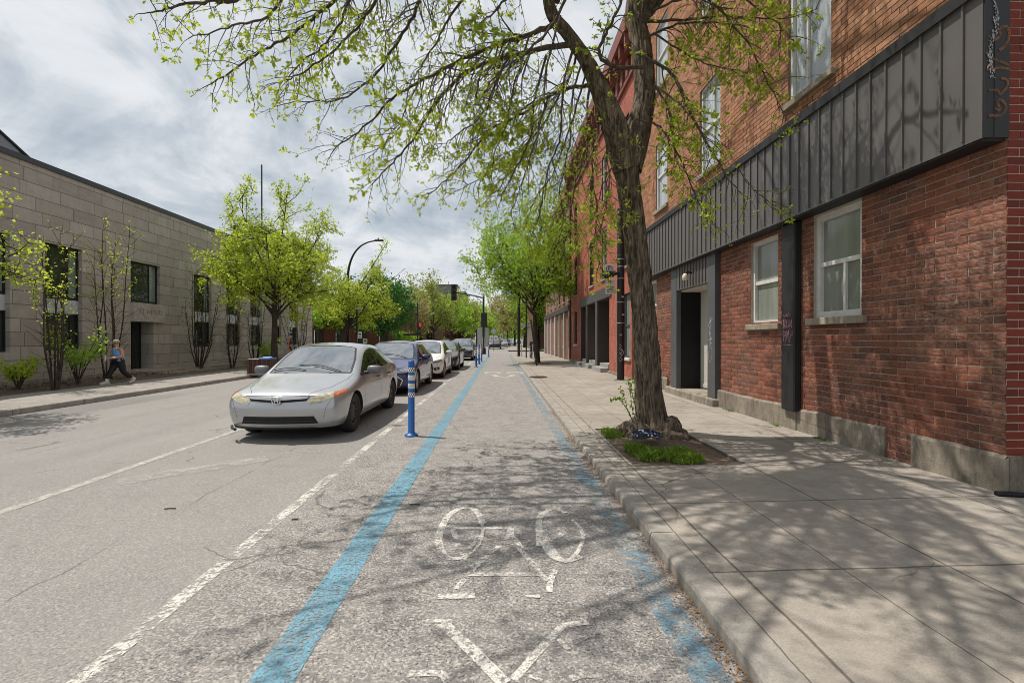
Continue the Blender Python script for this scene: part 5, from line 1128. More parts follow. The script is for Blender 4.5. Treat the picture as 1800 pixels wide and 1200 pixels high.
def car(name, label, loc, paint, L=4.5, W=1.755, H=1.435, wy=(.92, 3.62), wr=.315, style='silver', group='cars parked along the bike lane', hood=0.0, yaw=0.0):
    T = thing(name, label, 'car', loc, group); WL[T.name] = Vector((0, 0, 0)); hw = W/2; sy = L/4.5; sz = H/1.435
    def zt(z): return z*sz + hood*math.exp(-((z-.75)/.25)**2)
    V = []; 
    def vert(x, y, z, bow): V.append((x, y*sy + bow*abs(x/hw)**2.6, z)); return len(V)-1
    FACE_DY = (.10, .05, .015, 0, .015, .035, .055, .075)
    G = []                                                          # G[i][k]: closed loop, right side r0..r7, top, left side
    for i, (y, bow, zr, xf, zc) in enumerate(ST):
        yy = lambda r_: y + (FACE_DY[r_] if i == 0 else 0) - ((FACE_DY[r_]*.6) if i == len(ST)-1 else 0)
        row = [vert(xf[r_]*hw, yy(r_), zt(zr[r_]), bow) for r_ in range(8)]
        for l in LT[1:-1]: row.append(vert(l*xf[7]*hw, yy(7), zt(zr[7] + (zc-zr[7])*(1-l*l)), bow))
        row.append(vert(0, yy(7), zt(zc), bow))
        for l in LT[1:-1][::-1]: row.append(vert(-l*xf[7]*hw, yy(7), zt(zr[7] + (zc-zr[7])*(1-l*l)), bow))
        row += [vert(-xf[r_]*hw, yy(r_), zt(zr[r_]), bow) for r_ in range(7, -1, -1)]
        G.append(row)
    NK = len(G[0]); Fc = []; Tg = []
    for i in range(len(ST)-1):
        for k in range(NK-1):
            tg = 0; side = k if k < 7 else (NK-2-k if k >= NK-8 else None)
            if side == 5 and 4 <= i <= 9: tg = 4 if i == 7 else 2
            if side is None and k not in (7, NK-9) and (i in (4, 5) or i == 10): tg = 1
            Fc.append((G[i][k], G[i+1][k], G[i+1][k+1], G[i][k+1])); Tg.append(tg)
        Fc.append((G[i][NK-1], G[i+1][NK-1], G[i+1][0], G[i][0])); Tg.append(3)
    for e_, rev in ((0, False), (len(ST)-1, True)):                 # front and rear faces
        y, bow, zr, xf, zc = ST[e_]; ls = (1, .9, .5, 0, -.5, -.9, -1); gr = []
        for r_ in range(8):
            yy = y + FACE_DY[r_] if e_ == 0 else y - FACE_DY[r_]*.6; row = []
            for q, l in enumerate(ls):
                if q == 0: row.append(G[e_][r_])
                elif q == 6: row.append(G[e_][NK-1-r_])
                elif r_ == 7: row.append(G[e_][7+q])
                else: row.append(vert(l*xf[r_]*hw, yy, zt(zr[r_]), bow))
            gr.append(row)
        for r_ in range(7):
            for q in range(6): f = (gr[r_][q], gr[r_+1][q], gr[r_+1][q+1], gr[r_][q+1]); Fc.append(f[::-1] if rev else f); Tg.append(0)
    # bottom strip of each end is closed by the loop faces above; close the two end slots
        
    me = bpy.data.meshes.new('b'); me.from_pydata(V, [], Fc)
    MATS = [paint, G_WS, G_SIDE, M_PLAST, M_PLAST]
    for m_ in MATS: me.materials.append(m_)
    me.polygons.foreach_set('material_index', Tg)
    bm = bmesh.new(); bm.from_mesh(me); bmesh.ops.holes_fill(bm, edges=[e for e in bm.edges if e.is_boundary]); bmesh.ops.recalc_face_normals(bm, faces=bm.faces)
    cl = bm.edges.layers.float.get('crease_edge') or bm.edges.layers.float.new('crease_edge')
    for e in bm.edges:
        s_ = {f.material_index for f in e.link_faces}
        if len(s_) > 1: e[cl] = 0.85 if not (3 in s_) else .6
    bm.to_mesh(me); bm.free()
    tmp = bpy.data.objects.new('tmp', me); COL.objects.link(tmp)
    sm_ = tmp.modifiers.new('s', 'SUBSURF'); sm_.levels = 3; sm_.render_levels = 3
    cuts = []
    for wy_ in wy:
        for s_ in (1, -1):
            b = MB(); prof = [(wr+.055)*1.0]; n = 40; x0, x1 = s_*(hw-.30), s_*(hw+.2)
            pts = [((wr+.052)*math.cos(2*math.pi*j/n), (wr+.052)*math.sin(2*math.pi*j/n)) for j in range(n)]
            b.prism([(wy_ + a, wr-.01 + c) for a, c in pts], 'x', min(x0, x1), max(x0, x1), 3); c_ = b.build('cut', MATS); cuts.append(c_)
            md = tmp.modifiers.new('b', 'BOOLEAN'); md.operation = 'DIFFERENCE'; md.object = c_; md.solver = 'EXACT'
    bpy.context.view_layer.update(); dg = bpy.context.evaluated_depsgraph_get()
    full = bpy.data.meshes.new_from_object(tmp.evaluated_get(dg)); 
    for c_ in cuts: bpy.data.objects.remove(c_)
    bpy.data.objects.remove(tmp)
    bm = bmesh.new(); bm.from_mesh(full); bvh = BVHTree.FromBMesh(bm)
    parts = {}
    def keep(nm, f):
        c = f.calc_center_median(); i_ = f.material_index
        return {'body': i_ == 0, 'windscreen': i_ == 1 and c.y < 2.6*sy, 'rear_window': i_ == 1 and c.y > 2.6*sy, 'underbody': i_ == 3, 'side_window': i_ == 2 and c.x > 0 and c.y < 2.54*sy, 'side_window.r': i_ == 2 and c.x > 0 and c.y > 2.54*sy, 'side_window.l': i_ == 2 and c.x < 0 and c.y < 2.54*sy, 'side_window.q': i_ == 2 and c.x < 0 and c.y > 2.54*sy, 'pillar_trim': i_ == 4 and c.x > 0, 'pillar_trim.l': i_ == 4 and c.x < 0}[nm]
    for nm in ('body', 'windscreen', 'rear_window', 'side_window', 'side_window.r', 'side_window.l', 'side_window.q', 'underbody', 'pillar_trim', 'pillar_trim.l'):
        b2 = bm.copy(); bmesh.ops.delete(b2, geom=[f for f in b2.faces if not keep(nm, f)], context='FACES')
        if not b2.faces: b2.free(); continue
        m2 = bpy.data.meshes.new(nm); b2.to_mesh(m2); b2.free()
        for m_ in MATS: m2.materials.append(m_)
        m2.polygons.foreach_set('use_smooth', [True]*len(m2.polygons)); m2.set_sharp_from_angle(angle=R(38))
        o = bpy.data.objects.new(nm.split('.')[0], m2); COL.objects.link(o); o.parent = T; parts[nm] = o; WL[o.name] = Vector((0, 0, 0))
    bm.free(); body = parts['body']
    def hit(p, d):
        h, n_, _, _ = bvh.ray_cast(Vector(p), Vector(d)); return h, n_
    def patch(nm, outline, d, m_, par=None, off=.006, mirror=True, res=16):
        """convex outline [(x,y,z)...] laid onto the body along direction d"""
        obs = []
        for s_ in ((1, -1) if mirror else (1,)):
            dv = Vector((d[0]*s_, d[1], d[2])).normalized(); u = Vector((0, 0, 1)).cross(dv).normalized()
            if abs(dv.z) > .9: u = Vector((1, 0, 0))
            v = dv.cross(u); v = v if v.z >= 0 else -v
            pl = [(Vector((x*s_, y, z)).dot(u), Vector((x*s_, y, z)).dot(v)) for x, y, z in outline]
            b = bmesh.new(); u0, u1 = min(p[0] for p in pl), max(p[0] for p in pl); v0, v1 = min(p[1] for p in pl), max(p[1] for p in pl)
            gv = [[b.verts.new((u0+(u1-u0)*i/res, v0+(v1-v0)*j/res, 0)) for j in range(res+1)] for i in range(res+1)]
            for i in range(res):
                for j in range(res): b.faces.new((gv[i][j], gv[i+1][j], gv[i+1][j+1], gv[i][j+1]))
            cx, cy = sum(p[0] for p in pl)/len(pl), sum(p[1] for p in pl)/len(pl)
            for i in range(len(pl)):
                a, c = pl[i], pl[(i+1) % len(pl)]; n_ = Vector((c[1]-a[1], a[0]-c[0], 0))
                if n_.length < 1e-6: continue
                if n_.dot(Vector((cx-a[0], cy-a[1], 0))) > 0: n_ = -n_
                bmesh.ops.bisect_plane(b, geom=b.verts[:]+b.edges[:]+b.faces[:], plane_co=(a[0], a[1], 0), plane_no=n_, clear_outer=True)
            bad = []; org = Vector((0, 0, 0)) - dv*4
            for vv in b.verts:
                p = u*vv.co.x + v*vv.co.y + org; h, n_ = hit(p, dv)
                if h is None: bad.append(vv); vv.co = p; continue
                vv.co = h - dv*off if not n_ else h + (n_ if n_.dot(dv) < 0 else -n_)*off
            bmesh.ops.delete(b, geom=bad, context='VERTS')
            ex = bmesh.ops.extrude_face_region(b, geom=b.faces[:])
            for q in ex['geom']:
                if isinstance(q, bmesh.types.BMVert): q.co += dv*(off+.008)
            bmesh.ops.recalc_face_normals(b, faces=b.faces)
            m2 = bpy.data.meshes.new(nm); b.to_mesh(m2); b.free(); m2.materials.append(m_)
            m2.polygons.foreach_set('use_smooth', [True]*len(m2.polygons)); m2.set_sharp_from_angle(angle=R(45))
            o = bpy.data.objects.new(nm, m2); COL.objects.link(o); o.parent = par or T; obs.append(o); WL[o.name] = Vector((0, 0, 0))
        return obs
    def seam(mb_, pts, d, w_=.007, off=.0015, n=12):
        P = []
        for i in range(len(pts)-1):
            for k in range(n): P.append(Vector(pts[i]).lerp(Vector(pts[i+1]), k/n))
        P.append(Vector(pts[-1])); Q = []; N = []
        dv = Vector(d).normalized()
        for p in P:
            h, n_ = hit(p - dv*3, dv)
            if h is not None: Q.append(h); N.append(n_ if n_.dot(dv) < 0 else -n_)
        for i in range(len(Q)-1):
            if (Q[i+1]-Q[i]).length > .15: continue
            t_ = (Q[i+1]-Q[i]).normalized(); s0, s1 = N[i].cross(t_).normalized()*w_/2, N[i+1].cross(t_).normalized()*w_/2
            mb_.quad(Q[i]+s0+N[i]*off, Q[i]-s0+N[i]*off, Q[i+1]-s1+N[i+1]*off, Q[i+1]+s1+N[i+1]*off)
    def B(nm, mb_, m_, par=None): o = mb_.build(nm, m_, par or T); return o
    # shut lines
    g = MB()
    for s_ in (1, -1):
        dx = (-s_, 0, 0); yb = 2.54*sy
        seam(g, [(0, 1.42*sy, .28), (0, 1.40*sy, .6), (0, 1.44*sy, .90)], dx); seam(g, [(0, yb, .28), (0, yb, .93)], dx); seam(g, [(0, 3.05*sy, .30), (0, 3.35*sy, .62), (0, 3.42*sy, .93)], dx); seam(g, [(0, 1.42*sy, .28), (0, 3.05*sy, .28)], dx)
        seam(g, [(s_*.40, .10, 0), (s_*.60, .45*sy, 0), (s_*.70, .95*sy, 0), (s_*.72, 1.22*sy, 0)], (0, 0, -1), .006)
        seam(g, [(s_*.72*hw/.877, 0, .62*sz), (s_*.66, 0, .5*sz), (s_*.62, 0, .35*sz)], (0, 1, 0), .004)
    seam(g, [(-.50, 0, zt(.672)), (0, 0, zt(.682)), (.50, 0, zt(.672))], (0, 1, 0), .009)
    B('panel_gap', g, M_GAP, body)
    # black rubber round the windscreen, wipers
    ws = parts['windscreen']; g = MB()
    z0_, z1_ = zt(.94), zt(1.39)
    wsx0, wsx1 = .88*.9*hw, .68*.9*hw; y0_, y1_ = 1.12*sy, 2.0*sy
    for s_ in (1, -1): seam(g, [(s_*(wsx0-.02), y0_+.13, 0), (s_*((wsx0+wsx1)/2+.015), (y0_+y1_)/2+.09, 0), (s_*(wsx1-.01), y1_+.04, 0)], (0, 0, -1), .035, .003)
    seam(g, [(-(wsx0-.02), y0_+.12, 0), (-.35, y0_+.035, 0), (0, y0_+.02, 0), (.35, y0_+.035, 0), (wsx0-.02, y0_+.12, 0)], (0, 0, -1), .05, .003)
    seam(g, [(-(wsx1-.02), y1_+.03, 0), (0, y1_-.01, 0), (wsx1-.02, y1_+.03, 0)], (0, 0, -1), .03, .003)
    B('screen_rubber', g, M_PLAST, ws)
    g = MB()
    for a, c in (((.52, y0_+.09), (-.22, y0_+.21)), ((-.05, y0_+.06), (-.66, y0_+.16))):
        P = []
        for k in range(9):
            x = a[0]+(c[0]-a[0])*k/8; y = a[1]+(c[1]-a[1])*math.sin(k/8*1.57); h, n_ = hit((x, y, 3), (0, 0, -1)); P.append(h + Vector((0, 0, .014 + .012*math.sin(k/8*3.14))))
        g.tube(P, .008, 5)
    B('wiper', g, M_PLAST, ws)
    # wheels
    def wheel(x, y, s_):
        t_ = MB(); tw = .10
        t_.lathe([(wr-.115, -tw*.8), (wr-.03, -tw), (wr-.006, -tw*.75), (wr, -tw*.4), (wr, tw*.4), (wr-.006, tw*.75), (wr-.03, tw), (wr-.085, tw*.98), (wr-.11, tw*.8)], (x, y, wr), 'x', 36); o = B('wheel', t_, M_TYRE)
        q = MB(); R0 = wr-.09; sx = s_
        if style == 'silver':
            q.lathe([(R0+.006, sx*.085), (R0-.015, sx*.085), (R0-.03, sx*.05), (R0-.06, sx*.045), (.09, sx*.075), (.05, sx*.085), (.045, sx*.06), (0, sx*.06)], (x, y, wr), 'x', 32)
            for k in range(14): a = 2*math.pi*k/14; q.ell((x+sx*.062, y+math.cos(a)*(R0-.07), wr+math.sin(a)*(R0-.07)), (.012, .016, .016), 8, 5, 1)
            B('rim', q, [M_STEELW, M_GAP], o)
        else:
            q.lathe([(R0+.006, sx*.085), (R0-.02, sx*.085), (R0-.03, sx*.02), (0, sx*.015)], (x, y, wr), 'x', 32, 1)
            for k in range(10):
                a = 2*math.pi*k/10; c, s2 = math.cos(a), math.sin(a); q.tube([(x+sx*.075, y+c*.03, wr+s2*.03), (x+sx*.08, y+c*(R0-.015), wr+s2*(R0-.015))], [.022, .016], 5)
            q.lathe([(.05, sx*.07), (.045, sx*.09), (0, sx*.092)], (x, y, wr), 'x', 14)
            q.lathe([(R0+.006, sx*.083), (R0+.004, sx*.09), (R0-.02, sx*.086)], (x, y, wr), 'x', 32); B('rim', q, [M_ALLOY, M_GAP], o)
    for wy_ in wy:
        for s_ in (1, -1): wheel(s_*(hw-.125), wy_, s_)
    # mirrors, handles
    for s_ in (1, -1):
        g = MB(); c = (s_*(hw+.105), 1.60*sy, zt(.965)); vs = []
        for i in range(9):
            th = math.pi*i/8
            for j in range(16):
                a = 2*math.pi*j/16; ca, sa = math.cos(a), math.sin(a); k = (abs(ca)**4 + abs(sa)**4)**-.25
                vs.append((c[0] + .125*ca*k*math.sin(th)**.6, c[1] + .07*-math.cos(th)*(1 if i < 4 else .45), c[2] + .075*sa*k*math.sin(th)**.6))
        g.add(vs, [(i*16+j, i*16+(j+1) % 16, (i+1)*16+(j+1) % 16, (i+1)*16+j) for i in range(8) for j in range(16)], 0, True)
        o = B('mirror', g, M_GREYPL if style == 'silver' else paint)
        g = MB(); g.tube([(s_*(hw-.09), 1.57*sy, zt(.90)), (s_*(hw+.03), 1.59*sy, zt(.925))], [.035, .03], 8); B('mirror_arm', g, M_PLAST, o)
        for yh in (2.36*sy, 3.24*sy):
            h, n_ = hit((s_*3, yh, zt(.80)), (-s_, 0, 0)); g = MB(); g.tube(curve([h + Vector((0, -.09, 0)), h + Vector((s_*.028, -.06, .004)), h + Vector((s_*.028, .05, .008)), h + Vector((0, .085, .008))], 4), .013, 6); B('handle', g, paint if style != 'silver' else M_PLAST)
    # faces
    F = (0, 1, 0); DG = (-.45, 1, -.08)
    if style == 'silver':
        hl = patch('headlight', [(.44, .04, .555), (.42, .02, .60), (.50, .03, .668), (.66, .15, .700), (.735, .23, .712), (.735, .23, .640), (.60, .1, .575)], DG, M_LAMPY)
        for o, oo in zip(hl, patch('indicator', [(.738, .23, .713), (.86, .52, .742), (.845, .50, .690), (.738, .23, .642)], DG, M_AMBER)): oo.parent = o
        gr = patch('grille', [(-.435, 0, .664), (.435, 0, .664), (.40, 0, .605), (.0, 0, .578), (-.40, 0, .605)], F, M_GAP, mirror=False, res=24)[0]
        patch('chrome_bar', [(-.43, 0, .663), (.43, 0, .663), (.40, 0, .632), (0, 0, .612), (-.40, 0, .632)], F, P_SILVER, gr, .014, False, 24)
        h, n_ = hit((0, -3, .615), F); y_ = h.y - .03; g = MB()
        def fr(x0, x1, z0, z1): g.box(x0, x1, y_-.012, y_+.02, z0, z1)
        ring = [(.062*math.copysign(abs(math.cos(a))**.5, math.cos(a))*(1 if math.sin(a) > 0 else .86), y_-.008, .615+.052*math.copysign(abs(math.sin(a))**.5, math.sin(a))) for a in [2*math.pi*k/28 for k in range(29)]]
        g.tube(ring, .009, 6, cap=False)
        for s_ in (1, -1): g.add([(s_*.028, y_-.012, .585), (s_*.014, y_-.012, .585), (s_*.020, y_-.012, .648), (s_*.040, y_-.012, .648), (s_*.028, y_+.01, .585), (s_*.014, y_+.01, .585), (s_*.020, y_+.01, .648), (s_*.040, y_+.01, .648)], [(0,1,2,3),(0,1,5,4),(1,2,6,5),(2,3,7,6),(3,0,4,7)])
        fr(-.018, .018, .606, .622); B('emblem', g, M_CHROME, gr)
        patch('air_intake', [(-.50, 0, .385), (.50, 0, .385), (.55, 0, .275), (-.55, 0, .275)], F, M_GAP, None, .004, False, 20)
        g = MB(); seam(g, [(-.50, 0, .322), (0, 0, .322), (.50, 0, .322)], F, .016, .016); B('intake_slat', g, M_PLAST, body)
        g = MB(); seam(g, [(-.80, 0, .215), (-.4, 0, .205), (0, 0, .203), (.5, 0, .205)], F, .035, .008); g.tube([(-.80, .30, .205), (-.72, .16, .20), (-.62, .06, .195)], .02, 6); B('front_lip', g, M_PLAST, body)
    else:
        lm = M_LAMPC if style == 'blue' else M_LAMPD
        patch('headlight', [(.40, .04, zt(.595)), (.46, .02, zt(.645)), (.66, .15, zt(.685)), (.84, .45, zt(.735)), (.84, .45, zt(.68)), (.68, .18, zt(.60))], DG, lm)
        patch('light_strip', [(.40, .04, zt(.648)), (.62, .12, zt(.690)), (.80, .4, zt(.735)), (.80, .4, zt(.722)), (.62, .12, zt(.672)), (.41, .04, zt(.635))], DG, M_CHROME, None, .010)
        if style == 'blue':
            patch('grille', [(-.42, 0, .545), (.42, 0, .545), (.60, 0, .42), (.52, 0, .25), (-.52, 0, .25), (-.60, 0, .42)], F, M_PLAST, None, .005, False, 24)
            g = MB(); seam(g, [(-.42, 0, .55), (.42, 0, .55), (.61, 0, .42), (.53, 0, .245), (-.53, 0, .245), (-.61, 0, .42), (-.42, 0, .55)], F, .022, .010); B('grille_frame', g, M_CHROME, body)
            patch('upper_grille', [(-.40, 0, .645), (.40, 0, .645), (.36, 0, .60), (-.36, 0, .60)], F, M_PLAST, None, .005, False)
        else:
            gr = patch('grille', [(-.38, 0, zt(.655)), (.38, 0, zt(.655)), (.41, 0, zt(.60)), (.33, 0, zt(.525)), (-.33, 0, zt(.525)), (-.41, 0, zt(.60))], F, M_PLAST, None, .005, False, 20)[0]
            g = MB(); seam(g, [(-.37, 0, zt(.60)), (.37, 0, zt(.60))], F, .02, .012); B('chrome_bar', g, M_CHROME, gr)
            patch('air_intake', [(-.46, 0, zt(.36)), (.46, 0, zt(.36)), (.50, 0, zt(.27)), (-.50, 0, zt(.27))], F, M_PLAST, None, .004, False)
            for q in patch('fog_lamp_recess', [(.56, .06, zt(.42)), (.74, .2, zt(.46)), (.76, .22, zt(.36)), (.60, .08, zt(.32))], DG, M_PLAST, None, .005):
                q2 = MB(); c = sum((v.co for v in q.data.vertices), Vector())/len(q.data.vertices); q2.ell((c.x, c.y-.01, c.z), (.04, .025, .04), 10, 6); B('fog_lamp', q2, M_LAMPC, q)
        patch('air_dam', [(-.6, 0, zt(.235)), (.6, 0, zt(.235)), (.58, 0, zt(.20)), (-.58, 0, zt(.20))], F, M_PLAST, None, .003, False)
    T.rotation_euler.z = yaw
    return T
car('parked_car', 'dusty silver sedan with yellowed headlights, nearest in the parked row', (-3.20, 7.03, 0), P_SILVER)
car('parked_car', 'dark blue sedan with chrome edged black grille parked behind the silver sedan', (-3.17, 12.75, 0), P_BLUE, 4.60, 1.77, 1.45, (.95, 3.65), .32, 'blue')
car('parked_car', 'white sedan parked between the dark blue and the dark brown cars', (-3.02, 18.05, 0), P_WHITE, 4.55, 1.77, 1.46, (.93, 3.58), .32, 'white')
car('parked_car', 'dark brown sedan parked just behind the white sedan', (-2.85, 22.85, 0), P_DARK, 4.7, 1.80, 1.45, (.95, 3.72), .33, 'white')
hat = car('parked_car', 'charcoal hatchback last in the row before the crossing', (-2.72, 33.6, 0), P_GREY, 4.4, 1.80, 1.56, (.90, 3.50), .34, 'white')
# beyond the crossing: small copies, each with its own paint
def far_car(label, loc, paint, sc=1.0):
    c = dup(hat); c.location = loc; c['label'] = label; c['group'] = 'cars parked beyond the crossing'; c.scale = (sc, 1, sc)
    for ch in c.children_recursive:
        if ch.type == 'MESH' and ch.data.materials and ch.data.materials[0] == P_GREY:
            for i, s_ in enumerate(ch.material_slots):
                if s_.material == P_GREY: s_.link = 'OBJECT'; s_.material = paint
    return c
P_SILV2 = carpaint('pale_silver_car_paint', (0.5, 0.5, 0.52), .4)
for i, (px, dd, pt, sc, lab) in enumerate([(870, 73, P_BLACK, 1.12, 'black pickup like car facing the crossing beside the white signs'), (884, 84, P_SILV2, 1.0, 'pale silver car second behind the black car beyond the crossing'), (890, 95, P_BLUE, 1.0, 'dark blue car third in the row beyond the crossing'), (896, 112, P_SILV2, 1.05, 'silver car fourth in the row beyond the crossing'), (903, 135, P_WHITE, 1.05, 'white car near the end of the street'), (911, 150, P_DARK, 1.05, 'dark car last visible at the end of the street')]):
    p = PD(px, 600, dd); far_car(lab, (p.x, p.y, 0), pt, sc)
# ------------------------------------------------------------------ street furniture
M_POSTB = plain('blue_plastic_post', (0.012, 0.105, 0.36), 0.45, 0, 0.15, 8)
M_REFL = plain('white_reflective_tape', (0.62, 0.60, 0.60), 0.4, 0, 0.12, 20)
m, t = mat('chequer_reflective_tape'); p = t.obj(); x, y, z = t.xyz(p)
ch = t.n('ShaderNodeTexChecker', {0: t.vec(t.math('MULTIPLY', t.math('ARCTAN2', y, x), 0.0955), z, 0.0), 1: (0.85, 0.85, 0.83, 1), 2: (0.02, 0.03, 0.05, 1), 3: 33.0}); t.out(t.bsdf(ch.outputs[0], .4)); M_CHEQ = m
M_POLE = plain('black_painted_pole', (0.013, 0.013, 0.014), 0.42, 0.0, 0.4, 6); M_SIGNB = plain('bare_aluminium_sign', (0.42, 0.43, 0.44), 0.5, 0.3); M_SIGNW = plain('white_sign_face', (0.62, 0.62, 0.60), 0.5); M_SIGNBK = plain('black_sign_ink', (0.02, 0.02, 0.022), 0.5)
M_WOOD = plain('reddish_stained_wood', (0.12, 0.048, 0.035), 0.65, 0, 0.35, 9); M_WOODD = plain('dark_stained_wood', (0.055, 0.028, 0.024), 0.65, 0, 0.35, 9); M_LID = plain('bright_blue_lid', (0.015, 0.16, 0.48), 0.35); M_CONCB = plain('grey_bin_base', (0.33, 0.32, 0.30), 0.85)
m, t = mat('red_hand_signal'); t.out(t.n('ShaderNodeEmission', {0: (1.0, .06, .03, 1), 1: .75}).outputs[0]); M_REDHAND = m
def delineator(label, x, y):
    T = thing('delineator_post', label, 'post', (0, 0, 0), 'blue delineator posts beside the bike lane'); r = .05
    b = MB(); b.lathe([(.0, 0.0), (.105, 0.0), (.105, .012), (.085, .028), (.06, .045), (r, .06), (r, 1.10), (.047, 1.14), (.047, 1.165), (0, 1.165)], (0, 0, .002), 'z', 24)
    for k in range(4): a = k*1.57+.4; b.ell((.085*math.cos(a), .085*math.sin(a), .03), (.012, .012, .010), 8, 5)
    b.build('post', M_POSTB, T)
    for z0, z1, m_ in ((.985, 1.065, M_CHEQ), (.865, .945, M_REFL), (.735, .815, M_REFL), (.60, .68, M_CHEQ)):
        q = MB(); q.lathe([(r+.0012, z0), (r+.0025, z0+.003), (r+.0025, z1-.003), (r+.0012, z1)], (0, 0, 0), 'z', 24); q.build('reflective_band', m_, T)
    T.location = (x, y, 0); return T
p = PG(723, 766); d0_ = delineator('nearest blue delineator post in front of the dark blue car', p.x, p.y)
for (px, py, lab) in ((837, 645, 'front one of the three blue delineator posts standing close together'), (842, 640, 'middle one of the three blue delineator posts standing close together'), (846.5, 636, 'rear one of the three blue delineator posts standing close together'), (859, 627.5, 'lone blue delineator post at the crossing beside the black signal pole')):
    q = PG(px, py); dup(d0_, location=(q.x, q.y, 0), name='delineator_post')['label'] = lab
# pole with parking signs
p = PG(1091, 668, ZR); T = thing('sign_pole', 'black pole with parking signs and white scribbles in front of the red painted brick house', 'sign pole', (p.x, p.y, ZR))
b = MB(); b.tube([(p.x, p.y, ZR-.02), (p.x, p.y, ZR+5.8)], .125, 20); b.lathe([(.24, 0), (.24, .012), (.15, .02)], (p.x, p.y, ZR), 'z', 20); pole = b.build('pole', M_POLE, T)
b = MB()
for z_ in (2.05, 2.75, 3.55, 3.95, 4.2): b.lathe([(.1265, -.012), (.129, -.01), (.129, .01), (.1265, .012)], (p.x, p.y, z_), 'z', 20)
b.build('steel_band', M_SIGNB, pole)
def sgn(name, cx, cz, w_, h, m_, par, y_=None, th=.006):
    q = MB(); q.bbox(cx-w_/2, cx+w_/2, (y_ or p.y)-th, (y_ or p.y)+th, cz-h/2, cz+h/2, .002); return q.build(name, m_, par)
def at(px, py): return PY(px, py, p.y - .01)
c = at(1071, 474); s1 = sgn('sign', c.x, c.z, .30, .34, M_SIGNW, T); q = MB(); q.tube([(c.x+.10*math.cos(a*.2618), p.y-.008, c.z+.03+.10*math.sin(a*.2618)) for a in range(25)], .011, 5, cap=False); q.build('ring', M_SIGNBK, s1); text('lettering', 'P', .17, M_SIGNBK, s1, (c.x, p.y-.008, c.z+.03), ROT_FRONT, .001, 1, .004)
c = at(1073, 504); s2 = sgn('sign', c.x, c.z, .32, .48, M_SIGNW, T); text('lettering', 'P', .19, M_SIGNBK, s2, (c.x-.02, p.y-.008, c.z+.13), ROT_FRONT, .001, 1, .004)
q = MB()
for k in range(4):
    xx = c.x-.12
    while xx < c.x+.11: ww = rnd.uniform(.02, .05); q.box(xx, min(xx+ww, c.x+.13), p.y-.0085, p.y-.0065, c.z-.02-k*.055, c.z+.012-k*.055); xx += ww+.014
q.build('small_print', M_SIGNBK, s2)
q = MB(); q.box(p.x-.26, p.x-.12, p.y-.02, p.y+.02, at(1078, 462).z-.01, at(1078, 462).z+.01); q.build('bracket', M_SIGNB, T); q = MB(); q.box(p.x-.26, p.x-.12, p.y-.02, p.y+.02, at(1078, 515).z-.01, at(1078, 515).z+.01); q.build('bracket', M_SIGNB, T)
c = at(1072, 484); b = bmesh.new(); bmesh.ops.create_icosphere(b, subdivisions=4, radius=1); vs = []
for v in b.verts: k = 1 + .5*noise.noise(v.co*2.3) + .3*noise.noise(v.co*6); vs.append((c.x - .03 + v.co.x*.27*k, p.y - .12 + v.co.y*.10*k, c.z + v.co.z*.10*k + v.co.x*.06))
q = MB(); q.add(vs, [[v.index for v in f.verts] for f in b.faces], 0, False); b.free(); m_ = plain('black_plastic_bag', (.012, .012, .016), .25)
setp(q.build('plastic_bag', m_), 'crumpled black plastic bag tied round the parking sign pole between its two signs', 'bag')
q = MB()
for k, pts in enumerate([((1088,605),(1092,608),(1089,613),(1094,616),(1090,622)), ((1092,612),(1096,620),(1091,627),(1094,632),(1089,634),(1088,628)), ((1089,620),(1094,625))]): q.strip(curve([PY(a, e_, p.y-.127) for a, e_ in pts], 5), .022, (0, -1, 0), .0006*k)
for z_, xx in ((2.9, .03), (1.62, -.03), (2.3, .05)): q.box(p.x+xx-.04, p.x+xx+.04, p.y-.1285, p.y-.122, z_, z_+.05)
q.build('graffiti', M_GRAFW, pole)
# curved street lamp
x0, y0 = PX(612, 600, -11.0).x, PX(612, 600, -11.0).y; z0 = lambda py: 1.5 + (HY-py)/F*(Vector((x0, y0, 1.5))-CAM).dot(FW)
T = thing('street_lamp', 'tall black curved street lamp above the lime trees past the library', 'street lamp', (x0, y0, ZL)); dl = (Vector((x0, y0, 1.5))-CAM).dot(FW)
b = MB(); P = [(x0, y0, ZL-.1), (x0, y0, 3), (x0, y0, z0(490))] + [tuple(PD(a, e_, dl)) for a, e_ in ((613, 474), (617, 458), (624, 444), (634, 433), (647, 426), (661, 423))]; P = curve(P, 6); b.tube(P, [.11 - .055*min(1, i/len(P)*1.3) for i in range(len(P))], 10); b.lathe([(.2, 0), (.2, .5), (.12, .6)], (x0, y0, ZL), 'z', 12); b.build('pole', M_POLE, T)
e_ = PD(667, 422.5, dl); b = MB(); b.bbox(e_.x-.32, e_.x+.30, e_.y-.14, e_.y+.14, e_.z-.07, e_.z+.05, .03); b.tube([(e_.x-.08, e_.y, e_.z+.04), (e_.x-.08, e_.y, e_.z+.16)], .05, 8); b.build('lamp_head', M_POLE, T)
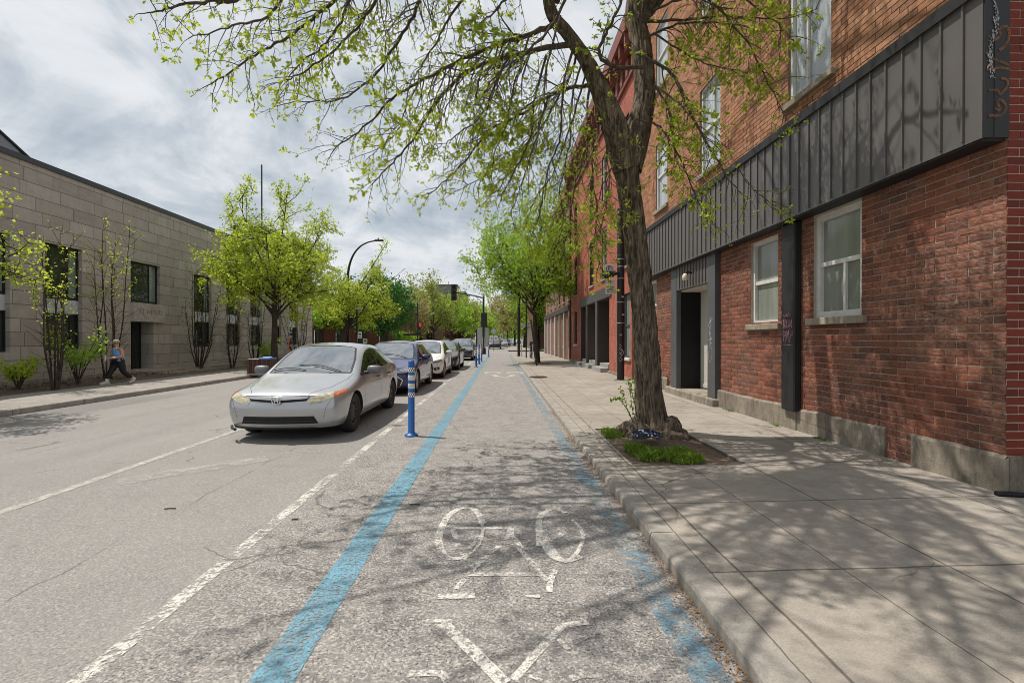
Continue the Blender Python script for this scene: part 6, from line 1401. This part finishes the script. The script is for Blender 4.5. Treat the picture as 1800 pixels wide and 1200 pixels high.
# traffic signal with arm
def signal(name, label, px, base_py, d, head=None):
    q = PD(px, 600, d); T = thing(name, label, 'traffic light', (q.x, q.y, 0)); return q, T
q, T = signal('traffic_signal', 'black traffic signal pole with a horizontal arm and hanging signal head over the road', 850, 622, 48.5); d = 48.5
b = MB(); b.tube([(q.x, q.y, -.1), (q.x, q.y, PD(850, 516, d).z)], .10, 12); b.lathe([(.26, 0), (.26, .5), (.14, .7)], (q.x, q.y, 0), 'z', 12); pole = b.build('pole', M_POLE, T)
b = MB(); P = [PD(850, 524, d), PD(835, 520, d), PD(820, 517, d), PD(803, 514.5, d)]; b.tube(P, [.07, .06, .055, .05], 8); b.tube([PD(850, 534, d), PD(836, 521, d)], .03, 6); b.build('arm', M_POLE, T)
def head(c, T, w_=.55, h=1.65, n=3, lit=None, back=True):
    b = MB(); b.bbox(c.x-w_/2, c.x+w_/2, c.y-.10, c.y+.12, c.z-h/2, c.z+h/2, .04); o = b.build('signal_head', M_POLE, T)
    for k in range(n):
        zc = c.z + h/2 - h*(k+.5)/n; v = MB(); v.lathe([(.13, 0), (.13, -.16), (.122, -.16), (.122, 0), (0, 0.0)], (c.x, c.y-.101, zc), 'y', 14); v.build('visor', M_POLE if lit != k else M_REDHAND, o)
    return o
head(PD(798, 514, d), T)
b = MB(); c = PD(851, 562, d); b.bbox(c.x-.30, c.x+.30, c.y-.32, c.y-.11, c.z-.75, c.z+.7, .05); o = b.build('signal_head', M_POLE, T)
b = MB(); b.bbox(q.x-.62, q.x-.13, q.y+.11, q.y+.13, PD(850, 606, d).z, PD(850, 576, d).z, .004); b.bbox(q.x+.13, q.x+.50, q.y+.11, q.y+.13, PD(850, 608, d).z, PD(850, 576, d).z, .004); b.build('sign', M_SIGNB, T)
q, T = signal('traffic_signal', 'slim black signal pole with a glowing red hand beside the round bush', 734, 612, 52.0); d = 52.0
b = MB(); b.tube([(q.x, q.y, -.2), (q.x, q.y, PD(734, 532, d).z)], [.10, .06], 10); b.lathe([(.24, 0), (.24, .7), (.12, .9)], (q.x, q.y, -.2), 'z', 12); b.build('pole', M_POLE, T)
head(PD(737, 573, d), T, .40, .9, 1); c = PD(738.5, 571, d); b = MB()
for k in range(4): b.box(c.x-.10+k*.052, c.x-.06+k*.052, c.y-.19, c.y-.18, c.z, c.z+.20+.03*(k in (1, 2)))
b.box(c.x-.10, c.x+.10, c.y-.19, c.y-.18, c.z-.2, c.z-.001); b.box(c.x+.11, c.x+.15, c.y-.19, c.y-.18, c.z-.08, c.z+.06); b.build('hand_symbol', M_REDHAND, T)
b = MB(); c = PD(728, 588, d); b.bbox(c.x-1.1, c.x+.75, c.y-.02, c.y+.02, c.z-.10, c.z+.12, .006); b.build('street_name_sign', M_POLE, T)
# other signs near the crossing
def post(name, label, px, base, top, d, r_=.04, m_=None, cat='sign post'):
    q = PD(px, 600, d); T = thing(name, label, cat, (q.x, q.y, 0)); b = MB(); b.tube([(q.x, q.y, -.1), (q.x, q.y, PD(px, top, d).z)], r_, 8); b.build('post', m_ or M_POLE, T); return q, T
q, T = post('sign_post', 'post with a grey diamond sign above two white plates beyond the crossing', 868, 612, 578, 62); c = PD(868, 582, 62); w_ = .42
b = MB(); b.prism([(c.x-w_, c.z), (c.x, c.z-w_), (c.x+w_, c.z), (c.x, c.z+w_)], 'y', c.y-.06, c.y-.045); b.build('sign', M_SIGNB, T)
for px in (864.3, 871.7): 
    c = PD(px, 594, 62); b = MB(); b.bbox(c.x-.24, c.x+.24, c.y-.06, c.y-.045, c.z-.36, c.z+.32, .003); o = b.build('sign', M_SIGNW, T); b = MB(); b.box(c.x-.1, c.x+.1, c.y-.064, c.y-.0605, c.z-.02, c.z+.03); b.box(c.x-.1, c.x+.1, c.y-.064, c.y-.0605, c.z-.16, c.z-.11); b.build('small_print', M_SIGNBK, o)
q, T = post('sign_post', 'post with a single narrow white sign right of the diamond sign', 881, 608, 586, 75); c = PD(881, 591, 75); b = MB(); b.bbox(c.x-.22, c.x+.22, c.y-.06, c.y-.045, c.z-.45, c.z+.4, .003); o = b.build('sign', M_SIGNW, T); b = MB(); b.box(c.x-.07, c.x+.07, c.y-.064, c.y-.0605, c.z-.2, c.z+.2); b.build('arrow', M_SIGNBK, o)
q, T = post('sign_post', 'black post with white parking plates under the lime tree behind the silver car', 627, 620, 540, 33, .07); c = PD(633, 589, 33)
b = MB(); b.bbox(c.x-.10, c.x+.14, c.y-.09, c.y-.075, c.z-.22, c.z+.24, .003); o = b.build('sign', M_SIGNW, T); b = MB(); b.box(c.x-.05, c.x+.08, c.y-.094, c.y-.0905, c.z+.02, c.z+.12); b.box(c.x-.05, c.x+.08, c.y-.094, c.y-.0905, c.z-.14, c.z-.11); b.build('small_print', M_SIGNBK, o)
c = PD(631, 542, 33); b = MB(); b.bbox(c.x-.22, c.x+.30, c.y-.09, c.y-.075, c.z-.08, c.z+.06, .003); b.build('sign', M_SIGNB, T)
q, T = post('sign_post', 'post topped with a small white plate between the lime tree and the dark maple', 642, 620, 598, 38, .03, M_SIGNB); c = PD(642, 600, 38); b = MB(); b.bbox(c.x-.17, c.x+.17, c.y-.05, c.y-.035, c.z-.18, c.z+.22, .003); o = b.build('sign', M_SIGNW, T); b = MB(); b.box(c.x-.05, c.x+.06, c.y-.054, c.y-.0505, c.z, c.z+.12); b.build('small_print', M_SIGNBK, o)
q, T = post('orange_marker', 'thin orange marker rod among the trees beside the library', 507, 640, 590, 22, .025, plain('orange_rod', (.55, .10, .03), .6), 'marker')
# right pavement posts past the young maple
q, T = post('utility_pole', 'thick black pole on the right pavement farther than the young maple', 912, 624, 500, 40, .12, None, 'pole')
b = MB(); c = PD(912, 572, 40); b.bbox(c.x+.12, c.x+1.0, c.y-.02, c.y+.02, c.z-.10, c.z+.10, .006); b.build('street_name_sign', M_SIGNB, T)
q, T = post('signpost_pole', 'thin dark pole on the right pavement just beyond the young maple', 925, 627, 470, 36.5, .05, None, 'pole')
ra = random.Random(4)
for px, by_, lab in ((931.5, 628, 'bike stand post nearest the young maple'), (936.5, 631, 'bike stand post beside the walking figure in black'), (917, 625, 'thin post right beside the thick black pole')):
    q = PG(px, by_, ZR); T = thing('bollard', lab, 'bollard', (q.x, q.y, ZR)); b = MB(); b.tube([(q.x, q.y, ZR-.02), (q.x, q.y, ZR+1.0)], .035, 8); b.ell((q.x, q.y, ZR+1.0), (.04, .04, .03), 8, 5); b.build('post', M_SIGNB, T)
    b = MB(); b.lathe([(.09, 0), (.09, .012), (.04, .015)], (q.x, q.y, ZR), 'z', 12); b.build('base_plate', M_SIGNB, T)
# stake of the young maple
q = PG(944, 642, ZR); e_ = PD(933, 562, (q-CAM).dot(FW)+.2); b = MB(); b.tube([q - Vector((0, 0, .1)), q.lerp(e_, .5), e_], .045, 8); setp(b.build('tree_stake', M_BARKD), 'leaning wooden stake beside the young maple on the right pavement', 'stake')
q = PG(945, 639, ZR); b = MB(); b.box(q.x-.65, q.x+.75, q.y-.7, q.y+.8, ZR-.05, ZR+.006); b.build('soil', M_SOIL, kind='structure')
# wooden litter bins
def bin_(label, x, y):
    T = thing('litter_bin', label, 'bin', (x, y, ZL)); b = MB(); b.bbox(x-.50, x+.50, y-.36, y+.36, ZL, ZL+.07, .01); b.build('base', M_CONCB, T)
    b = MB(); w_ = .092
    for k in range(10):
        xx = x-.48 + k*.0967; b.bbox(xx, xx+w_-.006, y-.345, y-.32, ZL+.072, ZL+.67, .004, k % 2); b.bbox(xx, xx+w_-.006, y+.32, y+.345, ZL+.072, ZL+.67, .004, k % 2)
    for k in range(7):
        yy = y-.318 + k*.0915; b.bbox(x+.465, x+.485, yy, yy+.084, ZL+.072, ZL+.67, .004, k % 2); b.bbox(x-.485, x-.465, yy, yy+.084, ZL+.072, ZL+.67, .004, k % 2)
    b.build('slatted_body', [M_WOOD, M_WOODD], T)
    b = MB(); b.bbox(x-.47, x-.01, y-.32, y+.32, ZL+.64, ZL+.69, .01); b.build('top', M_CONCB, T)
    b = MB(); b.bbox(x+.0, x+.47, y-.32, y+.32, ZL+.65, ZL+.72, .015); b.tube([(x+.05, y, ZL+.73), (x+.42, y, ZL+.73)], .05, 8); b.build('lid', M_LID, T)
p = PG(455, 659, ZL); bin_('wooden slatted litter bin with a bright blue lid on the library pavement', p.x, p.y+.3)
# manhole and drain covers
M_IRON = plain('rusty_iron_cover', (.05, .038, .03), .7, .3)
for px, py, lab in ((946, 662, 'rusty iron cover set in the right pavement near the kerb'),):
    q = PG(px, py, ZR); b = MB(); b.lathe([(0, .006), (.33, .006), (.34, .0)], (q.x, q.y, ZR), 'z', 24)
    for k in range(7): b.box(q.x-.25, q.x+.25, q.y-.22+k*.07, q.y-.19+k*.07, ZR+.0062, ZR+.010)
    setp(b.build('cover_plate', M_IRON), lab, 'cover')
# twigs lying on the road
for (px, py, a, L) in ((288, 896, .1, .09), (720, 888, .0, .09), (512, 915, .3, .05)):
    q = PG(px, py); b = MB(); b.tube([q + Vector((0, 0, .008)), q + Vector((L*.5, L*.5*a, .012)), q + Vector((L, L*a, .008))], .006, 5); setp(b.build('fallen_twig', M_BRANCH), {288: 'dark twig lying on the road left of the dashed white line', 720: 'brown twig lying across the blue line', 512: 'tiny twig lying near the dashed white line'}[px], 'twig')
# ------------------------------------------------------------------ people
def skinmesh(name, J, E, m_, parent, root=0, sub=2):
    me = bpy.data.meshes.new(name); me.from_pydata([j[0] for j in J], E, []); o = bpy.data.objects.new(name, me); COL.objects.link(o)
    sk = o.modifiers.new('k', 'SKIN'); sk.use_smooth_shade = True; ss = o.modifiers.new('s', 'SUBSURF'); ss.levels = sub
    for i, d in enumerate(me.skin_vertices[0].data):
        r_ = J[i][1]; d.radius = (r_, r_) if not isinstance(r_, tuple) else r_; d.use_root = (i == root)
    bpy.context.view_layer.update(); m2 = bpy.data.meshes.new_from_object(o.evaluated_get(bpy.context.evaluated_depsgraph_get())); bpy.data.objects.remove(o)
    m2.materials.clear(); m2.materials.append(m_); m2.polygons.foreach_set('use_smooth', [True]*len(m2.polygons)); m2.polygons.foreach_set('material_index', [0]*len(m2.polygons))
    o = bpy.data.objects.new(name, m2); COL.objects.link(o); o.parent = parent; WL[o.name] = Vector((0, 0, 0)); return o
M_SKIN = plain('sunburnt_skin', (.52, .26, .18), .55, 0, .08); M_TANK = plain('light_blue_tank_top', (.16, .38, .68), .8, 0, .12); M_LEG = plain('black_leggings', (.010, .010, .013), .75); M_SHOE = plain('pale_running_shoe', (.52, .49, .42), .6); M_SOCK = plain('white_sock', (.7, .68, .70), .85)
M_CAP = plain('beige_cap', (.36, .31, .23), .8, 0, .2, 30); M_HAIR = plain('dark_hair', (.04, .025, .018), .7); M_BAG = plain('navy_waist_bag', (.012, .014, .035), .6); M_SKIN2 = plain('dark_jacket', (.012, .013, .016), .8)
def person(label, loc, yaw, skin, top, leg, capm, bag=True, coat=False):
    T = thing('person', label, 'person', (0, 0, 0)); WL[T.name] = Vector((0, 0, 0))
    # facing -y; right foot forward
    hip = (0, .02, .78); rk, ra, rt = (-.10, -.17, .42), (-.10, -.30, .085), (-.10, -.46, .04); lk, la, lt = (.10, .10, .42), (.11, .42, .17), (.11, .36, .03)
    J = [(hip, (.16, .135)), ((0, .0, .95), (.155, .125)), ((0, -.02, 1.12), (.145, .105)), ((0, -.02, 1.215), (.075, .065)), ((0, -.035, 1.28), (.052, .055)), ((0, -.055, 1.37), (.078, .095)), ((0, -.05, 1.45), (.066, .08)),
         ((-.10, .02, .70), .115), (rk, .075), (ra, .048), (rt, (.045, .03)), ((.10, .03, .70), .115), (lk, .075), (la, .048), (lt, (.045, .03)),
         ((-.175, -.01, 1.165), .062), ((-.225, -.04, .96), .052), ((-.13, -.28, .965), .037), ((-.06, -.36, .985), (.03, .022)),
         ((.175, -.01, 1.165), .062), ((.225, -.02, .96), .052), ((.12, -.25, .90), .037), ((.05, -.34, .90), (.03, .022))]
    E = [(0,1),(1,2),(2,3),(3,4),(4,5),(5,6),(0,7),(7,8),(8,9),(9,10),(0,11),(11,12),(12,13),(13,14),(2,15),(15,16),(16,17),(17,18),(2,19),(19,20),(20,21),(21,22)]
    for hv, sgn_, up in ((18, 1, .0), (22, -1, 0)):
        h = Vector(J[hv][0])
        for k in range(4):
            o = h + Vector((sgn_*(.012 + .012*k*.2), -.012, .020 - .014*k)); L = (.040, .046, .043, .034)[k]; i = len(J)
            J += [(tuple(o + Vector((sgn_*.02, -.015, 0))), .0085), (tuple(o + Vector((sgn_*.02 + sgn_*L*.5, -.02 - L*.35, -.004))), .008), (tuple(o + Vector((sgn_*.02 + sgn_*L*.8, .0, -.012))), .007)]; E += [(hv, i), (i, i+1), (i+1, i+2)]
        i = len(J); J += [(tuple(h + Vector((sgn_*.004, -.01, .034))), .010), (tuple(h + Vector((sgn_*.03, -.04, .042))), .008)]; E += [(hv, i), (i, i+1)]
    body = skinmesh('body', J, E, skin, T)
    def cloth(nm, keep, m_, off):
        b = bmesh.new(); b.from_mesh(body.data); b.normal_update(); bmesh.ops.delete(b, geom=[f for f in b.faces if not keep(f.calc_center_median())], context='FACES')
        for v in b.verts: v.co += v.normal*off
        m2 = bpy.data.meshes.new(nm); b.to_mesh(m2); b.free(); m2.materials.clear(); m2.materials.append(m_); m2.polygons.foreach_set('use_smooth', [True]*len(m2.polygons)); m2.polygons.foreach_set('material_index', [0]*len(m2.polygons))
        o = bpy.data.objects.new(nm, m2); COL.objects.link(o); o.parent = T; WL[o.name] = Vector((0, 0, 0)); return o
    g = MB(); g.ell((0, -.152, 1.365), (.014, .022, .02), 8, 6); g.ell((0, -.135, 1.315), (.028, .012, .007), 8, 4)
    for s_ in (1, -1): g.ell((s_*.078, -.05, 1.365), (.010, .022, .03), 8, 6)
    g.build('face_features', skin, body)
    skinmesh('hair', [((0, -.02, 1.43), (.075, .085)), ((0, .02, 1.38), (.07, .06)), ((0, .055, 1.33), (.035, .03)), ((0, .06, 1.25), .02)], [(0,1),(1,2),(2,3)], M_HAIR, T, sub=1)
    sc = 1.10
    cloth('leggings', lambda c: .20 < c.z < .86 and c.y > -.36 and not (c.y < -.20 and c.z > .80) and abs(c.x) < .26 and not (abs(c.x) > .19 and c.z > .82), leg, .012)
    if coat: cloth('jacket', lambda c: .80 < c.z < 1.24 or (c.z > .85 and c.z < 1.24), top, .022)
    else: cloth('tank_top', lambda c: .80 < c.z < 1.215 and abs(c.x) < (.172 if c.z < 1.08 else .125) and c.y > -.175 and not (c.z > 1.15 and abs(c.x) < .05), top, .018)
    for a, tt, s_ in ((Vector(ra), Vector(rt), -1), (Vector(la), Vector(lt), 1)):
        g = MB(); d_ = (tt-a); 
        if s_ == -1: g.tube(curve([(a.x, a.y+.09, .055), (a.x, a.y+.02, .065), (a.x, a.y-.10, .055), (a.x, a.y-.19, .04), (a.x, a.y-.225, .033)], 4), [.03]+[.055]*4+[.058]*4+[.055]*4+[.05]*3+[.02], 12); g.bbox(a.x-.052, a.x+.052, a.y-.22, a.y+.11, .0, .03, .012)
        else: g.tube(curve([(a.x, a.y+.07, .20), (a.x, a.y+.05, .13), (a.x, a.y+.0, .075), (a.x, a.y-.09, .04), (a.x, a.y-.13, .028)], 4), [.035]+[.055]*4+[.058]*4+[.052]*4+[.048]*3+[.02], 12)
        g.build('shoe', M_SHOE if not coat else M_SKIN2, T)
    g = MB(); g.tube([(ra[0], ra[1]+.005, .09), (ra[0], ra[1]+.03, .20)], [.052, .056], 12); g.tube([(la[0], la[1]-.0, .16), (la[0]-.003, la[1]-.05, .24)], [.052, .056], 12); g.build('sock', M_SOCK if not coat else leg, T)
    g = MB(); n = 16; prof = [(.098, 0), (.1, .03), (.092, .065), (.07, .09), (.035, .104), (0, .107)]; vs = []
    for r_, h in prof:
        for j in range(n): a = 2*math.pi*j/n; vs.append((r_*.86*math.cos(a), -.052 + r_*1.05*math.sin(a), 1.415+h))
    g.add(vs, [(i*n+j, i*n+(j+1) % n, (i+1)*n+(j+1) % n, (i+1)*n+j) for i in range(len(prof)-1) for j in range(n)], 0, True)
    if not coat: g.add([(.075*math.cos(a), -.10-.11*abs(math.sin(a)), 1.415-.01*math.sin(a)) for a in [math.pi*k/10 for k in range(11)]] + [(.075*math.cos(a), -.10-.11*abs(math.sin(a)), 1.423-.01*math.sin(a)) for a in [math.pi*k/10 for k in range(11)]], [tuple(range(11)), tuple(range(11, 22))] + [(k, k+1, k+12, k+11) for k in range(10)])
    g.build('cap', capm, T)
    if bag:
        g = MB(); g.ell((.0, -.02, .875), (.187, .165, .022), 20, 5); g.ell((.05, -.165, .875), (.13, .065, .075), 14, 8); g.build('waist_bag', M_BAG, T)
        g = MB()
        for s_ in (1, -1): g.ell((s_*.034, -.148, 1.385), (.028, .012, .018), 10, 6)
        g.tube([(-.08, -.06, 1.39), (-.06, -.14, 1.392), (.06, -.14, 1.392), (.08, -.06, 1.39)], .006, 5); g.build('sunglasses', M_PLAST, T)
    T.location = loc; T.rotation_euler.z = yaw; return T
p = PG(207, 675, ZL)
wp = person('person walking toward the camera in a light blue tank top, black leggings and beige cap', (p.x, p.y, ZL), R(-12), M_SKIN, M_TANK, M_LEG, M_CAP)
hp = Matrix.Translation((p.x, p.y, ZL)) @ Matrix.Rotation(R(-12), 4, 'Z')
g = MB(); c = (-.01, -.42, .90); g.lathe([(0, -.10), (.030, -.10), (.033, -.08), (.033, .04), (.018, .075), (.014, .09), (.016, .10), (0, .10)], c, 'z', 14); o = g.build('water_bottle', plain('clear_bottle', (.45, .50, .52), .15)); o.matrix_world = hp
setp(o, 'small pale water bottle held by the walking person in blue', 'bottle')
p = PG(940, 629, ZR)
person('dark figure in a black jacket walking on the right pavement behind the young maple stake', (p.x-.12, p.y, ZR), R(170), M_SKIN, M_SKIN2, M_LEG, M_HAIR, False, True)
